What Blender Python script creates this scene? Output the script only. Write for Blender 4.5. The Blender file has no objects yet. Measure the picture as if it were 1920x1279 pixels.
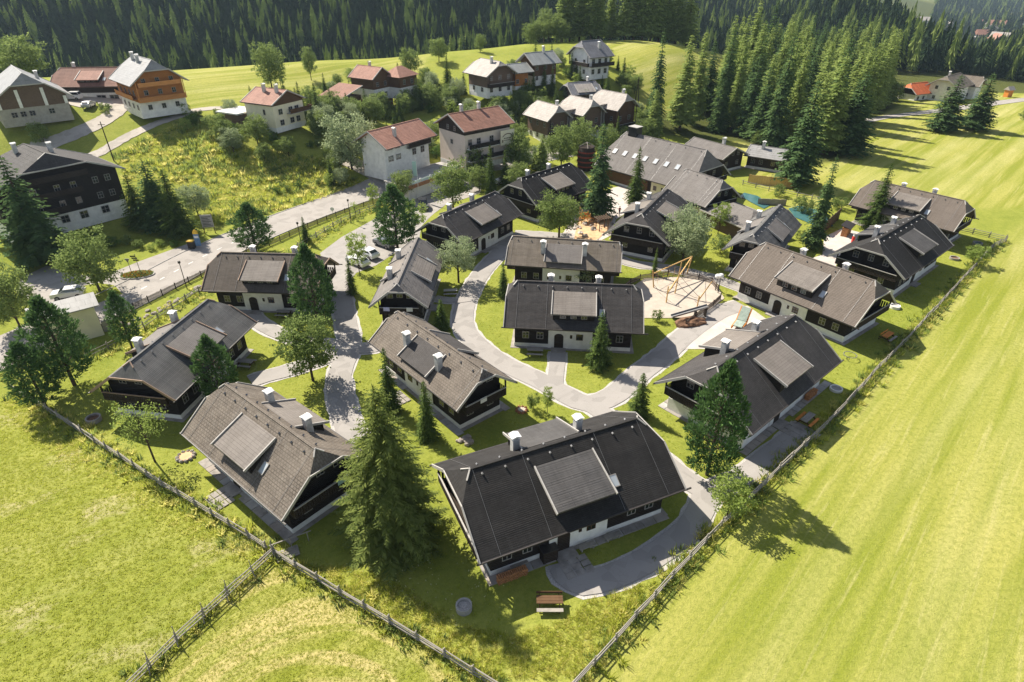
import bpy, bmesh, math, random
import numpy as np
from mathutils import Vector, Matrix
R=math.radians
S=bpy.context.scene
# ------------------------------------------------------------------ camera, sky, sun, exposure
cam=bpy.data.cameras.new('camera'); cam.sensor_width=36.; cam.lens=36.*1163.5/1920.; cam.clip_start=.5; cam.clip_end=9000.
camo=bpy.data.objects.new('camera',cam); S.collection.objects.link(camo)
camo.location=(0,0,42); camo.rotation_euler=(R(90-31.59),0,0); S.camera=camo
SUN_EL=45.5; SD=Vector((-.735,.70,0)).normalized()            # horizontal direction towards the sun
w=bpy.data.worlds.new('World'); S.world=w; w.use_nodes=True
nt=w.node_tree; bg=nt.nodes['Background']; sky=nt.nodes.new('ShaderNodeTexSky'); sky.sky_type='NISHITA'; sky.sun_disc=False
sky.sun_elevation=R(SUN_EL); sky.sun_rotation=math.atan2(SD.x,SD.y); sky.altitude=1200; sky.air_density=1.0; sky.dust_density=1.4
hs=nt.nodes.new('ShaderNodeHueSaturation'); hs.inputs['Saturation'].default_value=.62; nt.links.new(sky.outputs[0],hs.inputs['Color']); nt.links.new(hs.outputs[0],bg.inputs[0]); bg.inputs[1].default_value=.085
sl=bpy.data.lights.new('sun','SUN'); sl.energy=5.0; sl.angle=R(.55); sl.color=(1,.92,.79)
so=bpy.data.objects.new('sun',sl); S.collection.objects.link(so)
so.rotation_euler=(-(SD*math.cos(R(SUN_EL))+Vector((0,0,math.sin(R(SUN_EL)))))).to_track_quat('-Z','Y').to_euler()
S.view_settings.view_transform='Standard'; S.view_settings.look='None'; S.view_settings.gamma=1; S.view_settings.exposure=.95
S.cycles.max_bounces=6; S.cycles.diffuse_bounces=3; S.cycles.transmission_bounces=4; S.cycles.transparent_max_bounces=6; S.cycles.volume_bounces=0
S.cycles.denoising_prefilter='ACCURATE'; S.cycles.caustics_reflective=False; S.cycles.caustics_refractive=False
# ------------------------------------------------------------------ helpers
rnd=random.Random(7); C=S.collection
class MB:
    def __init__(s): s.v=[]; s.f=[]; s.m=[]; s.cm=0
    def poly(s,pts):
        n=len(s.v); s.v+=[tuple(p) for p in pts]; s.f.append(tuple(range(n,n+len(pts)))); s.m.append(s.cm); return s
    def prism(s,pts,d):                       # polygon swept by vector d
        d=Vector(d); a=[Vector(p) for p in pts]; b=[p+d for p in a]; n=len(s.v); k=len(a)
        s.v+=[tuple(p) for p in a+b]; s.f+= [tuple(range(n+k-1,n-1,-1)),tuple(range(n+k,n+2*k))]; s.m+=[s.cm]*2
        for i in range(k):
            j=(i+1)%k; s.f.append((n+i,n+j,n+k+j,n+k+i)); s.m.append(s.cm)
        return s
    def box(s,x0,x1,y0,y1,z0,z1): return s.prism([(x0,y0,z0),(x1,y0,z0),(x1,y1,z0),(x0,y1,z0)],(0,0,z1-z0))
    def beam(s,a,b,w,h,up=(0,0,1)):           # box section between two points
        a=Vector(a);b=Vector(b);d=(b-a); 
        if d.length<1e-6: return s
        t=d.normalized(); u=Vector(up); sd=t.cross(u)
        if sd.length<1e-4: sd=t.cross(Vector((1,0,0)))
        sd.normalize(); u=sd.cross(t).normalized()
        return s.prism([a-sd*w/2-u*h/2,a+sd*w/2-u*h/2,a+sd*w/2+u*h/2,a-sd*w/2+u*h/2],d)
    def tube(s,a,b,r0,r1=None,n=6):
        r1=r0 if r1 is None else r1
        a=Vector(a);b=Vector(b);t=(b-a)
        if t.length<1e-6: return s
        t.normalize(); u=t.orthogonal().normalized(); q=t.cross(u); k=len(s.v)
        for p,r in((a,r0),(b,r1)):
            for i in range(n):
                an=2*math.pi*i/n; s.v.append(tuple(p+(u*math.cos(an)+q*math.sin(an))*r))
        for i in range(n):
            j=(i+1)%n; s.f.append((k+i,k+j,k+n+j,k+n+i)); s.m.append(s.cm)
        s.f+=[tuple(range(k+n-1,k-1,-1)),tuple(range(k+n,k+2*n))]; s.m+=[s.cm]*2
        return s
    def ball(s,c,rx,ry,rz,nu=8,nv=5,jit=0,rg=None):
        k=len(s.v); rg=rg or rnd
        for i in range(nv+1):
            th=math.pi*i/nv
            for j in range(nu):
                ph=2*math.pi*j/nu; q=1+jit*(rg.random()-.5)
                s.v.append((c[0]+rx*q*math.sin(th)*math.cos(ph),c[1]+ry*q*math.sin(th)*math.sin(ph),c[2]+rz*q*math.cos(th)))
        for i in range(nv):
            for j in range(nu):
                a=k+i*nu+j;b=k+i*nu+(j+1)%nu; s.f.append((a,a+nu,b+nu,b)); s.m.append(s.cm)
        return s
    def ring(s,c,r0,r1,z0,z1,n=20):
        for i in range(n):
            a=2*math.pi*i/n;b=2*math.pi*(i+1)/n
            P=[(c[0]+r*math.cos(t),c[1]+r*math.sin(t)) for r in(r0,r1) for t in(a,b)]
            s.prism([(*P[0],z0),(*P[1],z0),(*P[3],z0),(*P[2],z0)],(0,0,z1-z0))
        return s
    def mesh(s,name):
        me=bpy.data.meshes.new(name); me.from_pydata(s.v,[],s.f); me.update()
        if any(s.m): me.polygons.foreach_set('material_index',s.m)
        return me
    def build(s,name,mat,parent=None,loc=None,rz=0): 
        return obj(name,s.mesh(name),mat,parent,loc,rz)
def obj(name,me,mat,parent=None,loc=None,rz=0,smooth=False):
    if mat is not None and not len(me.materials):
        for m in (mat if isinstance(mat,(list,tuple)) else [mat]): me.materials.append(M[m] if isinstance(m,str) else m)
    if smooth: me.polygons.foreach_set('use_smooth',[True]*len(me.polygons))
    o=bpy.data.objects.new(name,me); C.objects.link(o)
    if parent is not None: o.parent=parent
    if loc is not None: o.location=loc
    if rz: o.rotation_euler=(0,0,rz)
    return o
def tag(o,label,cat,group=None):
    o['label']=label; o['category']=cat
    if group: o['group']=group
    return o
def thing(name,label,cat,loc=(0,0,0),rz=0,group=None):
    o=bpy.data.objects.new(name,None); C.objects.link(o); o.empty_display_size=.3; o.location=loc; o.rotation_euler=(0,0,rz); return tag(o,label,cat,group)
def struct(o,kind='structure'): o['kind']=kind; return o
# ------------------------------------------------------------------ materials
M={}
class NT:
    def __init__(s,name):
        s.m=bpy.data.materials.new(name); s.m.use_nodes=True; s.t=s.m.node_tree; s.b=s.t.nodes['Principled BSDF']; s.out=s.t.nodes['Material Output']; M[name]=s.m
    def n(s,t,**k):
        o=s.t.nodes.new(t)
        for a,v in k.items():
            if a.startswith('i_'):
                key=a[2:]; key=int(key) if key.isdigit() else key
                if hasattr(v,'is_output') : s.t.links.new(v,o.inputs[key])
                else: o.inputs[key].default_value=v
            else: setattr(o,a,v)
        return o
    def l(s,a,b): s.t.links.new(a,b)
    def noise(s,vec,scale,detail=4,rough=.6):
        o=s.n('ShaderNodeTexNoise'); o.inputs['Scale'].default_value=scale; o.inputs['Detail'].default_value=detail; o.inputs['Roughness'].default_value=rough
        if vec is not None: s.l(vec,o.inputs['Vector'])
        return o.outputs['Fac']
    def ramp(s,fac,stops):
        o=s.n('ShaderNodeValToRGB'); s.l(fac,o.inputs[0]); e=o.color_ramp.elements
        while len(e)<len(stops): e.new(.5)
        for q,(p,c) in zip(e,stops): q.position=p; q.color=(c,c,c,1) if not isinstance(c,tuple) else (*c,1)
        return o.outputs[0]
    def mix(s,fac,a,b,mode='MIX'):
        o=s.n('ShaderNodeMix',data_type='RGBA',blend_type=mode)
        for key,v in((0,fac),(6,a),(7,b)):
            if hasattr(v,'is_output'): s.l(v,o.inputs[key])
            elif isinstance(v,tuple): o.inputs[key].default_value=(*v,1)
            else: o.inputs[key].default_value=v
        return o.outputs[2]
    def math(s,op,a,b=0.,c=None):
        o=s.n('ShaderNodeMath',operation=op)
        for i,v in enumerate((a,b,c)):
            if v is None: continue
            if hasattr(v,'is_output'): s.l(v,o.inputs[i])
            else: o.inputs[i].default_value=v
        return o.outputs[0]
    def coord(s,which='Object'): return s.n('ShaderNodeTexCoord').outputs[which]
    def pos(s): return s.n('ShaderNodeNewGeometry').outputs['Position']
    def map(s,vec,scale=(1,1,1),rot=(0,0,0),loc=(0,0,0)):
        o=s.n('ShaderNodeMapping'); s.l(vec,o.inputs[0]); o.inputs['Scale'].default_value=scale; o.inputs['Rotation'].default_value=rot; o.inputs['Location'].default_value=loc; return o.outputs[0]
    def rmap(s,vec,deg,scale):
        return s.map(s.map(vec,rot=(0,0,R(deg))),scale)
    def bump(s,h,strength=.3,dist=.05):
        o=s.n('ShaderNodeBump'); s.l(h,o.inputs['Height']); o.inputs['Strength'].default_value=strength; o.inputs['Distance'].default_value=dist; s.l(o.outputs[0],s.b.inputs['Normal'])
    def done(s,col,rough=.8,spec=.3,metal=0):
        if hasattr(col,'is_output'): s.l(col,s.b.inputs['Base Color'])
        else: s.b.inputs['Base Color'].default_value=(*col,1)
        s.b.inputs['Roughness'].default_value=rough; s.b.inputs['Specular IOR Level'].default_value=spec; s.b.inputs['Metallic'].default_value=metal
        return s.m
def simple(name,col,rough=.8,spec=.3,var=.25,scale=3.,metal=0,bump=0):
    t=NT(name); p=t.pos(); f=t.noise(p,scale,5)
    a=tuple(c*(1-var) for c in col); b=tuple(min(1,c*(1+var)) for c in col)
    if bump: t.bump(t.noise(p,scale*6,3),bump,.03)
    return t.done(t.mix(t.ramp(f,[(.3,0.),(.7,1.)]),a,b),rough,spec,metal)
def timber(name,a,b,logs=True,sc=1.):
    t=NT(name); o=t.coord(); wv=t.n('ShaderNodeTexWave',wave_type='BANDS',bands_direction='Z'); t.l(o,wv.inputs[0]); wv.inputs['Scale'].default_value=1.5*sc; wv.inputs['Distortion'].default_value=.25
    n1=t.noise(t.map(o,(1.2,1.2,9)),1.6,5,.7); n2=t.noise(o,.5,3)
    c=t.mix(t.ramp(n1,[(.3,0.),(.72,1.)]),a,b); c=t.mix(t.math('MULTIPLY',n2,.5),c,tuple(x*1.8 for x in b))
    if logs: c=t.mix(t.ramp(wv.outputs['Fac'],[(.0,.75),(.12,0.)]),c,tuple(x*.3 for x in a)); t.bump(wv.outputs['Fac'],.6,.06)
    return t.done(c,.85,.15)
def roofm(name,a,b,bw=.55,rh=.30,scal=False,blotch=.5,rough=.75,lichen=None,spec=.2,mort=.02):
    t=NT(name); o=t.coord()
    v=t.map(o,(1,1.28,0)); br=t.n('ShaderNodeTexBrick'); t.l(v,br.inputs['Vector']); br.inputs['Scale'].default_value=1.; br.inputs['Brick Width'].default_value=bw; br.inputs['Row Height'].default_value=rh
    br.inputs['Mortar Size'].default_value=mort; br.inputs['Mortar Smooth'].default_value=.4; br.inputs['Color1'].default_value=(*a,1); br.inputs['Color2'].default_value=(*b,1); br.inputs['Mortar'].default_value=(*[x*.35 for x in a],1); br.offset=.5
    n=t.noise(o,.55,6,.65); n2=t.noise(t.map(o,(2.2,.25,.25)),1.,4)
    c=t.mix(t.math('MULTIPLY',t.ramp(n,[(.35,0.),(.75,1.)]),blotch),br.outputs['Color'],tuple(x*1.75 for x in b))
    c=t.mix(t.math('MULTIPLY',t.ramp(n2,[(.42,0.),(.8,1.)]),.6),c,tuple(x*.5 for x in a)); c=t.mix(t.ramp(t.noise(o,3.2,5,.8),[(.58,0.),(.78,.5)]),c,tuple(min(1,x*1.9) for x in b)); c=t.mix(t.math('MULTIPLY',t.noise(t.map(o,(.12,.12,.12),loc=(7,3,1)),1.,3),.35),c,(b[0]*1.5,b[1]*1.38,b[2]*1.2))
    if lichen: c=t.mix(t.ramp(t.noise(o,1.7,6,.75),[(.56,0.),(.75,.7)]),c,lichen)
    t.bump(br.outputs['Fac'],.4,-.03); return t.done(c,rough,spec)
timber('timber_black',(.010,.0095,.010),(.030,.024,.021)); timber('timber_dark',(.016,.013,.012),(.045,.034,.027))
timber('timber_brown',(.055,.030,.016),(.12,.068,.036)); timber('timber_honey',(.22,.085,.025),(.38,.16,.05)); timber('timber_grey',(.13,.12,.105),(.30,.275,.24),False); timber('timber_new',(.42,.26,.10),(.58,.38,.16),False)
timber('timber_amber',(.34,.14,.045),(.48,.22,.08),False); timber('timber_barn',(.06,.042,.032),(.16,.11,.08),True,1.2)
simple('plaster',(.72,.71,.68),.9,.1,.13,1.1); simple('chimney_plaster',(.50,.49,.47),.9,.1,.3,1.6); simple('plaster_cream',(.74,.68,.50),.9,.1,.06,1.); simple('plaster_rose',(.66,.56,.48),.9,.1,.06,1.); simple('plaster_grey',(.33,.31,.28),.9,.1,.15,1.5); simple('plaster_red',(.20,.045,.035),.9,.1,.1)
roofm('roof_black',(.0175,.017,.0172),(.031,.0295,.0295),.6,.16); roofm('roof_slate',(.040,.038,.039),(.064,.060,.060),.5,.16); roofm('roof_brown',(.085,.072,.062),(.125,.106,.09),.7,.18,blotch=.45); roofm('roof_taupe',(.13,.11,.095),(.155,.132,.115),1.1,.2,blotch=.2)
roofm('roof_ribbed',(.085,.086,.088),(.13,.13,.13),9.,.17,mort=.03); roofm('roof_scale',(.10,.086,.074),(.165,.142,.12),.36,.28,lichen=(.24,.22,.19),mort=.045); roofm('roof_moss',(.12,.103,.086),(.165,.143,.12),.7,.18,lichen=(.20,.18,.10))
roofm('roof_grey',(.135,.125,.122),(.165,.155,.15),1.0,.2,blotch=.35); roofm('roof_tin',(.19,.19,.192),(.24,.24,.24),1.6,1.1,rough=.45,spec=.5); roofm('roof_white',(.27,.25,.235),(.33,.305,.285),1.2,.6,rough=.6); roofm('roof_red',(.24,.125,.095),(.33,.18,.14),.4,.35); roofm('roof_redbrown',(.19,.10,.075),(.24,.125,.095),.3,.33); roofm('roof_orange',(.46,.115,.045),(.56,.15,.06),.3,.3); roofm('roof_blue',(.12,.125,.145),(.165,.17,.19),.5,.4); roofm('roof_sheet',(.20,.215,.225),(.25,.265,.27),1.4,6.,rough=.5); roofm('roof_dormer',(.15,.135,.125),(.185,.168,.155),2.,.35,blotch=.25); roofm('roof_dormerdark',(.055,.055,.058),(.075,.073,.074),2.,.3,blotch=.5)
simple('trim',(.40,.38,.355),.6,.3,.12); simple('trim_brown',(.30,.21,.155),.7,.2,.15); simple('metal',(.26,.26,.265),.45,.5,.1,metal=.4); simple('gutter',(.035,.03,.03),.5,.4); simple('concrete',(.36,.345,.325),.9,.15,.18,1.,bump=.3); simple('stone',(.30,.275,.25),.9,.15,.3,1.2,bump=.5); simple('slab',(.33,.29,.255),.9,.15,.2,.8)
simple('white',(.70,.70,.69),.5,.4,.04); simple('black',(.012,.012,.013),.5,.4,.1); simple('rubber',(.018,.018,.018),.8,.2); simple('soil',(.17,.10,.065),.95,.05,.4,2.,bump=1.); simple('sandfine',(.44,.385,.325),.95,.05,.12,.8,bump=.4); simple('sandorange',(.58,.38,.22),.95,.05,.2,.8); simple('gravel',(.47,.445,.42),.95,.1,.35,9.,bump=1.); simple('paving',(.50,.45,.41),.9,.1,.14,.6); simple('bark',(.085,.062,.048),.95,.05,.4,4.,bump=.8); simple('barkpale',(.20,.17,.14),.95,.05,.35,4.); simple('rust',(.33,.16,.09),.8,.2,.2); simple('red',(.5,.035,.03),.6,.3); simple('teal',(.34,.50,.47),.7,.2,.05); simple('yellow',(.75,.48,.05),.6,.3); simple('blue',(.10,.20,.36),.6,.3); simple('orange',(.62,.23,.05),.7,.2,.2); simple('skin',(.55,.34,.25),.6,.3); simple('cloth_red',(.32,.07,.06),.9,.1); simple('cloth_dark',(.03,.035,.05),.9,.1); simple('towel',(.50,.50,.72),.9,.1); simple('firewood',(.42,.20,.09),.9,.1,.5,7.); simple('hedge_gold',(.45,.18,.05),.9,.1,.5,3.)
def asphalt(name,a,b,sc=1.):
    t=NT(name); p=t.pos(); c=t.mix(t.ramp(t.noise(p,.22,6,.65),[(.3,0.),(.7,1.)]),a,b); c=t.mix(t.math('MULTIPLY',t.noise(p,14.,2),.3),c,tuple(x*.6 for x in a))
    vo=t.n('ShaderNodeTexVoronoi',feature='F1'); t.l(t.map(p,(.16,.16,.16)),vo.inputs['Vector']); c=t.mix(t.ramp(vo.outputs['Color'],[(.62,0.),(.66,.45)]),c,tuple(x*.74 for x in a))
    cr=t.n('ShaderNodeTexVoronoi',feature='DISTANCE_TO_EDGE'); t.l(t.map(p,(.42,.42,.42)),cr.inputs['Vector']); n=t.noise(p,.5,4); c=t.mix(t.math('MULTIPLY',t.ramp(cr.outputs['Distance'],[(.0,.6),(.022,0.)]),t.ramp(n,[(.5,0.),(.6,1.)])),c,tuple(x*.5 for x in a))
    c=t.mix(t.ramp(t.noise(t.rmap(p,-40,(.06,.5,1)),1.,5),[(.55,0.),(.75,.55)]),c,tuple(x*.72 for x in a)); t.bump(t.noise(p,22.,2),.25,.01); return t.done(c,.92,.15)
asphalt('asphalt',(.33,.305,.28),(.39,.362,.335)); asphalt('pathway',(.33,.31,.29),(.38,.355,.335)); asphalt('lane_gravel',(.42,.38,.33),(.52,.475,.42))
t=NT('glass'); t.done((.018,.022,.028),.07,.8)
t=NT('carglass'); t.done((.012,.016,.02),.05,.9)
for nm,c in(('car_silver',(.52,.53,.54)),('car_white',(.78,.78,.77)),('car_black',(.018,.019,.022)),('car_grey',(.12,.13,.14))):
    t=NT(nm); t.done(c,.28,.6,.25 if nm=='car_silver' else 0); t.b.inputs['Coat Weight'].default_value=.6
t=NT('water'); p=t.pos(); t.bump(t.noise(p,2.5,3),.15,.05); t.done(t.mix(t.noise(p,.4,3),(.035,.11,.115),(.08,.19,.20)),.06,.6)
t=NT('skylight_glass'); t.done((.42,.46,.50),.12,.7)  # light grey pane colour stands in for the sky reflected in the skylights
t=NT('milk_glass'); t.done((.72,.86,.86),.1,.6)
def leaf(name,a,b,tr=.35,hue=.0):
    t=NT(name); t.t.nodes.remove(t.b); g=t.n('ShaderNodeNewGeometry'); oi=t.n('ShaderNodeObjectInfo')
    f=t.math('ADD',t.math('MULTIPLY',g.outputs['Random Per Island'],.75),t.math('MULTIPLY',oi.outputs['Random'],.35))
    c=t.mix(f,a,b); d=t.n('ShaderNodeBsdfDiffuse'); t.l(c,d.inputs[0]); q=t.n('ShaderNodeBsdfTranslucent'); t.l(t.mix(.5,c,tuple(min(1,x*1.5) for x in b)),q.inputs[0])
    m=t.n('ShaderNodeMixShader'); m.inputs[0].default_value=tr; t.l(d.outputs[0],m.inputs[1]); t.l(q.outputs[0],m.inputs[2]); t.l(m.outputs[0],t.out.inputs[0]); return t.m
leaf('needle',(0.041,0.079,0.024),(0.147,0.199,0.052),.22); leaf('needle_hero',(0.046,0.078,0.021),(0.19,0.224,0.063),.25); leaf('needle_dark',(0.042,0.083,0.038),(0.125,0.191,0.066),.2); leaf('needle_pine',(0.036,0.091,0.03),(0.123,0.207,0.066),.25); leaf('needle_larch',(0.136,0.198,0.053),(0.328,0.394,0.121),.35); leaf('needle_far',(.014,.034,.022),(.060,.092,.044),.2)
leaf('leaf_green',(0.069,0.118,0.029),(0.241,0.302,0.099),.4); leaf('leaf_light',(0.122,0.187,0.034),(0.316,0.389,0.108),.45); leaf('leaf_silver',(0.143,0.194,0.094),(0.372,0.429,0.243),.35); leaf('leaf_dark',(0.036,0.081,0.018),(0.117,0.195,0.047),.35); leaf('grass_blade',(.22,.28,.030),(.46,.48,.085),.5); leaf('grass_dry',(.42,.40,.08),(.68,.62,.22),.5); leaf('flower',(.75,.75,.6),(.9,.85,.4),.3); leaf('flower_red',(.30,.03,.015),(.45,.22,.02),.3)
# ------------------------------------------------------------------ survey tables (metres)
CTRL=np.array([(-60.0,10.0,0.0),(-60.0,24.0,0.0),(-60.0,38.0,0.0),(-60.0,52.0,0.0),(-60.0,66.0,0.0),(-46.0,10.0,0.0),(-46.0,24.0,0.0),(-46.0,38.0,0.0),(-46.0,52.0,0.0),(-46.0,66.0,0.0),(-46.0,80.0,0.0),(-46.0,94.0,0.0),(-46.0,108.0,0.0),(-32.0,10.0,0.0),(-32.0,24.0,0.0),(-32.0,38.0,0.0),(-32.0,52.0,0.0),(-32.0,66.0,0.0),(-32.0,80.0,0.0),(-32.0,94.0,0.0),(-32.0,108.0,0.0),(-18.0,10.0,0.0),(-18.0,24.0,0.0),(-18.0,38.0,0.0),(-18.0,52.0,0.0),(-18.0,66.0,0.0),(-18.0,80.0,0.0),(-18.0,94.0,0.0),(-18.0,108.0,0.0),(-4.0,10.0,0.0),(-4.0,24.0,0.0),(-4.0,38.0,0.0),(-4.0,52.0,0.0),(-4.0,66.0,0.0),(-4.0,80.0,0.0),(-4.0,94.0,0.0),(-4.0,108.0,0.0),(10.0,10.0,0.0),(10.0,24.0,0.0),(10.0,38.0,0.0),(10.0,52.0,0.0),(10.0,66.0,0.0),(10.0,80.0,0.0),(10.0,94.0,0.0),(10.0,108.0,0.0),(24.0,10.0,0.0),(24.0,24.0,0.0),(24.0,38.0,0.0),(24.0,52.0,0.0),(24.0,66.0,0.0),(24.0,80.0,0.0),(24.0,94.0,0.0),(24.0,108.0,0.0),(38.0,10.0,0.0),(38.0,24.0,0.0),(38.0,38.0,0.0),(38.0,52.0,0.0),(38.0,66.0,0.0),(38.0,80.0,0.0),(38.0,94.0,0.0),(38.0,108.0,0.0),(52.0,10.0,0.0),(52.0,24.0,0.0),(52.0,38.0,0.0),(52.0,52.0,0.0),(52.0,66.0,0.0),(52.0,80.0,0.0),(52.0,94.0,0.0),(52.0,108.0,0.0),(66.0,10.0,0.0),(66.0,24.0,0.0),(66.0,38.0,0.0),(66.0,52.0,0.0),(66.0,66.0,0.0),(66.0,80.0,0.0),(66.0,94.0,0.0),(66.0,108.0,0.0),(80.0,10.0,0.0),(80.0,24.0,0.0),(80.0,38.0,0.0),(80.0,52.0,0.0),(80.0,66.0,0.0),(80.0,80.0,0.0),(80.0,94.0,0.0),(80.0,108.0,0.0),(94.0,10.0,0.0),(94.0,24.0,0.0),(94.0,38.0,0.0),(94.0,52.0,0.0),(94.0,66.0,0.0),(94.0,80.0,0.0),(94.0,94.0,0.0),(94.0,108.0,0.0),(108.0,10.0,0.0),(108.0,24.0,0.0),(108.0,38.0,0.0),(108.0,52.0,0.0),(108.0,66.0,0.0),(108.0,80.0,0.0),(108.0,94.0,0.0),(108.0,108.0,0.0),(122.0,10.0,0.0),(122.0,24.0,0.0),(122.0,38.0,0.0),(122.0,52.0,0.0),(122.0,66.0,0.0),(122.0,80.0,0.0),(122.0,94.0,0.0),(122.0,108.0,0.0),(-64.2,65.6,0.0),(-62.3,69.3,0.0),(-59.4,74.4,0.0),(-56.6,80.1,0.0),(-54.1,86.2,0.0),(-51.0,94.2,0.0),(-47.1,102.9,0.0),(-40.7,113.3,0.0),(-33.7,122.8,0.0),(-27.5,130.4,0.0),(-20.2,136.8,0.0),(-12.4,143.4,0.0),(-1.3,150.9,0.0),(-59.5,58.8,0.0),(-68.8,83.5,0.0),(-62.5,54.7,0.0),(-74.4,73.8,0.0),(80.0,130.0,0.0),(100.0,130.0,0.0),(120.0,140.0,0.0),(80.0,150.0,0.0),(110.0,160.0,0.0),(60.0,135.0,0.0),(140.0,110.0,0.0),(160.0,140.0,0.0),(45.0,135.0,0.0),(30.0,130.0,0.0),(15.0,135.0,0.0),(180.0,100.0,0.0),(200.0,140.0,0.0),(-70.0,40.0,0.0),(-85.0,30.0,0.0),(-90.0,10.0,0.0),(-60.0,10.0,0.0),(-120.0,30.0,0.0),(70.0,170.0,0.0),(100.0,185.0,0.0),(130.0,200.0,-0.5),(165.0,200.0,-1.5),(150.0,247.0,-3.0),(190.0,240.0,-3.0),(100.0,230.0,-2.0),(60.0,190.0,0.0),(75.0,215.0,-1.0),(-83.1,107.4,2.0),(-87.7,108.8,2.5),(-74.6,109.6,2.2),(-64.7,120.7,2.6),(-76.2,136.1,7.0),(-89.1,147.1,10.2),(-105.2,143.0,12.0),(-97.8,152.7,12.0),(-88.0,161.0,12.0),(-72.5,157.8,11.0),(-56.7,144.9,9.5),(-42.7,138.7,4.0),(-45.8,131.8,1.9),(-60.0,135.6,6.0),(-37.8,136.7,2.2),(-40.2,154.9,6.0),(-36.5,186.0,6.2),(-25.0,138.0,2.4),(-8.9,149.1,2.4),(-1.3,153.7,1.2),(5.4,157.7,0.8),(13.5,158.4,0.6),(20.2,179.6,1.0),(6.1,187.0,6.0),(-3.2,197.7,10.0),(-17.2,192.0,8.0),(24.6,206.0,12.5),(37.8,193.5,7.0),(35.8,179.4,2.5),(51.2,180.5,0.8),(29.8,178.2,0.6),(-105.5,126.7,4.0),(-112.8,125.0,4.5),(-121.3,143.4,11.0),(-24.2,183.6,4.5),(-86.5,172.7,13.0),(-58.7,204.3,12.0),(-27.6,217.2,12.5),(7.5,237.9,14.0),(35.2,236.6,15.5),(53.7,236.6,15.5),(87.0,249.7,9.0),(59.2,217.1,8.5),(47.4,200.3,5.0),(108.6,259.5,0.0),(75.8,210.4,1.5),(69.6,180.8,0.0),(95.7,195.6,-0.3),(-92.6,186.9,14.0),(-61.0,214.2,14.0),(-20.2,233.6,15.0),(7.6,242.9,16.0),(36.5,246.4,16.5),(67.7,254.9,14.0),(-117.8,181.4,14.0),(-130.9,169.1,14.0),(-142.5,158.2,14.0),(-260.0,300.0,-6.0),(-180.0,285.0,-6.0),(-100.0,290.0,-7.0),(-40.0,300.0,-7.0),(10.0,330.0,-5.0),(60.0,350.0,-3.0),(100.0,330.0,-2.0),(-260.0,330.0,-12.0),(-180.0,330.0,-12.0),(-100.0,335.0,-12.0),(-30.0,345.0,-11.0),(30.0,380.0,-9.0),(-320.0,420.0,14.0),(-220.0,420.0,12.0),(-120.0,420.0,10.0),(-40.0,430.0,8.0),(30.0,450.0,2.0),(80.0,470.0,-6.0),(-400.0,400.0,20.0),(-350.0,520.0,40.0),(-220.0,520.0,38.0),(-100.0,520.0,36.0),(0.0,540.0,32.0),(70.0,560.0,16.0),(-500.0,520.0,40.0),(-300.0,800.0,48.0),(-100.0,800.0,48.0),(60.0,800.0,46.0),(-600.0,800.0,48.0),(140.0,420.0,-16.0),(190.0,430.0,-18.0),(150.0,600.0,-14.0),(230.0,600.0,-18.0),(180.0,800.0,20.0),(240.0,900.0,6.0),(330.0,900.0,0.0),(420.0,900.0,-6.0),(180.0,1000.0,46.0),(300.0,1100.0,40.0),(450.0,1200.0,25.0),(130.0,300.0,-3.0),(180.0,300.0,-6.0),(205.0,330.0,-6.0),(222.0,380.0,-3.0),(246.0,440.0,1.0),(280.0,520.0,3.0),(250.0,330.0,-10.0),(250.0,600.0,-10.0),(300.0,640.0,-8.0),(258.0,390.0,-18.0),(285.0,440.0,-28.0),(330.0,520.0,-40.0),(390.0,620.0,-50.0),(480.0,700.0,-58.0),(560.0,800.0,-62.0),(650.0,1000.0,-66.0),(760.0,1150.0,-64.0),(240.0,270.0,-6.0),(275.0,320.0,-12.0),(290.0,400.0,-15.0),(304.0,400.0,-11.0),(345.0,470.0,-20.0),(400.0,520.0,-12.0),(470.0,600.0,-12.0),(570.0,700.0,-14.0),(350.0,380.0,-2.0),(450.0,470.0,2.0),(560.0,560.0,4.0),(700.0,700.0,6.0),(900.0,900.0,20.0),(1000.0,1500.0,-80.0),(1200.0,1500.0,-70.0),(800.0,1400.0,-75.0),(1500.0,2200.0,-90.0),(1900.0,2300.0,-80.0),(1300.0,2300.0,-80.0),(1700.0,3000.0,-20.0),(2300.0,3000.0,10.0),(1400.0,3000.0,0.0),(900.0,2000.0,0.0),(600.0,1700.0,40.0),(2800.0,4200.0,48.0),(1800.0,4200.0,48.0),(1000.0,4000.0,48.0),(0.0,3000.0,48.0),(-1500.0,2500.0,48.0),(3600.0,3000.0,40.0),(1500.0,1200.0,30.0),(-900.0,300.0,40.0),(-700.0,0.0,20.0),(500.0,0.0,-6.0),(600.0,200.0,-8.0),(900.0,400.0,6.0),(400.0,200.0,-6.0),(300.0,180.0,-3.0),(300.0,0.0,-2.0),(0.0,-120.0,-2.0),(-300.0,-120.0,0.0),(300.0,-120.0,-4.0),(260.0,100.0,-1.0)],float)
def _tps_fit(C):
    n=len(C);P=C[:,:2]/100.;d=np.hypot(P[:,None,0]-P[None,:,0],P[:,None,1]-P[None,:,1])
    K=np.where(d>0,d*d*np.log(d+1e-12),0.)+np.eye(n)*.002
    A=np.zeros((n+3,n+3));A[:n,:n]=K;A[:n,n]=1;A[:n,n+1:]=P;A[n,:n]=1;A[n+1:,:n]=P.T
    b=np.zeros(n+3);b[:n]=C[:,2];return np.linalg.solve(A,b)
_TW=_tps_fit(CTRL)
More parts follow.
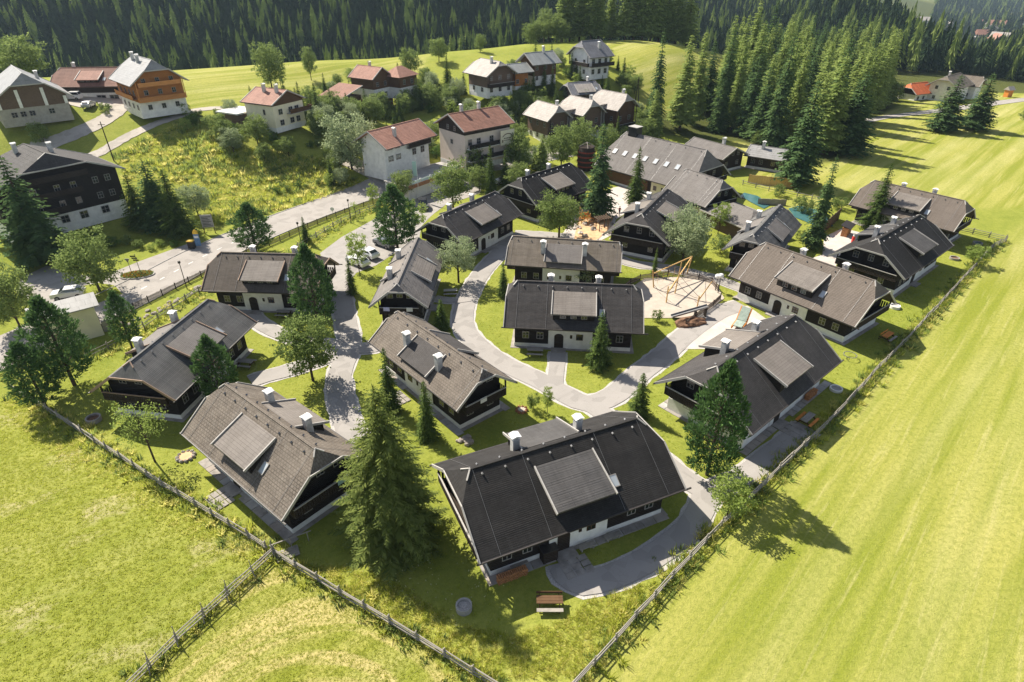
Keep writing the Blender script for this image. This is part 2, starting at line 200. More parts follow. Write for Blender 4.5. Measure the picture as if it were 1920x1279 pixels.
def zfun(x,y):
    """height of the terrain above the village green (metres)"""
    x=np.asarray(x,float).ravel();y=np.asarray(y,float).ravel();z=np.empty(len(x));P=CTRL[:,:2]/100.;n=len(P)
    for i in range(0,len(x),4000):
        a=x[i:i+4000]/100.;b=y[i:i+4000]/100.
        d2=(a[:,None]-P[None,:,0])**2+(b[:,None]-P[None,:,1])**2
        z[i:i+4000]=(.5*d2*np.log(d2+1e-12))@_TW[:n]+_TW[n]+_TW[n+1]*a+_TW[n+2]*b
    z=np.sign(z)*np.maximum(np.abs(z)-.35,0)
    return np.where(z>40,40+10*np.tanh((z-40)/10),z)

TREES=[
('hero','great spruce with long drooping boughs beside the scalloped-shingle chalet','',[(-9.97,36.07,16.13,4.94)]),
('spruce','slim dark spruce against the mottled chalet with two slope chimneys','',[(-13.23,53.78,8.13,1.69)]),
('spruce','young spruce just off the shaded corner of the mottled shingle chalet','',[(-8.62,49.17,7.37,1.48)]),
('spruce','spruce standing before the grey-brown chalet beside its white entrance','',[(10.45,62.32,7.79,1.87)]),
('spruce','small spruce in the lawn wedge behind the near-black shingle roof','',[(13.68,53.03,5.53,1.5)]),
('pine','big bushy stone pine at the corner of the pale dormer chalet','',[(18.63,43.89,12.69,2.86)]),
('young','small round leafy tree where the turnaround path meets the rail fence','',[(18.95,38.56,5.4,2.03)]),
('sparse','thin open-crowned tree in the rough grass by the scalloped chalet','',[(-35.02,45.66,7.45,2.56)]),
('pine','egg-shaped stone pine hugging the ribbed grey roof chalet','',[(-32.43,55.9,8.05,2.51)]),
('pine','tall stone pine covering the corner of the brown chalet by the car park','',[(-26.01,72.06,11.47,2.94)]),
('maple','round maple beside the path crossing','',[(-23.28,59.42,9.19,3.25)]),
('pine','column-shaped stone pine beside the stone-lined stream','',[(-48.22,66.68,7.89,2.1)]),
('spruce','slender little spruce beside the footpath from the car park','',[(-23.48,81.41,6.37,1.06)]),
('young','light green young ash at the edge of the car park','',[(-23.98,88.71,7.27,1.93)]),
('pine','loose dark pine overhanging parked cars','',[(-19.25,97.07,11.17,3.78)]),
('maple','light green tree by the car park entrance flag','',[(-22.37,124.43,6.63,2.42)]),
('young','leafy tree pressed behind the loose dark pine of the car park','',[(-17.41,102.69,7.54,2.73)]),
('pine','broad stone pine between road and brown roofed chalet','',[(-42.94,96.62,8.43,3.68)]),
('spruce','little spruce between the road fence and the car park','',[(-35.68,100.76,4.84,1.2)]),
('round','neat round crowned tree on the lawn below the dark brown chalet','',[(-8.14,85.3,7.78,3.09)]),
('spruce','bright young spruce beside the laundry balcony chalet','',[(-9.31,71.21,4.64,1.28)]),
('spruce','pale young spruce at the corner between the two central chalets','',[(-1.25,80.73,5.6,1.25)]),
('willow','silver-green shrub tree before the brown chalet with flanking chimneys','',[(10.91,84.58,4.89,2.67)]),
('maple','dense dark round maple beside the rock garden','',[(8.31,103.19,8.59,4.16)]),
('spruce','tall spruce standing in the rock garden of the square','',[(16.3,113.32,17.68,3.97)]),
('spruce','narrow dark spruce in front of the long lodge','',[(24.87,121.86,11.18,2.49)]),
('shrub','light green bush at the foot of the square spruce','',[(14.07,118.69,3.03,1.16)]),
('shrub','round bush at the gable of the chalet behind the willow','',[(18.58,97.97,4.95,1.9)]),
('willow','large silvery willow on the central lawn','',[(27.97,93.58,9.49,4.15)]),
('young','small upright tree beside the pool house','',[(37.03,105.2,6.41,1.82)]),
('shrub','light green bush on the lawn beside the slim panelled chalet','',[(34.96,96.62,3.42,1.79)]),
('spruce','thin little spruce beside the playground path','',[(22.15,87.93,4.74,0.71)]),
('shrub','round green bush at the playground edge','',[(19.71,73.5,1.9,0.8)]),
('spruce','tall slim spruce with bare lower trunk by the pool terrace','',[(51.22,98.43,15.86,2.37)]),
('spruce','tall dense spruce before the taupe roofed chalet','',[(65.94,107.79,11.73,2.93)]),
('shrub','small bush beside the slim panelled chalet','',[(50.62,102.21,1.98,0.94)]),
('young','small leafy tree beside the black roofed chalet and field fence','',[(74.26,91.7,3.69,1.98)]),
('shrub','bush on the pool bank below the plank screen','',[(56.1,116.85,3.32,1.57)]),
('shrub','dark bush beside the reeds of the pool','',[(55.63,125.85,2.82,1.44)]),
('shrub','dark bush at the water edge of the pool','',[(57.04,115.06,2.97,1.24)]),
('shrub','bush behind the tall slim spruce of the pool terrace','',[(64.48,118.07,2.6,1.79)]),
('shrub','small bush on the lawn beside the loop path','',[(2.34,53.97,2.38,0.76)]),
('young','tiny staked sapling beside the loop path','',[(3.83,53.4,3.7,0.81)]),
('spruce','big drooping spruce beside the yellow barrier','',[(-75.58,92.29,17.06,5.53)]),
('spruce','dark spruce in the clump below the dark apartment house','',[(-63.13,106.2,12.46,4.43)]),
('spruce','shorter dark spruce in the clump by the bus bay','',[(-59.14,104.17,11.64,3.99)]),
('spruce','pale spruce at the front of the clump below the dark apartment house','',[(-66.91,106.43,9.61,3.57)]),
('willow','grey-green tree between the dark spruces and the hay meadow','',[(-59.34,112.46,6.55,3.03)]),
('maple','open crowned tree on the road junction island','',[(-61.28,82.45,9.72,4.28)]),
('maple','dark leafy tree on the verge opposite the substation hut','',[(-65.88,71.78,9.27,3.14)]),
('maple','leafy tree leaning into view on the road verge','',[(-75.04,80.06,9.1,2.71)]),
('pine','loose dark pine in front of the substation hut','',[(-50.66,58.57,11.15,3.46)]),
('pine','leaning pine inside the corner of the rail fence','',[(-51.24,54.35,8.22,2.7)]),
('willow','large silvery birch beside the white house with garage','',[(-35.64,137.76,12.71,5.82)]),
('maple','tall leafy tree standing on the meadow edge above the cream house','',[(-67.38,185.62,12.18,4.19)]),
('young','small tree beside the tall leafy one on the meadow edge','',[(-64.74,185.53,6.89,2.1)]),
('spruce','tiny fir behind the weathered roof house','',[(-11.42,392.34,6.16,1.39)]),
('maple','broad pale ash above the old barn','',[(-123.7,168.67,12.99,7.36)]),
('shrub','round silver bush below the farm lane','',[(-101.14,136.64,4.55,2.53)]),
('maple','big dark leafed tree behind the car park','',[(-11.73,119.49,10.07,4.48)]),
('maple','leafy tree by the lodge approach road','',[(-8.7,138.93,8.41,3.14)]),
('spruce','narrow dark spruce beside the parked white cars','',[(-4.58,130.01,10.36,1.95)]),
('maple','tree in the lodge avenue, first by the guest house','',[(1.6,142.42,9.71,3.21)]),
('larch','pale larch in the lodge avenue','',[(6.81,143.13,8.68,2.35)]),
('maple','dense green tree in the lodge avenue beside the barrel tower','',[(11.69,147.74,9.82,3.69)]),
('maple','tall green tree behind the barrel tower','',[(16.7,152.33,10.4,3.78)]),
('maple','tree between the lodge roof and the terrace houses','',[(23.85,157.18,7.76,2.95)]),
('young','slender young tree between road and stream fence','',[(-27.63,119.82,4.98,1.28)]),
('sparse','thin sapling beside the stream fence','',[(-29.5,112.18,3.85,1.01)]),
('spruce','tall pale spruce at the front edge of the grove by the field','',[(61.78,133.38,21.42,6.06)]),
('spruce','full dark spruce at the grove corner casting a shadow on the field','',[(84.56,158.68,19.28,7.02)]),
('spruce','spruce left of the field pair by the country road','',[(123.57,183.32,15.07,5.67)]),
('spruce','spruce right of the field pair by the country road','',[(133.69,185.29,15.33,5.87)]),
('maple','leafy tree at the far field edge','',[(150.86,188.25,6.71,2.67)]),
('shrub','olive shrub beside the grey roofed cottage','',[(65.17,167.69,3.85,1.84)]),
('maple','round tree behind the red-roofed double house','',[(-31.4,208,9.0,3.4)]),
('maple','round tree at the top of the hill meadow','',[(-24,222,8,3.3)]),
('maple','small pale tree at the forest edge above the weathered roof house','',[(-11,236,6,2.2)]),
('maple','lone lollipop tree on the hill meadow','',[(-60,199,9.5,2.6)]),
('sparse','tiny bare-stemmed tree on the hill meadow','',[(-49,199,5,1.7)]),
('spruce','spruce tip poking up beside the left pasture','',[(-29.76,18.6,12.79,2.1)]),
('spruce','dark spruce in the dense grove beside the field','conifers of the grove beside the field',[(140.66,264.77,21.2,5.15),(73.26,213.41,16.5,4.94),(138.75,304.56,23.1,3.47),(112.3,281.5,19.0,3.65),(97.7,255.98,17.9,5.06),(77.88,191.05,18.0,3.95),(150.74,284.19,17.4,3.36),(106.61,261.0,22.6,3.68),(154.15,322.31,14.5,3.65),(58.4,181.68,15.1,3.49),(68.93,191.27,18.7,4.71),(131.19,266.74,19.1,4.47),(154.43,287.52,14.5,4.78),(135.02,248.21,17.4,4.27),(162.18,336.76,26.9,4.61),(82.91,190.12,23.4,3.85),(149.5,304.12,24.5,4.46),(131.47,273.59,19.9,3.84),(86.6,218.64,25.6,4.47),(163.88,324.45,26.7,4.52),(99.26,263.23,27.0,4.18),(110.11,266.96,24.1,3.45),(84.16,161.01,17.7,4.99),(39.41,178.59,25.0,3.65),(100.13,203.69,21.1,5.03),(150.64,319.12,23.9,5.1),(104.39,201.69,21.2,5.09),(68.38,165.99,26.9,4.63),(74.46,194.78,17.6,3.71),(128.52,254.9,18.6,4.88),(76.48,172.78,13.1,3.4),(60.81,188.12,26.2,4.0),(77.63,211.75,26.5,4.67),(144.59,319.28,21.9,4.88),(119.63,275.09,26.2,4.78),(159.51,291.73,21.8,4.72),(94.43,201.82,20.3,4.6),(111.77,237.25,17.5,3.34),(89.81,212.16,20.2,4.76),(88.26,195.5,23.9,4.28),(134.36,279.77,22.4,3.72),(59.36,199.35,20.2,4.21),(66.33,171.64,18.5,4.59),(141.34,312.6,24.0,4.4),(112.86,272.23,25.8,3.25),(155.59,334.89,20.6,4.99),(81.47,164.24,26.3,3.83),(76.95,205.97,17.4,3.21),(93.88,211.6,25.4,4.69),(139.06,309.09,18.0,4.37),(155.73,297.28,17.6,4.66),(65.24,177.36,21.3,4.49)]),
('larch','feathery light green larch in the dense grove beside the field','conifers of the grove beside the field',[(97.47,183.87,22.4,3.95),(83.42,170.68,25.9,4.15),(144.5,279.23,24.6,5.17),(134.09,261.86,22.4,4.61),(124.39,223.81,21.0,4.2),(122.95,253.45,22.8,5.08),(85.36,226.14,23.2,4.15),(80.02,219.93,23.4,4.74),(160.21,314.55,20.5,3.92),(132.99,309.01,17.2,5.13),(92.56,227.94,26.0,4.27),(78.8,196.39,26.7,4.06),(87.59,204.06,26.5,5.01),(136.34,284.68,18.4,4.81),(108.45,280.39,19.6,4.95),(122.99,271.06,14.7,4.6),(138.6,245.25,23.6,3.38),(119.51,228.15,22.7,4.34),(132.2,239.69,19.5,4.16),(118.86,281.38,23.1,4.17),(101.84,217.71,22.3,5.07),(113.71,246.18,19.5,4.68),(114.97,260.72,18.1,3.78),(157.46,327.34,25.9,4.83),(144.42,296.29,21.1,5.0),(121.42,302.18,21.7,4.9),(118.59,293.83,24.1,4.39),(106.4,197.2,22.7,4.17),(74.0,202.78,25.8,5.14),(72.92,219.2,26.3,3.68),(73.74,176.05,26.2,4.75),(160.0,303.07,24.5,3.33),(83.01,204.1,18.1,4.16),(62.61,183.03,22.6,3.24),(127.41,226.79,25.2,3.8),(101.14,229.08,15.8,3.27),(124.34,261.93,22.2,4.98),(115.35,211.24,23.2,4.82),(122.94,297.57,25.5,3.78),(138.13,318.81,24.8,3.79),(52.99,187.79,24.7,3.94),(101.13,235.66,21.4,5.08),(150.64,313.0,22.6,3.59),(70.73,207.95,26.2,3.86),(130.71,235.19,16.3,4.83),(97.29,188.0,22.8,4.29),(73.43,168.87,25.8,3.27),(71.74,184.07,20.4,4.57),(77.41,163.07,18.8,4.74),(101.38,250.49,15.9,4.99),(47.1,179.61,24.2,4.72),(118.64,268.71,14.3,3.85),(66.01,204.47,25.9,4.27),(121.63,218.61,25.8,4.24),(84.13,237.99,26.8,4.14),(66.35,209.22,14.7,4.06),(146.92,315.92,21.2,4.91),(150.69,291.67,23.8,3.77),(158.14,318.7,24.0,3.48),(83.3,177.34,24.6,4.2),(78.51,158.54,23.3,5.03),(128.16,231.9,26.1,3.21),(128.97,298.24,20.2,4.06),(104.71,254.92,21.3,3.37),(113.95,233.01,23.1,3.38),(92.8,221.8,18.1,4.32),(158.76,285.27,22.7,3.53),(102.55,194.34,21.1,4.4),(135.58,300.09,14.5,4.24),(74.35,188.37,14.1,5.01),(125.07,308.64,14.7,3.22)]),
('maple','pale broadleaf tree among the conifers of the grove','broadleaf trees of the grove',[(108.56,229.82,13.8,4.33),(97.86,218.91,10.9,4.14),(148.22,275.85,10.9,3.9),(77.06,179.31,12.2,3.41),(89.11,243.21,11.0,4.15),(99.32,239.63,9.1,4.37),(127.87,304.14,10.1,3.87),(147.44,308.65,10.3,4.4),(114.15,255.26,13.2,4.08),(96.35,232.41,9.0,4.09),(132.02,229.38,9.7,4.22),(106.3,216.79,10.1,4.31)]),
('larch','tall larch in the row on the grassy knoll','larches on the grassy knoll',[(19,261.0,22,4.78),(22,262.5,27,4.76),(26,265.3,29,5.34),(30,262.2,28,4.98),(33,263.1,27,5.05),(38,266.7,21,4.54),(43.5,264.9,28,4.74),(47,266.5,30,5.21),(50,264.2,29,4.61),(53.5,265.8,30,5.36),(57,267.7,29,5.03),(60,268.9,27,4.8),(64,268.6,24,4.65),(68,266.8,22,5.32)]),
('maple','pale rounded tree at the forest edge beside the larch row','pale trees at the forest edge',[(7,253,7,3.6),(10,254,8,3.6),(13.5,255,8,3.6),(16.5,256,10,3.6),(12,259,12,3.6),(18,255,8,3.6)]),
('spruce','garden fir in the row below the grey metal roofs','garden firs below the grey metal roofs',[(2.83,193.84,5.54,1.26),(6.27,193.1,6.97,1.41),(9.46,194.57,8.14,1.58),(11.8,193.77,7.98,1.73),(5.02,193.51,4.1,1.1)]),
('larch','larch at the lodge end of the grove','',[(37.94,172.17,13.19,2.9)]),
('spruce','blue fir behind the terrace houses','',[(28.1,182.94,7.18,0.91)]),
('spruce','clipped cypress in the garden below the slate roofed house','',[(26.73,196.81,4.43,0.95)]),
('spruce','dark clipped cypress beside the slate roofed house balcony','',[(33.35,211.69,4.32,0.93)]),
('spruce','dark cypress before the slate roofed house gable','',[(21.07,210.5,4.58,1.0)]),
('maple','leafy tree in the garden of the cream house on the hillside','garden plants of the cream house',[(-49.29,138.07,4.6,1.93),(-64.69,141.77,5.56,2.33),(-44.89,148.99,6.36,2.67),(-63.04,139.47,5.43,2.28),(-56.16,139.7,6.85,2.88),(-53.64,135.19,4.27,1.8)]),
('shrub','bush in the garden of the cream house on the hillside','garden plants of the cream house',[(-44.39,144.12,1.75,0.96),(-45.68,143.05,1.69,0.93),(-62.28,142.28,3.24,1.78),(-46.5,160.6,2.62,1.44),(-50.14,161.86,2.99,1.64),(-46.24,151.76,2.8,1.54)]),
('spruce','garden fir in the garden of the cream house on the hillside','garden plants of the cream house',[(-53.14,161.17,6.62,1.46),(-55.74,161.09,8.48,1.87),(-51.44,158.33,8.64,1.9),(-61.44,154.57,6.76,1.49)]),
('young','pale young tree in the garden of the cream house on the hillside','garden plants of the cream house',[(-54.21,162.47,4.22,1.39),(-59.43,139.28,3.56,1.18),(-61.94,157.58,3.91,1.29),(-45.14,155.13,3.51,1.16),(-51.42,137.99,3.49,1.15)]),
('willow','silvery tree in the garden of the cream house on the hillside','garden plants of the cream house',[(-66.24,152.81,4.29,1.93),(-60.64,136.78,5.57,2.51),(-59.34,156.69,4.79,2.16),(-47.26,155.11,4.46,2.01)]),
('spruce','garden fir in the garden of the double house on the hillside','garden plants of the double house',[(-26.27,187.05,6.27,1.38),(-29.06,194.73,5.14,1.13),(-52.47,185.04,6.68,1.47),(-33.59,197.33,8.24,1.81),(-30.66,176.39,7.04,1.55)]),
('shrub','bush in the garden of the double house on the hillside','garden plants of the double house',[(-32.19,175.48,1.74,0.96),(-33.25,195.61,2.69,1.48),(-53.14,193.48,1.83,1.01),(-53.33,189.4,2.33,1.28),(-38.03,199.53,1.96,1.08)]),
('young','pale young tree in the garden of the double house on the hillside','garden plants of the double house',[(-40.94,173.7,4.6,1.52),(-35.14,176.55,4.48,1.48),(-37.22,201.95,3.56,1.17),(-29.99,197.77,4.86,1.6)]),
('willow','silvery tree in the garden of the double house on the hillside','garden plants of the double house',[(-38.33,178.44,5.59,2.52),(-43.01,198.51,3.43,1.54),(-30.56,195.46,5.87,2.64),(-30.41,185.49,3.52,1.59),(-35.93,199.62,4.72,2.12),(-51.85,190.4,3.58,1.61)]),
('maple','leafy tree in the garden of the double house on the hillside','garden plants of the double house',[(-25.23,189.34,5.91,2.48),(-48.23,200.94,4.5,1.89),(-51.6,195.93,4.07,1.71),(-45.29,196.17,5.82,2.45),(-36.09,179.19,6.9,2.9)]),
('maple','leafy tree in the garden of the white house with rose roof on the hillside','garden plants of the white house with rose roof',[(-35.29,146.28,5.44,2.29),(-38.14,137.46,5.03,2.11),(-32.37,150.02,3.99,1.68),(-40.85,139.85,3.77,1.58),(-31.08,148.78,4.92,2.06),(-22.19,150.63,3.73,1.57)]),
('shrub','bush in the garden of the white house with rose roof on the hillside','garden plants of the white house with rose roof',[(-35.82,150.82,2.45,1.35),(-29.74,151.55,1.94,1.07),(-17.79,148.03,3.04,1.67),(-27.16,149.58,3.07,1.69),(-22.1,154.49,2.78,1.53),(-17.97,149.7,2.78,1.53),(-41.32,137.77,1.89,1.04)]),
('willow','silvery tree in the garden of the white house with rose roof on the hillside','garden plants of the white house with rose roof',[(-39.79,138.29,3.14,1.41),(-19.92,151.03,3.33,1.5),(-36.59,131.43,4.01,1.8),(-22.59,148.57,4.11,1.85)]),
('young','pale young tree in the garden of the white house with rose roof on the hillside','garden plants of the white house with rose roof',[(-38.84,129.79,3.54,1.17),(-38.86,135.74,3.85,1.27)]),
('spruce','garden fir in the garden of the white house with rose roof on the hillside','garden plants of the white house with rose roof',[(-37.36,143.67,9.07,2.0),(-38.26,146.75,5.69,1.25),(-38.8,131.57,6.02,1.32),(-30.16,154.16,5.11,1.12),(-28.24,153.83,7.64,1.68),(-26.56,152.41,6.96,1.53)]),
('maple','leafy tree in the garden of the guest house on the hillside','garden plants of the guest house',[(-9.9,156.59,5.63,2.37),(-7.13,132.47,5.8,2.44),(-2.71,156.58,5.95,2.5),(3.19,156.94,3.89,1.64),(1.08,158.26,6.99,2.94),(1.2,131.57,6.31,2.65),(-19.29,155.68,5.89,2.48)]),
('spruce','garden fir in the garden of the guest house on the hillside','garden plants of the guest house',[(-5.72,155.74,8.31,1.83),(-6.39,160.63,6.48,1.42),(5.27,145.83,5.16,1.13),(-4.51,133.5,6.25,1.38),(-1.48,135.27,8.01,1.76),(-3.43,154.93,7.54,1.66)]),
('shrub','bush in the garden of the guest house on the hillside','garden plants of the guest house',[(4.94,148.19,2.03,1.11),(6.87,147.17,3.12,1.71),(2.15,137.69,2.96,1.63),(0.03,153.36,2.93,1.61),(-12.89,158.14,1.84,1.01)]),
('young','pale young tree in the garden of the guest house on the hillside','garden plants of the guest house',[(2.7,148.06,4.07,1.34),(-12.34,156.49,4.61,1.52),(-22.52,152.73,6.0,1.98),(3.41,153.33,3.97,1.31)]),
('willow','silvery tree in the garden of the guest house on the hillside','garden plants of the guest house',[(6.61,150.3,4.56,2.05),(-24.0,151.18,5.72,2.57),(2.52,144.88,5.72,2.57)]),
('willow','silvery tree in the garden of the weathered roof house on the hillside','garden plants of the weathered roof house',[(-10.32,174.95,5.32,2.39),(-3.69,200.02,4.62,2.08),(-11.78,180.65,5.19,2.33),(-17.48,183.85,4.61,2.07)]),
('maple','leafy tree in the garden of the weathered roof house on the hillside','garden plants of the weathered roof house',[(4.02,191.14,4.83,2.03),(-17.18,187.72,5.69,2.39),(4.6,183.31,6.34,2.66),(-6.2,201.65,4.83,2.03),(-3.46,179.02,6.88,2.89),(-12.03,178.35,4.83,2.03),(-18.64,189.51,5.29,2.22)]),
('shrub','bush in the garden of the weathered roof house on the hillside','garden plants of the weathered roof house',[(-17.39,190.81,2.11,1.16),(-12.03,197.69,2.27,1.25),(5.36,189.47,2.66,1.47),(-0.76,202.39,2.89,1.59),(-8.38,199.81,3.25,1.79),(5.86,186.6,3.01,1.66),(0.28,180.47,2.49,1.37)]),
('young','pale young tree in the garden of the weathered roof house on the hillside','garden plants of the weathered roof house',[(-16.89,181.65,4.59,1.51),(-13.18,176.11,3.23,1.07),(-14.84,179.51,3.61,1.19),(-6.64,175.38,5.21,1.72),(8.69,189.35,5.08,1.68)]),
('spruce','garden fir in the garden of the weathered roof house on the hillside','garden plants of the weathered roof house',[(-4.03,203.1,5.11,1.12),(6.6,182.2,7.63,1.68)]),
('shrub','bush in the garden of the metal roofed house on the hillside','garden plants of the metal roofed house',[(-6.49,199.51,2.79,1.53),(20.09,192.86,1.83,1.01),(19.42,200.42,2.97,1.64),(-0.7,211.51,2.99,1.64),(19.95,205.71,1.81,0.99),(21.86,203.04,2.5,1.38),(11.34,209.71,3.31,1.82),(4.85,208.08,3.33,1.83),(16.52,204.51,2.53,1.39)]),
('spruce','garden fir in the garden of the metal roofed house on the hillside','garden plants of the metal roofed house',[(13.04,188.19,5.25,1.16),(17.99,203.12,7.18,1.58),(20.01,197.13,6.75,1.49),(12.38,211.52,7.1,1.56),(2.79,187.2,5.94,1.31),(7.21,209.1,8.55,1.88),(19.47,202.09,5.64,1.24)]),
('willow','silvery tree in the garden of the metal roofed house on the hillside','garden plants of the metal roofed house',[(7.14,183.75,5.15,2.32),(4.76,211.51,3.53,1.59),(16.57,186.58,4.55,2.05),(-2.3,202.88,4.95,2.23),(19.89,189.32,5.55,2.5)]),
('young','pale young tree in the garden of the metal roofed house on the hillside','garden plants of the metal roofed house',[(2.37,189.02,3.68,1.21)]),
('maple','leafy tree in the garden of the metal roofed house on the hillside','garden plants of the metal roofed house',[(0.42,210.2,3.7,1.56),(-3.2,198.34,4.34,1.82),(2.14,185.72,5.46,2.29)]),
('maple','leafy tree in the garden of the first terrace house on the hillside','garden plants of the first terrace house',[(16.11,162.91,4.67,1.96),(7.96,179.12,3.66,1.54),(-1.64,168.44,5.49,2.31),(8.58,180.81,6.8,2.86),(12.84,160.96,4.3,1.81),(9.72,157.27,4.99,2.1)]),
('spruce','garden fir in the garden of the first terrace house on the hillside','garden plants of the first terrace house',[(13.52,179.47,6.86,1.51),(0.87,178.48,6.55,1.44),(-0.34,177.21,8.2,1.8)]),
('young','pale young tree in the garden of the first terrace house on the hillside','garden plants of the first terrace house',[(12.6,181.95,4.26,1.4),(3.45,178.96,5.03,1.66),(13.46,163.54,5.55,1.83),(3.0,174.67,3.58,1.18)]),
('shrub','bush in the garden of the first terrace house on the hillside','garden plants of the first terrace house',[(20.31,165.26,3.1,1.71),(9.8,178.26,3.21,1.76),(0.84,175.94,2.51,1.38),(-0.28,162.23,2.06,1.13),(15.84,160.55,2.01,1.11),(13.93,158.76,2.06,1.13),(5.4,158.3,1.93,1.06),(22.38,167.3,2.23,1.22),(15.63,158.9,3.3,1.82),(20.07,162.53,2.03,1.12)]),
('willow','silvery tree in the garden of the first terrace house on the hillside','garden plants of the first terrace house',[(-2.1,175.37,3.52,1.58),(15.74,165.62,5.6,2.52)]),
('young','pale young tree in the garden of the middle terrace house on the hillside','garden plants of the middle terrace house',[(10.69,180.38,6.31,2.08),(7.27,177.34,4.1,1.35),(24.27,162.08,3.97,1.31),(18.29,166.3,3.55,1.17)]),
('shrub','bush in the garden of the middle terrace house on the hillside','garden plants of the middle terrace house',[(16.9,181.46,2.93,1.61),(21.03,186.45,3.04,1.67),(24.62,168.51,1.74,0.96),(10.77,184.88,1.72,0.95),(9.7,183.58,1.7,0.93),(16.49,183.81,2.12,1.17),(30.2,172.18,3.14,1.73),(21.96,184.0,3.14,1.73),(31.67,171.4,2.59,1.43),(18.21,183.23,1.96,1.08)]),
('spruce','garden fir in the garden of the middle terrace house on the hillside','garden plants of the middle terrace house',[(28.64,166.39,4.57,1.0),(26.8,168.98,4.63,1.02),(22.53,162.2,6.31,1.39),(20.99,181.69,6.23,1.37),(12.28,183.75,8.2,1.8)]),
('maple','leafy tree in the garden of the middle terrace house on the hillside','garden plants of the middle terrace house',[(14.29,182.35,4.3,1.81),(30.11,169.68,4.83,2.03),(18.3,184.96,6.02,2.53),(24.6,164.72,3.71,1.56)]),
('willow','silvery tree in the garden of the middle terrace house on the hillside','garden plants of the middle terrace house',[(24.43,186.0,5.51,2.48),(13.75,186.26,3.2,1.44)]),
('willow','silvery tree in the garden of the last terrace house on the hillside','garden plants of the last terrace house',[(35.77,176.66,3.72,1.67),(38.08,180.94,4.1,1.85),(32.84,169.02,4.89,2.2),(36.85,186.95,3.0,1.35),(30.43,165.39,3.97,1.79),(34.62,187.64,3.34,1.5),(34.33,171.02,5.21,2.34)]),
('shrub','bush in the garden of the last terrace house on the hillside','garden plants of the last terrace house',[(32.19,184.81,3.0,1.65),(33.2,172.85,2.54,1.4),(29.73,188.19,1.83,1.0),(37.04,174.38,1.82,1.0),(18.62,181.55,1.74,0.95),(35.44,180.37,2.25,1.24)]),
('maple','leafy tree in the garden of the last terrace house on the hillside','garden plants of the last terrace house',[(33.12,167.24,4.88,2.05),(36.24,178.86,5.32,2.23),(35.36,169.2,6.95,2.92),(29.13,190.17,3.68,1.54)]),
('spruce','garden fir in the garden of the last terrace house on the hillside','garden plants of the last terrace house',[(26.62,187.04,5.05,1.11),(28.1,170.01,7.01,1.54),(38.09,183.22,5.72,1.26),(27.48,190.83,8.91,1.96)]),
('young','pale young tree in the garden of the last terrace house on the hillside','garden plants of the last terrace house',[(26.69,165.16,4.17,1.38),(31.77,188.31,5.56,1.84),(39.79,181.54,5.79,1.91),(35.31,184.25,4.01,1.32)]),
('willow','silvery tree in the garden of the slate roofed house on the hillside','garden plants of the slate roofed house',[(14.35,214.36,5.48,2.47),(16.47,192.72,3.87,1.74)]),
('maple','leafy tree in the garden of the slate roofed house on the hillside','garden plants of the slate roofed house',[(36.68,196.95,5.45,2.29),(33.31,193.3,4.34,1.82),(21.89,192.18,4.17,1.75),(33.98,198.6,4.77,2.0),(34.52,201.39,3.81,1.6),(29.58,213.57,5.5,2.31)]),
('shrub','bush in the garden of the slate roofed house on the hillside','garden plants of the slate roofed house',[(16.1,194.66,2.39,1.32),(37.07,201.19,2.26,1.24),(18.02,190.47,3.05,1.68),(33.43,196.26,2.24,1.23),(22.71,190.07,2.21,1.22),(24.75,189.55,2.21,1.22),(28.11,195.16,1.73,0.95),(20.45,212.25,2.11,1.16),(32.66,201.35,3.07,1.69),(15.61,211.88,3.29,1.81)]),
('spruce','garden fir in the garden of the slate roofed house on the hillside','garden plants of the slate roofed house',[(33.96,203.49,7.01,1.54)]),
('young','pale young tree in the garden of the slate roofed house on the hillside','garden plants of the slate roofed house',[(19.12,216.0,4.28,1.41),(37.67,199.08,5.59,1.85),(24.51,192.45,4.5,1.48),(13.43,205.16,3.51,1.16),(36.08,204.08,5.33,1.76),(13.04,206.94,3.27,1.08)]),
('maple','small leafy tree in the hillside gardens','garden trees and bushes on the hillside',[(-42.86,158.15,4.39,1.67),(-45.77,165.5,7.16,2.72),(-26.06,200.15,6.33,2.41),(-18.47,185.5,5.98,2.27),(-45.66,158.24,7.48,2.84),(-29.27,192.94,4.43,1.68),(-30.13,186.19,6.1,2.32),(-35.03,179.67,4.59,1.74),(-0.06,178.3,5.49,2.09),(-51.14,166.01,7.17,2.72),(-23.27,187.76,7.06,2.68),(-30.29,195.25,6.04,2.3),(-50.49,168.25,4.14,1.57),(-37.59,169.17,6.79,2.58),(-28.22,184.61,4.35,1.65),(-40.89,166.68,6.67,2.53),(-30.58,180.76,6.59,2.5),(-36.15,171.05,6.5,2.47),(-42.45,161.14,3.97,1.51)]),
('willow','silvery leafed tree in the hillside gardens','garden trees and bushes on the hillside',[(-47.94,167.49,4.45,1.69),(0.9,181.8,4.22,1.6),(-28.99,189.79,5.84,2.22),(-16.55,188.24,5.22,1.98),(-26.56,191.72,3.54,1.35),(-45.12,151.01,6.65,2.53),(-24.07,193.93,5.54,2.1),(-15.79,190.86,6.15,2.34),(-43.84,167.16,6.21,2.36),(-1.12,174.88,4.18,1.59),(-44.72,154.29,6.76,2.57),(2.44,190.02,4.12,1.57),(-2.87,176.73,6.02,2.29),(-40.6,162.71,6.17,2.34),(-23.84,196.55,6.41,2.43),(-23.89,199.05,4.8,1.82)]),
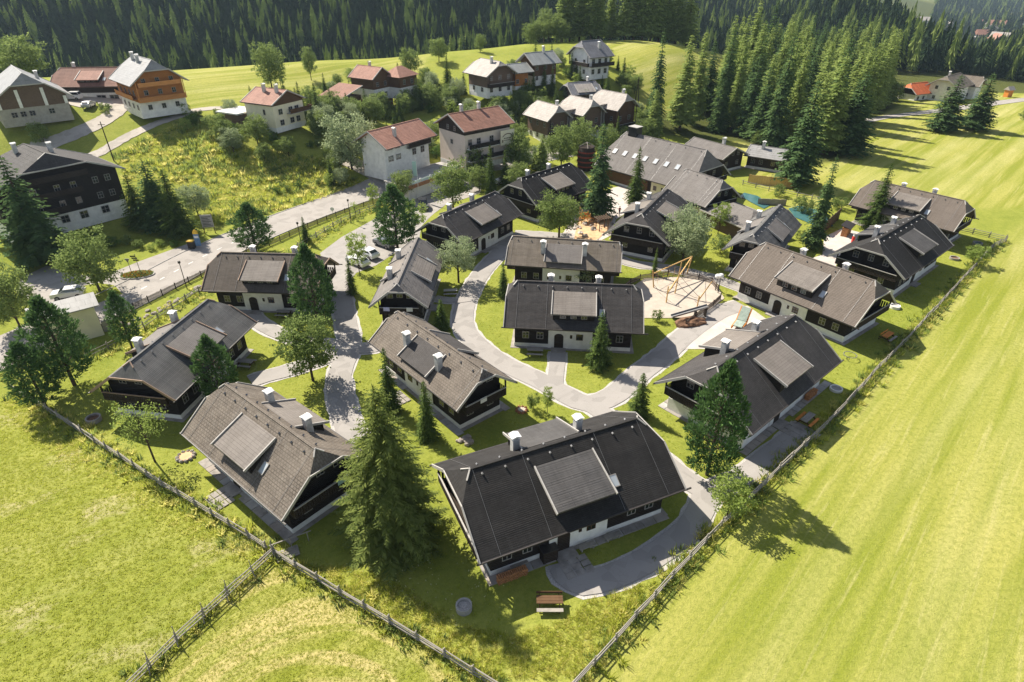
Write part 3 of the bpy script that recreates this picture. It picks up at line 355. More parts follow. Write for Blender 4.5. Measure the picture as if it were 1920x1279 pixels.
('spruce','dark garden fir in the hillside gardens','garden trees and bushes on the hillside',[(-27.07,186.66,8.74,1.92),(-44.76,161.14,8.68,1.91),(-46.78,155.8,9.93,2.19),(-38.32,166.52,5.54,1.22),(-39.33,174.79,7.37,1.62),(-17.92,193.08,7.02,1.54),(-42.96,169.34,6.59,1.45),(-19.0,195.65,10.07,2.21),(-14.12,193.44,6.42,1.41),(-24.01,191.0,6.09,1.34)]),
('shrub','round green bush in the hillside gardens','garden trees and bushes on the hillside',[(-21.06,185.86,2.63,1.44),(-38.74,172.02,2.4,1.32),(-44.41,171.2,3.24,1.78),(-21.36,195.0,2.21,1.22),(-14.56,186.94,2.52,1.39),(-34.4,175.54,2.85,1.57),(-3.07,179.18,1.94,1.06),(-26.34,194.91,3.72,2.04),(-51.24,161.93,2.09,1.15),(-48.86,163.51,2.22,1.22),(-32.76,182.15,2.36,1.3),(-36.33,173.8,2.08,1.14),(-21.53,190.69,2.45,1.34),(-25.95,189.43,3.46,1.9),(-40.22,169.33,2.13,1.17),(-30.69,183.42,3.72,2.04),(-42.15,164.63,2.85,1.57),(-21.78,197.98,2.41,1.33),(-23.42,184.97,2.71,1.49),(-18.91,188.78,1.91,1.05),(-32.64,178.18,2.81,1.55),(-49.25,171.46,3.34,1.84),(-47.59,160.15,2.14,1.17),(-46.21,163.15,1.92,1.05),(-52.16,159.77,3.63,2.0),(-45.03,148.1,2.86,1.57),(-28.56,196.81,2.43,1.34),(1.57,184.24,2.43,1.34),(-46.14,169.65,2.97,1.64),(0.04,172.64,2.25,1.24),(-36.14,177.09,2.34,1.29)]),
('shrub','garden bush below the cream house and farm chalet','bushes below the cream house',[(-77.9,154.45,3.05,1.59),(-73.44,147.74,3.19,1.66),(-72.67,149.89,2.73,1.42),(-73.59,144.97,2.9,1.51),(-69.37,146.08,2.92,1.52),(-70.74,154.66,1.53,0.8),(-66.92,148.86,1.73,0.9),(-69.41,157.92,1.56,0.81),(-64.77,150.49,1.74,0.91),(-45.16,149.61,3.76,1.96),(-47.13,151.75,2.79,1.45),(-56.54,141.5,2.38,1.24),(-53.19,141.84,2.63,1.37),(-61.14,143.28,2.4,1.25),(-59.93,147.13,2.2,1.14),(-55.49,144.17,2.65,1.38),(-53.82,154.82,2.82,1.47),(-53.45,162.15,2.67,1.39),(-66.89,140.74,2.13,1.11),(-94.64,151.11,1.74,0.91),(-96.46,153.08,2.01,1.05),(-95.74,154.55,1.52,0.79)]),
('shrub','low bush in the hedge along the road verge','hedge bushes along the road verge',[(-69.83,98.31,1.89,1.17),(-67.69,98.5,2.04,1.26),(-65.94,99.47,1.76,1.09),(-63.39,98.31,1.6,0.99),(-60.41,99.23,1.46,0.91),(-72.31,100.44,1.62,1.01),(-57.74,99.35,1.32,0.82),(-60.95,97.51,1.3,0.81),(-35.72,131.96,1.47,0.91),(-34.24,133.23,1.3,0.81),(-37.04,130.64,1.28,0.79),(-45.09,128.71,1.62,1.01),(-48.52,125.32,1.41,0.88),(-46.78,126.8,1.43,0.88),(-41.43,131.08,1.46,0.91),(-39.01,130.36,1.28,0.79),(-43.53,129.08,1.09,0.67)])]
RIBW={'A':([(0.48, 105.2),(-1.19, 99.12),(-4.63, 89.1),(-6.3, 81.75),(-6.81, 75.29),(-6.07, 70.66),(-3.71, 66.3),(-0.65, 62.67),(3.12, 59.53),(5.47, 57.21),(8.29, 55.02),(11.45, 56.5),(15.25, 60.96),(18.96, 65.06),(23.21, 70.24),(28.59, 75.6),(32.87, 78.1)], 2.9), 'A2':([(4.91, 57.94),(5.31, 61.52),(5.83, 65.68)], 1.9), 'B':([(31.17, 50.88),(26.09, 46.9),(22.13, 43.67),(18.22, 41.45),(16.44, 38.68),(14.33, 36.3),(10.68, 33.72),(7.88, 32.33),(5.56, 31.73),(4.44, 32.53),(4.01, 33.67)], 2.3), 'C':([(8.73, 54.73),(10.82, 51.94),(13.73, 47.69),(16.25, 43.53),(18.22, 41.45)], 2.4), 'D':([(-26.97, 87.17),(-24.65, 80.06),(-22.76, 73.8),(-20.71, 66.94),(-20.54, 61.86),(-20.07, 58.78),(-17.65, 51.94),(-15.89, 48.51)], 2.8), 'D2':([(-20.57, 66.3),(-23.6, 63.73),(-26.57, 61.63),(-29.0, 60.29),(-30.5, 59.21)], 2.6), 'D3':([(-20.57, 66.3),(-17.61, 66.68),(-15.49, 68.23)], 2.4), 'D4':([(-36.98, 76.83),(-34.76, 73.5),(-31.43, 70.66),(-26.86, 68.23),(-21.79, 67.19)], 2.3), 'E':([(0.48, 105.2),(4.78, 104.69),(9.48, 103.68)], 2.6), 'E2':([(13.8, 99.82),(19.06, 92.53),(24.7, 90.49),(30.61, 87.17),(34.93, 82.62)], 2.3), 'H10p':([(-8.25, 99.35),(-4.98, 97.97),(-1.37, 98.66)], 1.8), 'H8p':([(-6.18, 79.73),(-8.46, 79.24),(-11.24, 80.06)], 1.4)}
ROADW={'main':([(-66.48, 58.25),(-65.22, 63.25),(-64.22, 65.55),(-62.26, 69.29),(-59.43, 74.39),(-56.59, 80.06),(-54.15, 86.23),(-51.25, 94.86),(-47.32, 103.43),(-41.0, 114.18),(-34.04, 124.16),(-27.64, 131.48),(-20.32, 137.49),(-12.42, 143.77),(-1.3, 151.18),(6.65, 155.94),(13.63, 160.49)], 7.6), 'farm':([(-102.66, 134.53),(-98.49, 137.69),(-95.73, 141.43),(-93.82, 147.03),(-93.58, 153.37),(-95.25, 158.82),(-99.74, 164.25),(-106.04, 170.14),(-209.03, 326.63)], 4.2), 'lane':([(-91.23, 131.66),(-88.2, 134.8),(-84.93, 142.9),(-81.63, 149.11),(-78.9, 152.93),(-76.69, 157.74),(-70.93, 160.23),(-66.94, 158.21)], 3.0), 'east':([(92.74, 185.29),(114.95, 204.42),(129.49, 212.35),(144.68, 220.12),(169.94, 233.61),(207.62, 255.42)], 5.5), 'gasthof':([(-13.67, 136.11),(-19.5, 141.06),(-13.75, 145.31),(-7.63, 148.61),(0.0, 155.32)], 4.0), 'hill':([(-26.15, 133.14),(-30.72, 136.55),(-36.12, 140.41),(-41.17, 142.17)], 4.0)}
AREAW={'junction':[(-62.37, 90.09),(-60.8, 93.16),(-56.32, 100.29),(-54.62, 99.35),(-49.5, 104.18),(-47.66, 99.35),(-53.52, 84.94),(-56.17, 80.73),(-60.59, 77.62),(-63.89, 76.83),(-69.12, 79.07),(-73.48, 82.1),(-76.11, 87.17),(-74.7, 91.25),(-69.6, 88.71),(-64.11, 87.17)], 'carpark':[(-32.21, 96.4),(-30.28, 103.43),(-26.27, 112.18),(-22.78, 118.76),(-17.98, 127.27),(-12.38, 127.31),(-15.11, 116.33),(-16.73, 108.6),(-16.25, 101.0),(-19.69, 96.4),(-21.9, 91.5),(-24.49, 88.71),(-25.21, 83.5),(-26.9, 83.86),(-29.38, 89.49)], 'entrance':[(-25.92, 131.52),(-20.45, 138.74),(-13.37, 140.2),(-6.56, 136.64),(-6.91, 130.97),(-12.13, 124.25),(-17.79, 125.58),(-22.61, 117.7),(-25.55, 122.52)], 'square':[(7.94, 101.72),(12.1, 114.18),(14.82, 120.89),(21.89, 131.52),(28.9, 135.29),(29.09, 125.85),(23.7, 118.07),(19.7, 112.18),(17.61, 104.18),(13.29, 99.35),(9.16, 99.35)], 'sand':[(16.75, 82.1),(20.41, 86.6),(28.22, 87.55),(30.93, 84.76),(30.85, 80.06),(27.96, 76.83),(24.18, 74.24),(18.17, 74.24),(18.46, 79.24)], 'terrace':[(20.91, 66.3),(25.15, 71.78),(31.71, 77.78),(33.53, 77.78),(36.03, 70.66),(29.88, 66.94),(25.29, 66.3)], 'court':[(45.77, 92.12),(51.8, 95.74),(55.36, 103.43),(60.65, 107.79),(62.79, 105.71),(58.65, 99.35),(54.34, 94.86),(50.65, 89.1),(48.37, 90.09)], 'rockbed':[(10.68, 101.0),(12.13, 109.95),(14.35, 114.18),(18.13, 115.65),(19.28, 112.74),(17.47, 106.74),(14.39, 101.0),(11.91, 99.35)], 'island':[(-64.91, 80.73),(-65.04, 83.86),(-62.95, 85.12),(-60.02, 84.21),(-57.31, 81.41),(-59.38, 78.42),(-61.48, 78.1)], 'farmyard':[(-106.02, 154.48),(-109.9, 164.44),(-107.7, 169.21),(-102.88, 166.01),(-98.94, 159.68),(-100.62, 158.08),(-101.59, 153.05)], 'slabs':[(-84.18, 108.26),(-82.04, 110.47),(-75.4, 114.84),(-74.58, 113.57),(-79.96, 108.46),(-82.58, 106.31)], 'pool':[(48.97, 127.93),(51.08, 125.85),(51.87, 120.26),(49.73, 118.07),(48.44, 121.86),(47.53, 125.85)], 'pool2':[(54.57, 118.07),(57.63, 119.94),(59.8, 117.46),(60.1, 113.32),(59.25, 108.6),(56.74, 107.79),(55.39, 110.5),(53.99, 113.32)]}
FENW={'right':([(3.94, 23.12),(4.65, 23.84),(7.98, 27.37),(11.64, 30.96),(16.2, 35.62),(21.25, 40.13),(27.25, 45.74),(34.16, 51.94),(43.21, 60.96),(50.96, 68.23),(60.59, 77.62),(72.36, 89.1),(82.36, 98.89),(85.89, 101.0)], 2.5, 'long rail fence along the mown field'), 'top':([(86.12, 101.48),(83.6, 103.93),(80.69, 106.48)], 2.3, 'rail fence behind the black roofed chalet closing the field corner'), 'left':([(-56.59, 57.11),(-48.68, 52.39),(-40.69, 47.3),(-33.0, 42.47),(-26.4, 38.56),(-20.45, 34.9)], 2.4, 'rail fence along the rough grass beside the scalloped chalet'), 'bottom':([(-19.58, 34.41),(-15.16, 31.68),(-10.41, 28.88),(-6.11, 26.34),(-2.19, 24.02),(-0.54, 23.04)], 2.4, 'rail fence along the ditch below the great spruce'), 'spur':([(-19.67, 34.41),(-21.62, 30.96),(-23.76, 27.37),(-25.47, 23.87),(-25.97, 22.76)], 2.4, 'rail fence between the two pastures, tall pointed posts'), 'stream':([(-52.19, 63.85),(-49.24, 69.97),(-48.28, 74.09),(-46.41, 81.24),(-44.57, 83.86)], 2.6, 'two-rail fence above the stone-lined stream'), 'stream2':([(-36.25, 97.97),(-33.92, 104.69),(-31.57, 111.05),(-27.35, 117.85),(-25.01, 121.26)], 2.6, 'two-rail fence between stream ditch and car park'), 'pasture':([(50.35, 133.38),(54.53, 129.35),(59.56, 124.83),(64.31, 120.58),(67.38, 116.85)], 3.0, 'rail fence dividing pool garden and upper field')}
PICW={'road':([(-53.21, 76.83),(-50.65, 82.27),(-47.89, 87.93),(-44.62, 94.86),(-40.54, 101.48),(-37.25, 108.06),(-31.79, 116.55),(-26.44, 122.69)], 'brown picket fence along the road above the stream'), 'roadw':([(-61.08, 60.62),(-59.86, 62.09),(-59.32, 64.21)], 'picket fence beside the road below the substation hut'), 'roadm':([(-54.6, 70.66),(-53.5, 72.92),(-52.56, 75.29)], 'short picket fence between substation hut and stone pine'), 'play':([(16.51, 82.62),(18.81, 85.86),(24.99, 87.93),(30.2, 85.67),(30.6, 82.45)], 'low picket fence behind the playground'), 'play2':([(30.14, 79.73),(28.12, 77.15),(24.8, 73.8),(23.29, 72.06)], 'low picket fence between playground and concrete path')}
PT={'bench1':(2.85, 29.78), 'bench2':(31.36, 51.76), 'bench3':(48.61, 68.76), 'bench4':(2.87, 65.18), 'bench5':(-31.52, 74.99), 'bench6':(-32.22, 62.55), 'bench7':(-9.03, 81.41), 'ring1':(-3.64, 29.46), 'ring2':(-7.94, 37.95), 'ring3':(37.09, 57.62), 'ring4':(-44.63, 52.03), 'ring5':(54.14, 77.31), 'ring6':(80.36, 100.05), 'ring7':(72.73, 94.0), 'fire1':(-32.29, 46.35), 'fire2':(1.05, 53.78), 'rocks1':(-4.86, 48.84), 'hoop':(41.66, 64.21), 'wood1':(0.09, 32.28), 'person':(20.65, 114.48), 'barrel':(17.27, 145.1), 'flag':(-19.3, 125.32), 'board':(-54.29, 105.2), 'totem':(-53.31, 98.43), 'bin':(-54.49, 98.43), 'hut':(-56.97, 69.29), 'lamp1':(-48.59, 83.15), 'lamp2':(-35.97, 98.89), 'lamp3':(-30.14, 110.5), 'lamp4':(30.4, 81.75), 'lamp5':(30.25, 82.62), 'rsign':(-33.75, 112.18), 'flower':(-58.37, 87.74), 'slide':(24.62, 74.54), 'soil':(24.22, 72.92), 'playhouse':(30.67, 72.06), 'tank':(2.36, 54.73), 'car1':(-64.47, 80.4), 'car2':(-105.95, 158.04), 'car3':(-108.23, 160.68), 'car4':(-99.91, 153.93), 'car5':(-23.86, 94.86), 'car6':(-24.78, 91.7), 'car7':(-21.81, 99.35), 'car8':(-17.67, 119.26), 'car9':(-1.91, 136.43), 'car10':(1.46, 139.62), 'car11':(-2.09, 131.89), 'p1':(21.29, 83.5), 'p2':(22.13, 78.75), 'p3':(23.98, 81.58), 'p4':(26.69, 79.24), 'p5':(27.28, 88.12), 'p6':(26.01, 76.83), 'kiosk':(192.03, 254.67), 'barrier':(-73.77, 93.12), 'rockA':(13.38, 104.69), 'sheds':(-208.62, 342.44), 'bridge':(-18.56, 34.52), 'utilpole':(-84.0, 131.51), 'bin2':(3.06, 33.88), 'pooltub':(19.6, 115.06), 'pa':(16.85, 105.71), 'ext':(59.24, 101.0), 'crate':(59.72, 104.69), 'poles':(35.91, 191.12)}
ZONEW={'hay':[(-84.83, 133.58),(-77.05, 149.96),(-62.32, 139.3),(-51.92, 138.86),(-41.84, 139.75),(-30.97, 130.94),(-38.52, 124.5),(-47.45, 115.06),(-54.96, 108.29),(-64.35, 123.58),(-78.05, 123.59)], 'hill':[(-172.66, 341.89),(-104.8, 367.73),(12.99, 415.99),(66.92, 451.92),(155.09, 482.8),(65.29, 218.27),(40.5, 171.97),(33.67, 179.65),(35.67, 213.7),(28.0, 394.25),(-17.88, 376.41),(-29.77, 206.3),(-54.13, 197.95),(-71.47, 161.65),(-79.04, 156.29)], 'grove':[(33.01, 174.74),(44.25, 174.73),(63.06, 169.94),(65.14, 148.64),(77.65, 150.93),(94.6, 169.94),(122.13, 214.78),(145.6, 241.33),(176.02, 324.28),(170.1, 357.38),(140.11, 345.6),(84.93, 241.82),(56.77, 204.81)], 'pasture':[(-70.92, 51.05),(-56.06, 56.5),(-32.84, 42.13),(-19.85, 34.41),(-25.8, 23.12),(-45.15, 23.12)], 'bottom':[(-19.51, 34.2),(-25.62, 23.12),(-23.88, 19.8),(-0.33, 19.8),(-0.54, 22.9),(-10.38, 28.7)], 'dry':[(-56.06, 56.5),(-32.87, 42.2),(-20.07, 34.41),(-20.65, 32.94),(-23.21, 33.98),(-34.12, 39.81),(-48.98, 48.51),(-56.62, 54.73)], 'roughn':[(-17.36, 33.46),(-10.46, 29.1),(-2.2, 24.21),(4.38, 24.02),(11.74, 31.44),(8.53, 32.43),(3.99, 28.66),(0.0, 27.37),(-3.96, 28.22),(-8.39, 31.44),(-13.89, 33.46)], 'roughw':[(-57.15, 57.21),(-44.41, 51.94),(-31.83, 43.17),(-25.7, 39.18),(-17.83, 35.06),(-19.44, 34.52),(-33.17, 42.82)]}
# ------------------------------------------------------------------ terrain
def inpoly(x,y,P):
    r=np.zeros(len(x),bool); j=len(P)-1
    for i in range(len(P)):
        xi,yi=P[i];xj,yj=P[j]
        if yi!=yj: r^=((yi>y)!=(yj>y))&(x<(xj-xi)*(y-yi)/(yj-yi)+xi)
        j=i
    return r
def zat(x,y): return float(zfun([x],[y])[0])
t=NT('meadow'); p=t.pos()
def attr(n): 
    a=t.n('ShaderNodeAttribute',attribute_name=n); return a.outputs['Fac']
zf,zr,zw,zd,zb=attr('zf'),attr('zr'),attr('zw'),attr('zd'),attr('zb')
big=t.noise(p,.045,5,.6); mid=t.noise(p,.35,6,.65); fine=t.noise(p,2.2,6,.75); vf=t.noise(p,7.5,3,.7)
rowd=t.rmap(p,-46,(.022,.52,.1)); row=t.noise(rowd,1.,4,.55); row2=t.noise(t.rmap(p,-45,(.014,.20,.1)),1.,3,.5)
lawn=t.mix(t.ramp(mid,[(.3,0.),(.7,1.)]),(.165,.205,.028),(.285,.305,.058)); lawn=t.mix(t.ramp(big,[(.42,0.),(.68,.7)]),lawn,(.31,.315,.065))
fld=t.mix(t.ramp(row,[(.40,0.),(.58,1.)]),(.235,.252,.036),(.375,.355,.095)); fld=t.mix(t.ramp(row2,[(.47,0.),(.68,.75)]),fld,(.50,.455,.19)); fld=t.mix(t.ramp(big,[(.40,.35),(.62,0.)]),fld,(.20,.245,.03)); fld=t.mix(t.ramp(t.noise(t.rmap(p,-48,(.055,1.1,.1)),1.,6,.72),[(.55,0.),(.70,.55)]),fld,(.53,.47,.22))
rgh=t.mix(t.ramp(mid,[(.3,0.),(.72,1.)]),(.25,.285,.042),(.43,.415,.11)); rgh=t.mix(t.ramp(t.noise(p,.16,5,.7),[(.52,0.),(.74,.7)]),rgh,(.46,.42,.16))
c=t.mix(zf,lawn,fld); c=t.mix(zr,c,rgh)
bar=t.ramp(t.noise(t.rmap(p,-25,(.09,.16,.1)),1.,6,.7),[(.54,0.),(.68,.9)]); c=t.mix(t.math('MULTIPLY',bar,zb),c,(.47,.40,.24))
# mowing arcs in the lower pasture
sx=t.n('ShaderNodeSeparateXYZ'); t.l(p,sx.inputs[0]); dx=t.math('SUBTRACT',sx.outputs[0],-13.); dy=t.math('SUBTRACT',sx.outputs[1],18.); rad=t.math('SQRT',t.math('ADD',t.math('MULTIPLY',dx,dx),t.math('MULTIPLY',dy,dy)))
arc=t.noise(None,1.,4,.6); arcn=[q for q in t.t.nodes if q.type=='TEX_NOISE'][-1]; cv=t.n('ShaderNodeCombineXYZ'); t.l(t.math('MULTIPLY',rad,.55),cv.inputs[0]); t.l(t.math('MULTIPLY',sx.outputs[0],.05),cv.inputs[1]); t.l(cv.outputs[0],arcn.inputs['Vector'])
c=t.mix(t.math('MULTIPLY',t.ramp(arc,[(.47,0.),(.57,.9)]),zd),c,(.52,.43,.19))
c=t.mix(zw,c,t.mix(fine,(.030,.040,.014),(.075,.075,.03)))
c=t.mix(t.ramp(fine,[(.34,.55),(.56,0.)]),c,t.mix(.5,c,(.05,.085,.012),'MULTIPLY') if 0 else (.13,.165,.022)); c=t.mix(t.ramp(vf,[(.55,0.),(.8,.45)]),c,(.44,.43,.16))
c=t.mix(t.ramp(t.noise(p,16.,2,.6),[(.3,.35),(.5,0.)]),c,(.18,.22,.034)); h=t.math('ADD',t.math('MULTIPLY',fine,.7),t.math('MULTIPLY',vf,.35)); t.bump(h,.75,.22); t.done(c,.95,.05)
def axis(a,b,s,lo,hi,g):
    q=list(np.arange(a,b+.01,s)); d=s
    while q[-1]<hi: d*=g; q.append(q[-1]+d)
    d=s
    while q[0]>lo: d*=g; q.insert(0,q[0]-d)
    return np.array(q)
xs=axis(-118,128,1.25,-4500,5200,1.115); ys=axis(8,262,1.25,-400,5600,1.11)
X,Y=np.meshgrid(xs,ys); vx,vy=X.ravel(),Y.ravel(); vz=zfun(vx,vy)
nx,ny=len(xs),len(ys); i=np.arange((nx-1)*(ny-1)); a=(i//(nx-1))*nx+i%(nx-1)
me=bpy.data.meshes.new('ground'); me.vertices.add(nx*ny); me.vertices.foreach_set('co',np.stack([vx,vy,vz],1).ravel())
me.loops.add(4*len(a)); me.loops.foreach_set('vertex_index',np.stack([a,a+1,a+nx+1,a+nx],1).ravel().astype(np.int32)); me.polygons.add(len(a)); me.polygons.foreach_set('loop_start',np.arange(0,4*len(a),4,dtype=np.int32)); me.update(); me.validate()
def soften(m,k=1):
    m=m.reshape(ny,nx).astype(float)
    for _ in range(k):
        q=np.pad(m,1,mode='edge'); m=(q[:-2,1:-1]+q[2:,1:-1]+q[1:-1,:-2]+q[1:-1,2:]+2*m)/6
    return m.ravel()
fx,fy=4.65,23.84; side=79.98*(vy-fy)-75.98*(vx-fx)
field=((side<0)&(vy<250)&(vx>0))|((vx>52)&(vy>118)&(vx>52+(vy-118)*.12))|inpoly(vx,vy,ZONEW['hill'])
bott=inpoly(vx,vy,ZONEW['bottom']); past=inpoly(vx,vy,ZONEW['pasture'])
rough=inpoly(vx,vy,ZONEW['hay'])|inpoly(vx,vy,ZONEW['dry'])|inpoly(vx,vy,ZONEW['roughn'])|inpoly(vx,vy,ZONEW['roughw'])|((side>0)&(side<160)&(vy<60)&(vx>0))
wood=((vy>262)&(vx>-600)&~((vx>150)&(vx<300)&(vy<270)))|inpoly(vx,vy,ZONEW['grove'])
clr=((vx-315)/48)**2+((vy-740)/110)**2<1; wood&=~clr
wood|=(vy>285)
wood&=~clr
farm=(vy>1500)&(np.sin(vx*.011+vy*.004)+np.sin(vy*.013)>1.1); wood&=~farm
for nme,v in(('zf',soften(np.maximum((field|clr|farm)*1.,np.maximum(bott*1.,past*.42)),1)),('zr',soften(rough*1.,2)),('zw',soften(wood*1.,1)),('zd',soften(bott*1.,1)),('zb',soften(past*1.,2))):
    at=me.attributes.new(nme,'FLOAT','POINT'); at.data.foreach_set('value',np.clip(v,0,1).astype(np.float32))
me.polygons.foreach_set('use_smooth',[True]*len(me.polygons))
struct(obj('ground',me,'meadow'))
# ------------------------------------------------------------------ roads, paths, paved areas
def catmull(P,step=.9):
    P=[Vector((*p,0)) for p in P]; Q=[P[0]*2-P[1]]+P+[P[-1]*2-P[-2]]; out=[]
    for i in range(1,len(Q)-2):
        n=max(2,int((Q[i+1]-Q[i]).length/step))
        for k in range(n):
            s=k/n; a,b,c_,d=Q[i-1],Q[i],Q[i+1],Q[i+2]
            out.append(.5*((2*b)+(c_-a)*s+(2*a-5*b+4*c_-d)*s*s+(3*b-a-3*c_+d)*s**3))
    out.append(P[-1]); return out
def ribbon(name,P,wd,off,mat,o0=0.,jit=0.,seed=1,cols=5):
    rg=random.Random(seed); c_=catmull(P); L=len(c_); V=[]
    for i in range(L):
        d=(c_[min(i+1,L-1)]-c_[max(i-1,0)]).normalized(); nrm=Vector((-d.y,d.x,0)); ja,jb=rg.uniform(-jit,jit),rg.uniform(-jit,jit)
        for k in range(cols):
            s=-1+2*k/(cols-1); q=c_[i]+nrm*(o0+s*wd/2+(ja if k==0 else jb if k==cols-1 else 0)); V.append((q.x,q.y))
    V=np.array(V); z=zfun(V[:,0],V[:,1])+off
    f=[(i*cols+k,i*cols+k+1,(i+1)*cols+k+1,(i+1)*cols+k) for i in range(L-1) for k in range(cols-1)]
    m=bpy.data.meshes.new(name); m.from_pydata([(a,b,c2) for (a,b),c2 in zip(V,z)],[],[q[::-1] for q in f]); m.update()
    return struct(obj(name,m,mat))
def area(name,P,off,mat,jit=0):
    bm=bmesh.new(); vs=[bm.verts.new((x,y,0)) for x,y in P]; fc=bm.faces.new(vs); bmesh.ops.triangulate(bm,faces=[fc]); bmesh.ops.subdivide_edges(bm,edges=bm.edges[:],cuts=3,use_grid_fill=True); bm.normal_update()
    if sum(f.normal.z for f in bm.faces)<0: bmesh.ops.reverse_faces(bm,faces=bm.faces[:])
    zz=zfun([v.co.x for v in bm.verts],[v.co.y for v in bm.verts])
    for v,z in zip(bm.verts,zz): v.co.z=z+off
    m=bpy.data.meshes.new(name); bm.to_mesh(m); bm.free(); return struct(obj(name,m,mat))
k=0
for n_,(P,wd) in RIBW.items():
    k+=1; ribbon('gravel_edging',P,wd+.62,.008+.003*k,'gravel',jit=.13,seed=k); ribbon('footpath',P,wd,.06+.004*k,'pathway',jit=.03,seed=k+40)
ribbon('road',ROADW['main'][0],8.8,.05,'asphalt',cols=9); ribbon('farm_track',ROADW['farm'][0],4.2,.10,'lane_gravel',jit=.15); ribbon('hill_lane',ROADW['lane'][0],2.8,.09,'lane_gravel',jit=.15); ribbon('country_road',ROADW['east'][0],5.5,.09,'asphalt'); ribbon('driveway',ROADW['gasthof'][0],4.,.07,'asphalt'); ribbon('driveway',ROADW['hill'][0],4.,.085,'lane_gravel')
for i_,(n_,nm,mt) in enumerate([('junction','road_junction','asphalt'),('carpark','parking_lot','pathway'),('entrance','forecourt','asphalt'),('square','square','paving'),('terrace','concrete_yard','paving'),('court','courtyard','paving'),('farmyard','farmyard','lane_gravel'),('slabs','patio','slab')]):
    area(nm,AREAW[n_],.022+.0045*i_ if i_ not in(6,7) else .12,mt)
area('sand',AREAW['sand'],.075,'sandfine'); area('sand',AREAW['rockbed'],.09,'sandorange'); area('verge',AREAW['island'],.085,'meadow')
for q in('pool','pool2'): area('pool_water',AREAW[q],.10,'water')
P=ROADW['main'][0]
for sgn in(-1,1):                                             # kerbs with a real step
    c_=catmull(P[3:16],1.8); mb=MB()
    for i in range(len(c_)-1):
        d=(c_[i+1]-c_[i]).normalized(); nrm=Vector((-d.y,d.x,0))*sgn*4.48; a_=c_[i]+nrm; b_=c_[i+1]+nrm
        mb.beam((a_.x,a_.y,zat(a_.x,a_.y)+.05),(b_.x,b_.y,zat(b_.x,b_.y)+.05),.16,.16)
    struct(mb.build('kerb','concrete'))
c_=catmull(P[5:9],1.)                                         # dashed centre line
for i in range(0,len(c_)-2,3):
    a_,b_=c_[i],c_[i+1]; d=(b_-a_).normalized(); q=Vector((-d.y,d.x,0))*.07; z=.062
    struct(MB().poly([(a_-q).to_tuple()[:2]+(z,),(b_-q).to_tuple()[:2]+(z,),(b_+q).to_tuple()[:2]+(z,),(a_+q).to_tuple()[:2]+(z,)][::1]).build('lane_marking','white'))
# ------------------------------------------------------------------ houses
_wm=MB()
for a_ in((-.5,-.43,0,1.2),(.43,.5,0,1.2)): _wm.box(a_[0],a_[1],-.05,.0,a_[2],a_[3])
_wm.box(-.43,.43,-.05,0,0,.07).box(-.43,.43,-.05,0,1.13,1.2).box(-.03,.03,-.045,0,.07,1.13).box(-.43,.43,-.045,0,.62,.67)
simple('frame',(.30,.28,.26),.6,.3,.1); WIN=_wm.mesh('window'); WIN.materials.append(M['frame'])
WIND=WIN.copy(); WIND.materials.clear(); WIND.materials.append(M['timber_brown'])
PANE=MB().box(-.44,.44,-.012,0,.06,1.14).mesh('pane'); PANE.materials.append(M['glass'])
_dw=MB(); _dw.v=list(_wm.v); _dw.f=list(_wm.f); _dw.m=[0]*len(_wm.f); _dw.cm=1; _dw.box(-.44,.44,-.012,0,.06,1.14)
DWIN=_dw.mesh('window'); DWIN.materials.append(M['frame']); DWIN.materials.append(M['glass'])
_sk=MB(); _sk.box(-.5,.5,-.07,0,0,.09).box(-.5,.5,-.07,0,1.11,1.2).box(-.5,-.41,-.07,0,.09,1.11).box(.41,.5,-.07,0,.09,1.11); _sk.cm=1; _sk.box(-.42,.42,-.05,0,.08,1.12); SKYL=_sk.mesh('skylight'); SKYL.materials.append(M['frame']); SKYL.materials.append(M['skylight_glass'])
def window(parent,x,y,z,face,w=.9,h=1.0,dark=False):
    o=obj('window',WIND if dark else WIN,None,parent,(x,y,z),{'F':0,'B':math.pi,'R':math.pi/2,'L':-math.pi/2}[face]); o.scale=(w,1,h/1.2)
    obj('pane',PANE,None,o)
def dwindow(parent,x,y,z,rz,w,h):
    o=obj('window',DWIN,None,parent,(x,y,z),rz); o.scale=(w,1,h/1.2)
VENT=MB().tube((0,0,0),(0,0,.2),.03,.03,5).prism([(-.09,-.07,.15),(.09,-.07,.15),(0,-.07,.25)],(0,.18,0)).mesh('roof_vent'); VENT.materials.append(M['metal'])
def chimney(parent,x,y,z0,h,w=.62,mat='chimney_plaster'):
    o=MB().box(-w/2,w/2,-w/2,w/2,0,h).build('chimney',mat,parent,(x,y,z0))
    mb=MB(); 
    for sx in(-1,1):
        for sy in(-1,1): mb.box(sx*w*.42-.06,sx*w*.42+.06,sy*w*.42-.06,sy*w*.42+.06,h,h+.26)
    mb.prism([(-w*.72,-w*.66,h+.26),(w*.72,-w*.66,h+.26),(0,-w*.66,h+.42)],(0,w*1.32,0)); mb.build('cowl','plaster',o)
def courses(mb,hl,ytop,ztop,ybot,zbot,n,step=.024):
    """stepped shingle courses; hl(v) = half length at fraction v"""
    nv=Vector((0,-(zbot-ztop),(ybot-ytop))); nv=nv if nv.z>0 else -nv; nv.normalize()
    for i in range(n):
        v0,v1=i/n,(i+1)/n; a,b=hl(v0),hl(v1)
        p=lambda v,x,e: (x,ytop+(ybot-ytop)*v+nv.y*e,ztop+(zbot-ztop)*v+nv.z*e)
        q=[p(v0,-a,.004),p(v0,a,.004),p(v1,b,step),p(v1,-b,step)]; mb.poly(q if ybot<ytop and 0 else q); mb.poly([p(v1,-b,step),p(v1,b,step),p(v1,b,0),p(v1,-b,0)])
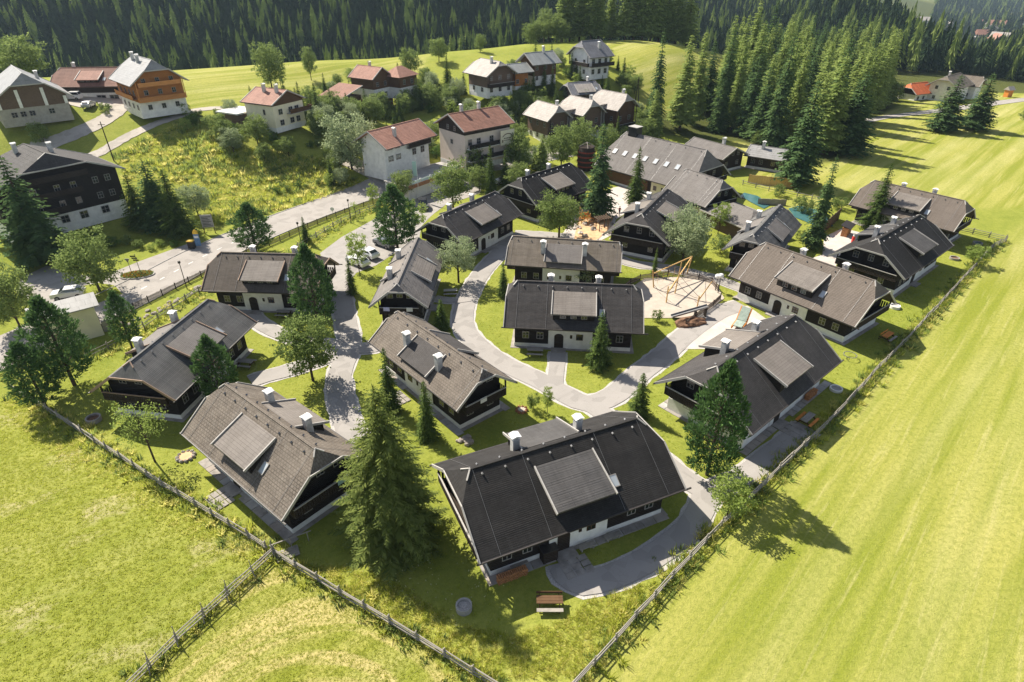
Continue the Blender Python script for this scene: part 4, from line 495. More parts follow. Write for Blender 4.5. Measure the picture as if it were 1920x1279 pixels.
def chalet(name,label,P,zb=0.,roof='roof_brown',wall='timber_black',upper=None,base='plaster',base_h=.55,flip=False,cat='house',group=None,dormers=('F','B'),dorm_roof='roof_dormer',chim='B',plasterF=True,balcony='LR',trim='trim',n=34,eov=1.15,gov=1.3,floors=None,chimneys=((-3.05,2.0),(3.05,2.0)),wires=True,vents=8,wins=None,bal_mat='timber_dark',dw=2.72,terrace=True,th=.2,nochim=False):
    cx,cy,yaw,Lr,Le,W,hr,he,fh=P
    if fh<.1: Lr=Le=max(Lr,Le); fh=0
    root=thing(name,label,cat,(cx,cy,zb),R(yaw)+(math.pi if flip else 0),group)
    m=(hr-he)/(W/2); zh=hr-(hr-he)*fh; wh=W/2*fh; Lw=Le-2*gov; Ww=W-2*eov; gx=Lw/2; gy=Ww/2; zt=he+m*eov-th-.05
    zr=hr-th-.06
    # gable outline (cut by the half hip)
    if fh: zc=min(zr-.02,hr-(gx-Lr/2)*(hr-zh)/max((Le-Lr)/2,.1)-th-.08) if gx>Lr/2 else zr
    else: zc=zr
    yc=max(.05,(zr-zc)/m)
    out=lambda s:[(s,-gy,base_h),(s,gy,base_h),(s,gy,zt),(s,yc,zc),(s,-yc,zc),(s,-gy,zt)]
    if upper:
        fl=floors or 2.8
        MB().box(-gx,gx,-gy,gy,base_h,fl).build('wall',wall,root)
        o2=lambda s:[(s,-gy-.06,fl),(s,gy+.06,fl),(s,gy+.06,zt-.04),(s,yc,zc),(s,-yc,zc),(s,-gy-.06,zt-.04)]
        MB().prism(o2(-gx-.06),(2*gx+.12,0,0)).build('upper_wall',upper,root)
    else: MB().prism(out(-gx),(2*gx,0,0)).build('wall',wall,root)
    e=.045; MB().box(-gx-e,gx+e,-gy-e,gy+e,-.6,base_h).build('foundation',base,root)
    if terrace:
        te=.5; mb=MB(); mb.box(-gx-te,gx+te,-gy-te,-gy-.05,-.3,.045).box(-gx-te,gx+te,gy+.05,gy+te,-.3,.045).box(-gx-te,-gx-.05,-gy-.05,gy+.05,-.3,.045).box(gx+.05,gx+te,-gy-.05,gy+.05,-.3,.045); mb.build('terrace','stone',root)
    # roof
    hl=lambda v:(Lr/2+(Le-Lr)/2*min(1,v/fh) if fh else Le/2)
    mb=MB()
    for s in(-1,1): courses(mb,hl,0,hr,s*W/2,he,n)
    A=lambda x,y,z,d=0:(x,y,z-d)
    for sx in(-1,1):
        if fh: mb.poly([(sx*Lr/2,0,hr+.01),(sx*Le/2,-wh,zh+.01),(sx*Le/2,wh,zh+.01)])
    for s in(-1,1):
        mb.poly([A(-Lr/2,0,hr,th),A(Lr/2,0,hr,th),A(Le/2,s*wh,zh,th),A(Le/2,s*W/2,he,th),A(-Le/2,s*W/2,he,th),A(-Le/2,s*wh,zh,th)] if fh else [A(-Le/2,0,hr,th),A(Le/2,0,hr,th),A(Le/2,s*W/2,he,th),A(-Le/2,s*W/2,he,th)])
        mb.poly([A(-Le/2,s*W/2,he),A(Le/2,s*W/2,he),A(Le/2,s*W/2,he,th),A(-Le/2,s*W/2,he,th)])
        for sx in(-1,1): mb.poly([A(sx*Le/2,s*wh,zh),A(sx*Le/2,s*W/2,he),A(sx*Le/2,s*W/2,he,th),A(sx*Le/2,s*wh,zh,th)])
    for sx in(-1,1):
        if fh: mb.poly([A(sx*Lr/2,0,hr,th),A(sx*Le/2,-wh,zh,th),A(sx*Le/2,wh,zh,th)])
    rf=mb.build('roof',roof,root)
    MB().beam((-Lr/2,0,hr+.02),(Lr/2,0,hr+.02),.22,.09).build('ridge_cap',roof,rf)
    for sx in(-1,1):
        for s in(-1,1):
            MB().beam((sx*Le/2,s*wh,zh-.02),(sx*Le/2,s*(W/2+.05),he-m*.05-.02),.10,.27).build('verge_board',trim,rf)
            if fh: MB().beam((sx*(Lr/2-.08),0,hr+.06),(sx*(Lr/2+(Le-Lr)*.16),s*wh*.32,hr-(hr-zh)*.32+.06),.12,.10).build('hip_trim',trim,rf)
        if fh: MB().beam((sx*Le/2,-wh,zh-.03),(sx*Le/2,wh,zh-.03),.10,.2).build('verge_board',trim,rf)
    for s in(-1,1): MB().beam((-Le/2-.25,s*(W/2+.06),he-.05),(Le/2+.55,s*(W/2+.06),he-.05),.12,.12).build('gutter','gutter',rf)
    if wires:
        for x in(-Lr/2+.25,-dw-.65,dw+.65,Lr/2-.25):
            for s in((-1,1) if abs(x)>dw+1 else (-1,)):
                nv=Vector((0,s*m,1)).normalized()*.075; MB().tube((x,nv.y,hr+nv.z),(x,s*W/2*.995+nv.y,he+nv.z),.012,.012,4).build('lightning_wire','metal',rf)
    for i in range(vents):
        for s in(-1,1):
            x=-Lr/2+.9+(Lr-1.8)*i/max(1,vents-1); y=s*.62; v=obj('roof_vent',VENT,None,rf,(x,y,hr-m*.62))
            if s>0: v.rotation_euler=(0,0,math.pi)
    # dormers
    for d in dormers:
        s=-1 if d=='F' else 1; y0=s*.2*W/2; y1=s*.90*W/2; z0=hr-m*abs(y0)+.05; z1=hr-2.15-.0*m; fy_=s*.80*W/2; fz=z0+(z1-z0)*(abs(fy_)-abs(y0))/(abs(y1)-abs(y0)); zr1=hr-m*abs(fy_)
        dr=MB(); 
        for sx in(-1,1): dr.prism([(sx*(dw-.22)-.04,y0,z0-.25),(sx*(dw-.22)-.04,fy_,fz-.1),(sx*(dw-.22)-.04,fy_,zr1-.02)],(.08,0,0))
        dr.box(-dw+.2,dw-.2,min(fy_,fy_-s*.1),max(fy_,fy_-s*.1),zr1-.05,fz-.1); do=dr.build('dormer',wall if not upper else upper,root)
        q=MB(); nc=22; courses(q,lambda v:dw,y0,z0,y1,z1,nc,.018); q.poly([(-dw,y0,z0-.14),(dw,y0,z0-.14),(dw,y1,z1-.14),(-dw,y1,z1-.14)]); q.poly([(-dw,y1,z1),(dw,y1,z1),(dw,y1,z1-.14),(-dw,y1,z1-.14)]); q.build('dormer_roof',dorm_roof,do)
        for sx in(-1,1): MB().beam((sx*dw,y0+s*.0,z0+.02),(sx*dw,y1+s*.12,z1-.01),.11,.24).build('verge_board',trim,do)
        for x in(-1.3,0.,1.3) if fz-zr1>.75 else(): dwindow(do,x,fy_,zr1+.22,0 if s<0 else math.pi,.75,min(.8,fz-zr1-.4))
        if d=='F': 
            nv=math.atan(m); k=obj('skylight',SKYL,None,root,(dw+.75,-W/2*.72,hr-m*W/2*.72+.07)); k.rotation_euler=(R(90)-nv+math.pi*0-R(180)+R(90)*0,0,0); k.rotation_euler=(-(R(90)-nv),0,0); k.scale=(.7,1,.9)
    if not nochim:
        for (x,y) in chimneys: chimney(root,x,y,hr-m*abs(y)-.25,1.62)
    # entrance front
    if plasterF:
        for s,f in((-1,'F'),(1,'B')):
            pz=zt-.18; pw=2.75; xo=-.25 if s<0 else .2
            MB().box(xo-pw,xo+pw,min(s*(gy+.05),s*(gy+.11)),max(s*(gy+.05),s*(gy+.11)),.03,pz).build('plaster_wall','plaster',root)
            yy=s*(gy+.115)
            window(root,xo+1.15*-s*1,yy,1.35,f,.85,.85,True); window(root,xo+.1,yy,1.55,f,.28,.5,True)
            if s<0:
                ar=[(xo-2.0,yy,.08),(xo-.85,yy,.08),(xo-.85,yy,1.75)]+[(xo-1.425+.575*math.cos(a_),yy,1.75+.42*math.sin(a_)) for a_ in np.linspace(.3,2.84,6)]+[(xo-2.0,yy,1.75)]
                MB().prism(ar,(0,-.05,0)).build('door','timber_dark',root)
                MB().box(xo-2.35,xo-.5,yy-1.1,yy-.02,0,.14).build('door_step','stone',root)
            else: window(root,xo+1.6,yy,1.35,f,.85,.85,True)
    if wins is None:
        wins=[('F',x,1.25,.85,1.0) for x in(-gx+1.4,-gx+3.2,gx-3.2,gx-1.4)]+[('B',x,1.25,.85,1.0) for x in(-gx+1.4,-gx+3.2,gx-3.2,gx-1.4)]
        for g in 'LR': wins+=[(g,x,z,.85,1.) for z in(1.25,zt-.2+.15) for x in(-gy*.5,gy*.5) if z+1.<zc-.1 and abs(x)<=gy-.6]+[(g,0,zt+.05,.8,1.)]
    for f,u,z,ww,hh in wins:
        if f=='F': window(root,u,-gy-(.07 if upper else .008),z,f,ww,hh)
        if f=='B': window(root,-u,gy+(.07 if upper else .008),z,f,ww,hh)
        if f=='L': window(root,-gx-(.07 if upper else .008),u,z,f,ww,hh)
        if f=='R': window(root,gx+(.07 if upper else .008),u,z,f,ww,hh)
    for g in balcony:
        s=-1 if g=='L' else 1; bz=2.55 if not upper else (floors or 2.8)+.02; x0=s*gx; x1=s*(gx+gov-.12); mb=MB()
        mb.box(min(x0,x1),max(x0,x1),-gy,gy,bz,bz+.14); b=mb.build('balcony',bal_mat,root); mb=MB()
        for i in range(int(Ww/.24)):
            y=-gy+.1+i*.24; mb.box(min(x1,x1-s*.04),max(x1,x1-s*.04),y,y+.19,bz+.14,bz+.98)
        for sy in(-1,1):
            for i in range(4): 
                x=x0+(x1-x0)*(i+.5)/4; mb.box(x-.1,x+.1,min(sy*gy,sy*(gy-.04)),max(sy*gy,sy*(gy-.04)),bz+.14,bz+.98)
        mb.build('railing',bal_mat,b); MB().beam((x1-s*.02,-gy,bz+1.02),(x1-s*.02,gy,bz+1.02),.14,.07).build('handrail',trim if bal_mat=='timber_dark' else bal_mat,b)
        for y in(-gy+.08,gy-.08): MB().box(min(x1,x1-s*.14),max(x1,x1-s*.14),y-.07,y+.07,bz+.14,max(bz+1.2,zh-.2 if abs(y)<wh else hr-m*abs(y)-th)).build('post',bal_mat,b)
    return root
HP={'H1':(3.85,39.99,24.0,15.93,18.87,11.58,7.40,3.48,0.38),'H2':(26.23,56.34,41.6,15.99,19.10,11.29,7.59,3.38,0.39),'H3':(7.90,70.20,-5.3,14.61,17.10,9.83,7.38,3.40,0.35),'H4':(7.92,86.39,-9.0,15.91,16.84,8.27,6.66,3.78,0.38),'H5':(-34.06,80.05,-3.5,13.42,16.15,9.60,7.11,3.50,0.34),'H6':(-37.90,59.68,80.6,13.98,16.31,9.62,7.01,3.57,0.39),'H7':(-22.01,44.03,-39.7,14.63,16.91,9.39,7.21,3.48,0.34),'H8':(-14.35,78.98,87.8,15.74,16.92,7.52,6.74,3.73,0.29),'H9':(-8.21,57.97,-49.2,16.11,17.34,7.68,6.73,3.75,0.29),'H10':(-7.08,101.34,55.1,14.46,16.88,9.93,7.10,3.54,0.39),'H11':(40.93,76.63,-52.5,15.69,18.39,10.56,7.58,3.35,0.37),'H12':(59.02,89.51,40.7,15.74,18.77,10.98,7.40,3.46,0.37),'H13':(71.63,107.23,-50.2,14.95,17.51,9.95,7.32,3.45,0.39),'H14':(40.73,94.52,55.9,16.22,17.79,7.63,6.75,3.75,0.30),'H15':(24.14,101.54,61.7,14.56,17.40,10.91,7.32,3.45,0.35),'H16':(6.58,119.17,45.6,14.13,16.90,11.15,7.42,3.39,0.36)}
VG='dark timber holiday chalets'
for k_,rf_,lb,kw in [
 ('H1','roof_black','chalet with near-black shingle roof above the curved turnaround path',dict(n=44,dorm_roof='roof_dormerdark')),
 ('H2','roof_slate','dark roof chalet with pale dormer and white basement corner beside the big stone pine',dict(n=44,base_h=1.5)),
 ('H3','roof_slate','chalet with plain dark grey-brown roof facing the path fork, pale verge boards',dict(n=44)),
 ('H4','roof_moss','mottled brown roof chalet with two white chimneys beside its dormer',dict(flip=True,dorm_roof='roof_grey')),
 ('H5','roof_brown','brown roof chalet between the road and the tall stone pine',dict(trim='trim_brown')),
 ('H6','roof_ribbed','chalet with grey ribbed roof beside the stone-lined stream',dict(trim='trim_brown',dorm_roof='roof_grey')),
 ('H7','roof_scale','chalet with scalloped weathered shingles next to the great spruce',dict(n=30)),
 ('H8','roof_grey','narrow grey roofed chalet with washing on its gable balcony beside the car park',{}),
 ('H9','roof_scale','mottled shingle chalet with two tall chimneys beside its dormer above the young spruces',dict(flip=True,n=30,dorm_roof='roof_slate')),
 ('H10','roof_slate','dark roof chalet behind the neat round tree, arched door in its white wall',{}),
 ('H11','roof_taupe','broad chalet with smooth taupe roof beside the playground',dict(base_h=.9)),
 ('H12','roof_black','black roof chalet with pale eaves walls facing the mown field corner',dict(base_h=.9,dorm_roof='roof_dormerdark')),
 ('H13','roof_taupe','weathered taupe roof chalet with broad perforated chimney behind the tall dense spruce',dict(chimneys=((-3.05,2.),(2.2,1.6)))),
 ('H14','roof_ribbed','slim grey panelled roof chalet between silvery willow and pool',dict(dorm_roof='roof_grey')),
 ('H15','roof_slate','chalet with grey dormers behind the large silvery willow',{}),
 ('H16','roof_black','black roof chalet with grey dormer beside the parked white cars',{})]:
    chalet('chalet',lb,HP[k_],roof=rf_,group=VG,**kw)
# lodge and other flat-land buildings
lodge=chalet('lodge','long lodge with grey roof, row of skylights and dark chimney box',(32.2,133.6,-48.7,20.7,24.,16.,9.5,3.3,.55),roof='roof_grey',base='plaster',wall='timber_dark',dormers=(),plasterF=False,balcony='R',chimneys=(),cat='lodge',wires=True,n=40,vents=6)
for i_ in range(7):
    x=-9.5+i_*2.75; k=obj('skylight',SKYL,None,lodge,(x,-4.9,9.5-.775*4.9+.10)); k.rotation_euler=(-(R(90)-math.atan(.775)),0,0); k.scale=(1.0,1,1.1)
MB().box(-9.2,-7.0,-.8,1.2,8.6,10.9).build('chimney','black',lodge); MB().box(-9.3,-6.9,-.9,1.3,10.9,11.02).build('chimney_cap','trim',lodge)
MB().box(-9.5,2,-6.98,-6.86,.5,2.6).build('shop_front','timber_brown',lodge); MB().box(3,10.5,-7.05,-6.86,.1,2.75).build('plaster_wall','plaster_cream',lodge)
for x in(4,6,8,9.6): window(lodge,x,-7.06,1.2,'F',.8,.9,True)
chalet('wing','lodge wing with grey roof and small skylights facing the slim chalet',(36.44,116.66,-56.8,8.9,11.,10.,7.3,3.4,.34),roof='roof_grey',base_h=2.4,base='plaster_cream',dormers=(),plasterF=False,chimneys=(),cat='lodge',n=18,vents=4,balcony='R',terrace=False)
chalet('cottage','low grey roofed cottage with skylight at the grove edge behind the lodge',(47.83,148.92,-55.3,12.3,12.6,9.,5.3,3.3,.05),roof='roof_grey',dormers=(),plasterF=False,chimneys=((2,.6),),wall='timber_dark',n=14,vents=0,wires=False,balcony='',eov=.8,gov=.8)
chalet('cottage','cottage with light tin roofs behind the wooden plank screen',(61,147,-35.,10,10.5,8.,4.6,2.9,.05),roof='roof_tin',dormers=(),plasterF=False,chimneys=((-2,-.9),),wall='timber_dark',n=6,vents=0,wires=False,balcony='',eov=.7,gov=.7)
p_=thing('pool_house','low plank walled pool house with flat hipped grey roof','pool house',(41.3,107.,0),R(-62))
MB().box(-5.2,5.2,-3.6,3.6,0,2.7).build('wall','timber_barn',p_)
mb=MB(); hv=[(-6,-4.4,2.7),(6,-4.4,2.7),(6,4.4,2.7),(-6,4.4,2.7)]; rv=[(-2.4,0,4.4),(2.4,0,4.4)]
mb.poly([hv[0],hv[1],rv[1],rv[0]]).poly([hv[1],hv[2],rv[1]]).poly([hv[2],hv[3],rv[0],rv[1]]).poly([hv[3],hv[0],rv[0]]).poly(hv[::-1]); mb.build('roof','roof_grey',p_)
for a_,b_ in((0,1),(1,2),(2,3),(3,0)): MB().beam(hv[a_],hv[b_],.1,.22).build('fascia','trim',p_)
# hillside houses
def hz(x,y): return zat(x,y)-.1
def hill(name,label,P,zb,**kw):
    kw.setdefault('plasterF',False); kw.setdefault('dormers',()); kw.setdefault('wires',False); kw.setdefault('vents',0); kw.setdefault('terrace',False); kw.setdefault('n',14)
    return chalet(name,label,P,zb=zb,**kw)
def wrow(f,xs_,zs_,w=.9,h=1.1): return [(f,x,z,w,h) for z in zs_ for x in xs_]
ub=hill('barn','old barn with pale patched roof and white gable pillars',(-108.37,146.64,-48.8,15.9,18.5,15.,9.6,4.4,.4),12.,roof='roof_tin',wall='plaster_grey',upper='timber_barn',floors=3.,base='plaster_grey',chimneys=((2,3),),balcony='',wins=wrow('R',[-4,-2.4,-.8,2.8],[1.2],1.1,1.1),cat='barn',gov=.9)
for y in(-6,-2.3,2.3,6): MB().box(8.42,8.6,y-.3,y+.3,3.,6.6 if abs(y)<4 else 4.6).build('pillar','plaster',ub)
hill('garage_house','brown roofed house with garage doors beside the old barn',(-103.5,166,5.,15.5,18.,11.,8.1,4.5,.4),11.2,roof='roof_redbrown',wall='plaster',upper='timber_dark',floors=2.9,dormers=('F',),dorm_roof='roof_red',balcony='',chimneys=((-5,1.),),wins=wrow('F',[2,5],[.3],2.2,2.1))
oc=hill('farmhouse','tall chalet with honey timber balconies and grey slate roof',(-84.87,155.21,-45.2,12.6,15.2,12.5,11.3,6.6,.42),11.6,roof='roof_tin',wall='plaster',upper='timber_honey',floors=2.9,balcony='R',bal_mat='timber_amber',chimneys=((-3.5,-1.),(.5,-1.2)),wins=wrow('R',[-3,0,3],[1.1],.9,1.1)+wrow('R',[-3,0,3],[4.2,6.6],.9,1.1)+wrow('F',[-4,-1,2,5],[4.2,1.1],.9,1.1))
for bz in(6.0,):
    MB().box(6.3,7.5,-4.6,4.6,bz,bz+.12).build('balcony','timber_honey',oc); MB().box(7.42,7.5,-4.6,4.6,bz+.12,bz+1.0).build('railing','timber_amber',oc)
for y in(-5.2,):
    MB().box(-6,6.2,-6.1,-5.1,3.4,3.52).build('balcony','timber_honey',oc); MB().box(-6,6.2,-6.12,-6.04,3.52,4.4).build('railing','timber_amber',oc)
s_=thing('shed','small shed with tan sheet roof behind the honey balcony chalet','shed',(-100,172,zat(-100,172)),R(-40)); MB().box(-2.4,2.4,-2.8,2.8,0,3.2).build('wall','timber_dark',s_)
for i_ in range(2):
    for j_ in range(3): MB().prism([(-2.9+i_*2.95,-3.3+j_*2.2,3.2+(j_)*.62),(-.02+i_*2.95,-3.3+j_*2.2,3.2+j_*.62),(-.02+i_*2.95,-1.13+j_*2.2,3.2+(j_+1)*.61),(-2.9+i_*2.95,-1.13+j_*2.2,3.2+(j_+1)*.61)],(0,0,.08)).build('roof_panel','roof_white' if (i_+j_)%2 else 'concrete',s_)
ap=hill('apartment_house','four-storey near-black timber apartment house with white ground floor and open shutters',(-81.05,106.74,-38.8,10.1,13.8,20.6,12.5,8.1,.47),2.2,roof='roof_slate',wall='plaster',upper='timber_black',floors=2.6,balcony='',chimneys=((-3,-2.),(1,2.)),gov=1.,eov=1.1,wins=wrow('R',[-7,-4.5,-1,2,5.5],[1.],1.3,1.3)+wrow('R',[-7,-4,-.5,2,5.5,7.5],[3.7,6.4],.9,1.1)+wrow('F',[-4,0,4],[3.8,6.3],1.2,1.3))
for bz,y0,y1 in((5.7,-8.8,3.),(3.05,-8.8,0),(8.3,-5,4.5)):
    MB().box(6.0,7.0,y0,y1,bz,bz+.14).build('balcony','timber_black',ap); MB().box(6.94,7.02,y0,y1,bz+.14,bz+1.05).build('railing','timber_dark',ap)
ch=hill('house','cream house with salmon roof, long timber balcony and flat roofed annex',(-54.37,149.17,-27.1,9.5,9.5,10.4,7.9,5.5,.05),9.3,roof='roof_red',wall='plaster_cream',upper='timber_brown',floors=5.1,balcony='',chimneys=((-1,-1.2),(2.6,-1.)),gov=.5,eov=.6,wins=wrow('R',[-2.6,.5,2.4],[3.1,.8],1.2,1.2)+wrow('F',[1.5],[3.1],.6,1.2))
MB().box(4.2,5.6,-.8,6.2,2.9,3.02).build('balcony','concrete',ch); MB().box(5.5,5.6,-.8,6.2,3.02,3.95).build('railing','timber_brown',ch); MB().box(4.2,5.6,6.1,6.2,3.02,3.95).build('railing','timber_brown',ch)
MB().box(-11,-4.9,-6.5,-.5,-.5,2.9).build('annex','timber_barn',ch); MB().box(-11.4,-4.6,-7,-.2,2.9,3.2).build('annex_roof','plaster',ch)
dh=hill('double_house','double house with red tile roofs, brown timber floor and white storey',(-39.8,188.07,-33.7,9.5,9.5,8.4,10.6,7.9,.05),6.0,roof='roof_red',wall='plaster',upper='timber_brown',floors=5.2,balcony='',chimneys=((-1,1.),),base='plaster_red',base_h=2.2,gov=.5,eov=.7,wins=wrow('R',[-2,1],[3.0,5.8],1.,1.2))
MB().box(2.5,8.4,2.6,9.6,2.2,5.2).build('wall','plaster',dh); MB().box(2.44,8.46,2.54,9.66,5.2,8.).build('upper_wall','timber_brown',dh); mb=MB(); hv=[(1.8,1.9,8.),(9.1,1.9,8.),(9.1,10.3,8.),(1.8,10.3,8.)]; tp=[(5.4,5,10.4),(5.4,7,10.4)]; mb.poly([hv[0],hv[1],tp[0]]).poly([hv[1],hv[2],tp[1],tp[0]]).poly([hv[2],hv[3],tp[1]]).poly([hv[3],hv[0],tp[0],tp[1]]); mb.build('roof','roof_red',dh)
for f,u,z in(('R',4.4,3.),('R',7.5,3.),('R',4.4,5.9),('R',7.5,5.9)): window(dh,8.47,u,z,f,1.,1.3)
MB().box(7.6,8.0,8.6,9.0,-.5,2.2).build('column','plaster',dh)
l_=thing('lean_to','long lean-to with red sheet roof joined below the double house','lean-to',(-46.6,179.5,zat(-46.6,179.5)),R(-33)); MB().box(-4,4,-3.4,3.4,-.8,3.2).build('wall','timber_brown',l_); MB().prism([(-4.6,-4,3.2),(4.4,-4,3.2),(4.4,4,5.4),(-4.6,4,5.4)],(0,0,.14)).build('roof','roof_redbrown',l_); MB().beam((4.45,-4,3.3),(4.45,4,5.5),.12,.25).build('verge_board','trim',l_)
gh=hill('house','white house with rose low-pitched roof above a garage terrace',(-25.5,138.4,53.6,14.,15.4,10.4,9.4,6.5,.05),2.2,roof='roof_red',wall='plaster',balcony='',chimneys=((-2.5,-2.6),),gov=1.1,eov=1.7,wins=wrow('F',[-5,-2.8],[3.2,5.6],1.5,1.2)+wrow('F',[2,4.6],[3.2,5.6],1.2,1.4))
MB().box(-.2,6.6,-4.4,-3.35,4.9,5.05).build('balcony','concrete',gh); MB().box(-.2,6.6,-4.45,-4.37,5.05,6.0).build('railing','timber_dark',gh)
ga=thing('garage','flat roofed garage terrace with rusty fascia and white doors','garage',(-20.2,131.6,zat(-20.2,131.6)-.3),R(53.6)); MB().box(-6.5,10.5,-3.6,3.2,0,2.9).build('wall','plaster',ga); MB().box(-6.8,10.8,-4.,3.3,2.9,3.12).build('roof_terrace','concrete',ga); MB().box(-6.9,10.9,-4.15,-4.02,2.55,3.3).build('fascia','rust',ga)
for x in(-3,1.5,6): MB().box(x-1.4,x+1.4,-3.68,-3.61,.1,2.4).build('garage_door','white',ga)
for x in(-6,-3,0,3,6,9): MB().box(x-.16,x+.16,-3.9,-3.6,3.12,3.9).tube((x,-3.75,3.9),(x,-3.75,4.05),.2,.05,8).build('pillar','plaster',ga)
mb=MB()
for x in(-6,-3,0,3,6): mb.box(x+.2,x+2.8,-3.77,-3.73,3.2,3.85)
mb.build('glass_balustrade','milk_glass',ga)
gf=hill('guest_house','guest house with brown roof, rose walls and painted sign board over dark balconies',(-8.52,145.02,39.9,14.2,14.2,11.6,11.,8.2,.05),2.4,roof='roof_redbrown',wall='plaster_rose',upper='timber_dark',floors=7.2,balcony='',chimneys=((-3.2,.3),(1.6,.3)),gov=.8,eov=.9,wins=wrow('F',[-5,-2.6,1],[4.9,2.2],1.1,1.3)+wrow('L',[0],[4.6],.9,1.)+wrow('L',[-1.3,1.3],[7.6],.8,1.))
for bz,x0,x1 in((4.2,-6,2.4),(1.6,-6,6.6)):
    MB().box(x0,x1,-6.2,-4.95,bz,bz+.14).build('balcony','plaster',gf); MB().box(x0,x1,-6.25,-6.17,bz+.14,bz+1.1).build('railing','timber_black',gf)
sg=MB().box(2.6,6.5,-6.3,-6.18,3.9,7.1).build('sign_board','plaster_cream',gf)
mb=MB()
for a0,a1 in((.15*math.pi,.85*math.pi),):
    for i_ in range(9):
        u0=a0+(a1-a0)*i_/9;u1=a0+(a1-a0)*(i_+1)/9; mb.beam((4.55+1.6*math.cos(u0),-6.32,5.2+1.1*math.sin(u0)),(4.55+1.6*math.cos(u1),-6.32,5.2+1.1*math.sin(u1)),.03,.16)
for i_ in range(5): mb.box(3.5+i_*.44,3.78+i_*.44,-6.33,-6.30,5.25,5.45)
mb.box(3.4,5.8,-6.33,-6.30,4.85,4.95).box(3.0,3.25,-6.33,-6.30,4.5,5.1).box(5.9,6.15,-6.33,-6.30,4.6,5.2); mb.build('lettering','timber_brown',sg)
hill('house','timber house with pale weathered roof and dark balconies on the garden slope',(-6.08,188.42,-51.9,9.,11.4,11.,8.6,5.2,.27),9.6,roof='roof_white',wall='plaster',upper='timber_barn',floors=2.2,balcony='R',chimneys=((2,-1.),),wins=wrow('R',[-3,0,3],[.9,3.9],1.,1.2)+wrow('F',[-2,2],[.9],1.,1.2))
hm=hill('house','timber house with grey-green metal roof and cross gable',(7.79,198.9,34.6,10.,10.4,9.,8.,5.2,.05),11.,roof='roof_sheet',wall='plaster',upper='timber_brown',floors=2.0,balcony='',chimneys=((1.5,-.3),),nochim=False,wins=wrow('F',[-3,0,3],[.9,3.6],1.,1.2))
hill('house','low timber house with grey-green metal roof beside the cross gable house',(1.2,193.5,34.6,6.5,7.,8.,6.2,4.2,.05),10.4,roof='roof_sheet',wall='timber_honey',balcony='',chimneys=(),wins=wrow('F',[-1.5,1.5],[1.2],1.,1.2))
us=hill('house','white house with blue-grey slate roof and wrap-round balcony on the knoll',(23.45,203.44,34.3,7.4,9.4,11.,9.6,5.6,.40),12.,roof='roof_blue',wall='plaster',upper='plaster',floors=3.,balcony='L',chimneys=((1.,-2.6),),gov=.9,wins=wrow('F',[-2.4,0,2.4],[.9,3.7],1.1,1.4)+wrow('L',[-2,2],[.9,3.6],1.,1.2))
MB().box(-4,4.8,-5.7,-4.35,3.,3.12).build('balcony','timber_dark',us); MB().box(-4,4.8,-5.74,-5.66,3.12,4.1).build('railing','timber_dark',us)
for nm_,P_,z_,l_ in [('a',(9.32,169.94,-56,9.3,11.,8.2,9.2,5.9,.4),1.,'terrace house with pale tiled roof behind the lodge avenue'),('b',(18.5,174.2,-54,9.,11.,8.2,9.8,6.4,.4),1.,'middle terrace house with pale tiled roof and flat links either side'),('c',(27.5,177.9,-50,9.4,11.5,9.,10.6,7.,.4),1.,'terrace house with pale roof, timber top floor and white basement by the pale larch'),('d',(20.1,192.,20,8.6,10.,9.,8.9,6.2,.3),3.,'terrace house with slate roof and dormer behind the pale roofed ones')]:
    hill('terrace_house',l_,P_,z_,roof='roof_white' if nm_!='d' else 'roof_blue',wall='plaster',upper='timber_barn' if nm_!='c' else 'timber_brown',floors=2.2,balcony='R',chimneys=((2.5,1.),),gov=1.1,eov=1.0,dormers=('F',) if nm_=='d' else (),dorm_roof='roof_white',group='terrace houses behind the lodge avenue',wins=wrow('R',[-2,1.5],[1.,4.],1.,1.2)+wrow('F',[-3,0,3],[1.,4.],.9,1.2))
for i_,(x,y,l_) in enumerate(((13.2,173.2,'flat white link roof between the first two terrace houses'),(22.6,177.3,'flat white link roof between the last two terrace houses'))):
    k=thing('link_building',l_,'annex',(x,y,1),R(-52)); MB().box(-3.2,3.2,-1.9,1.9,-.5,7.2+i_*.6).build('wall','plaster_grey',k); MB().box(-3.6,3.6,-2.2,2.2,7.2+i_*.6,7.45+i_*.6).build('roof','roof_white',k)
hill('house','bungalow with bright orange hipped roof by the country road',(151.5,247,24.2,9.,12.,9.,6.2,3.,.44),-3.2,roof='roof_orange',wall='plaster',upper='timber_dark',floors=2.6,balcony='',chimneys=(),wins=wrow('F',[-3,0,3],[.9],1.,1.2))
hill('house','white house with taupe half-hipped roof beside the orange roofed bungalow',(162.4,245.7,39.2,13.,15.6,11.,9.2,5.6,.33),-3.2,roof='roof_moss',wall='plaster',balcony='',chimneys=((-1,1.),),wins=wrow('L',[-2,2],[1.2,4.6],1.,1.2)+wrow('F',[-4,0,4],[1.2],1.,1.2))
hill('house','weathered roof wing behind the taupe half-hipped house',(172.5,251.5,-50.,9.,11.,9.,8.,5.,.3),-3.2,roof='roof_moss',wall='plaster',balcony='',chimneys=(),wins=wrow('F',[-2,2],[1.2],1.,1.2))
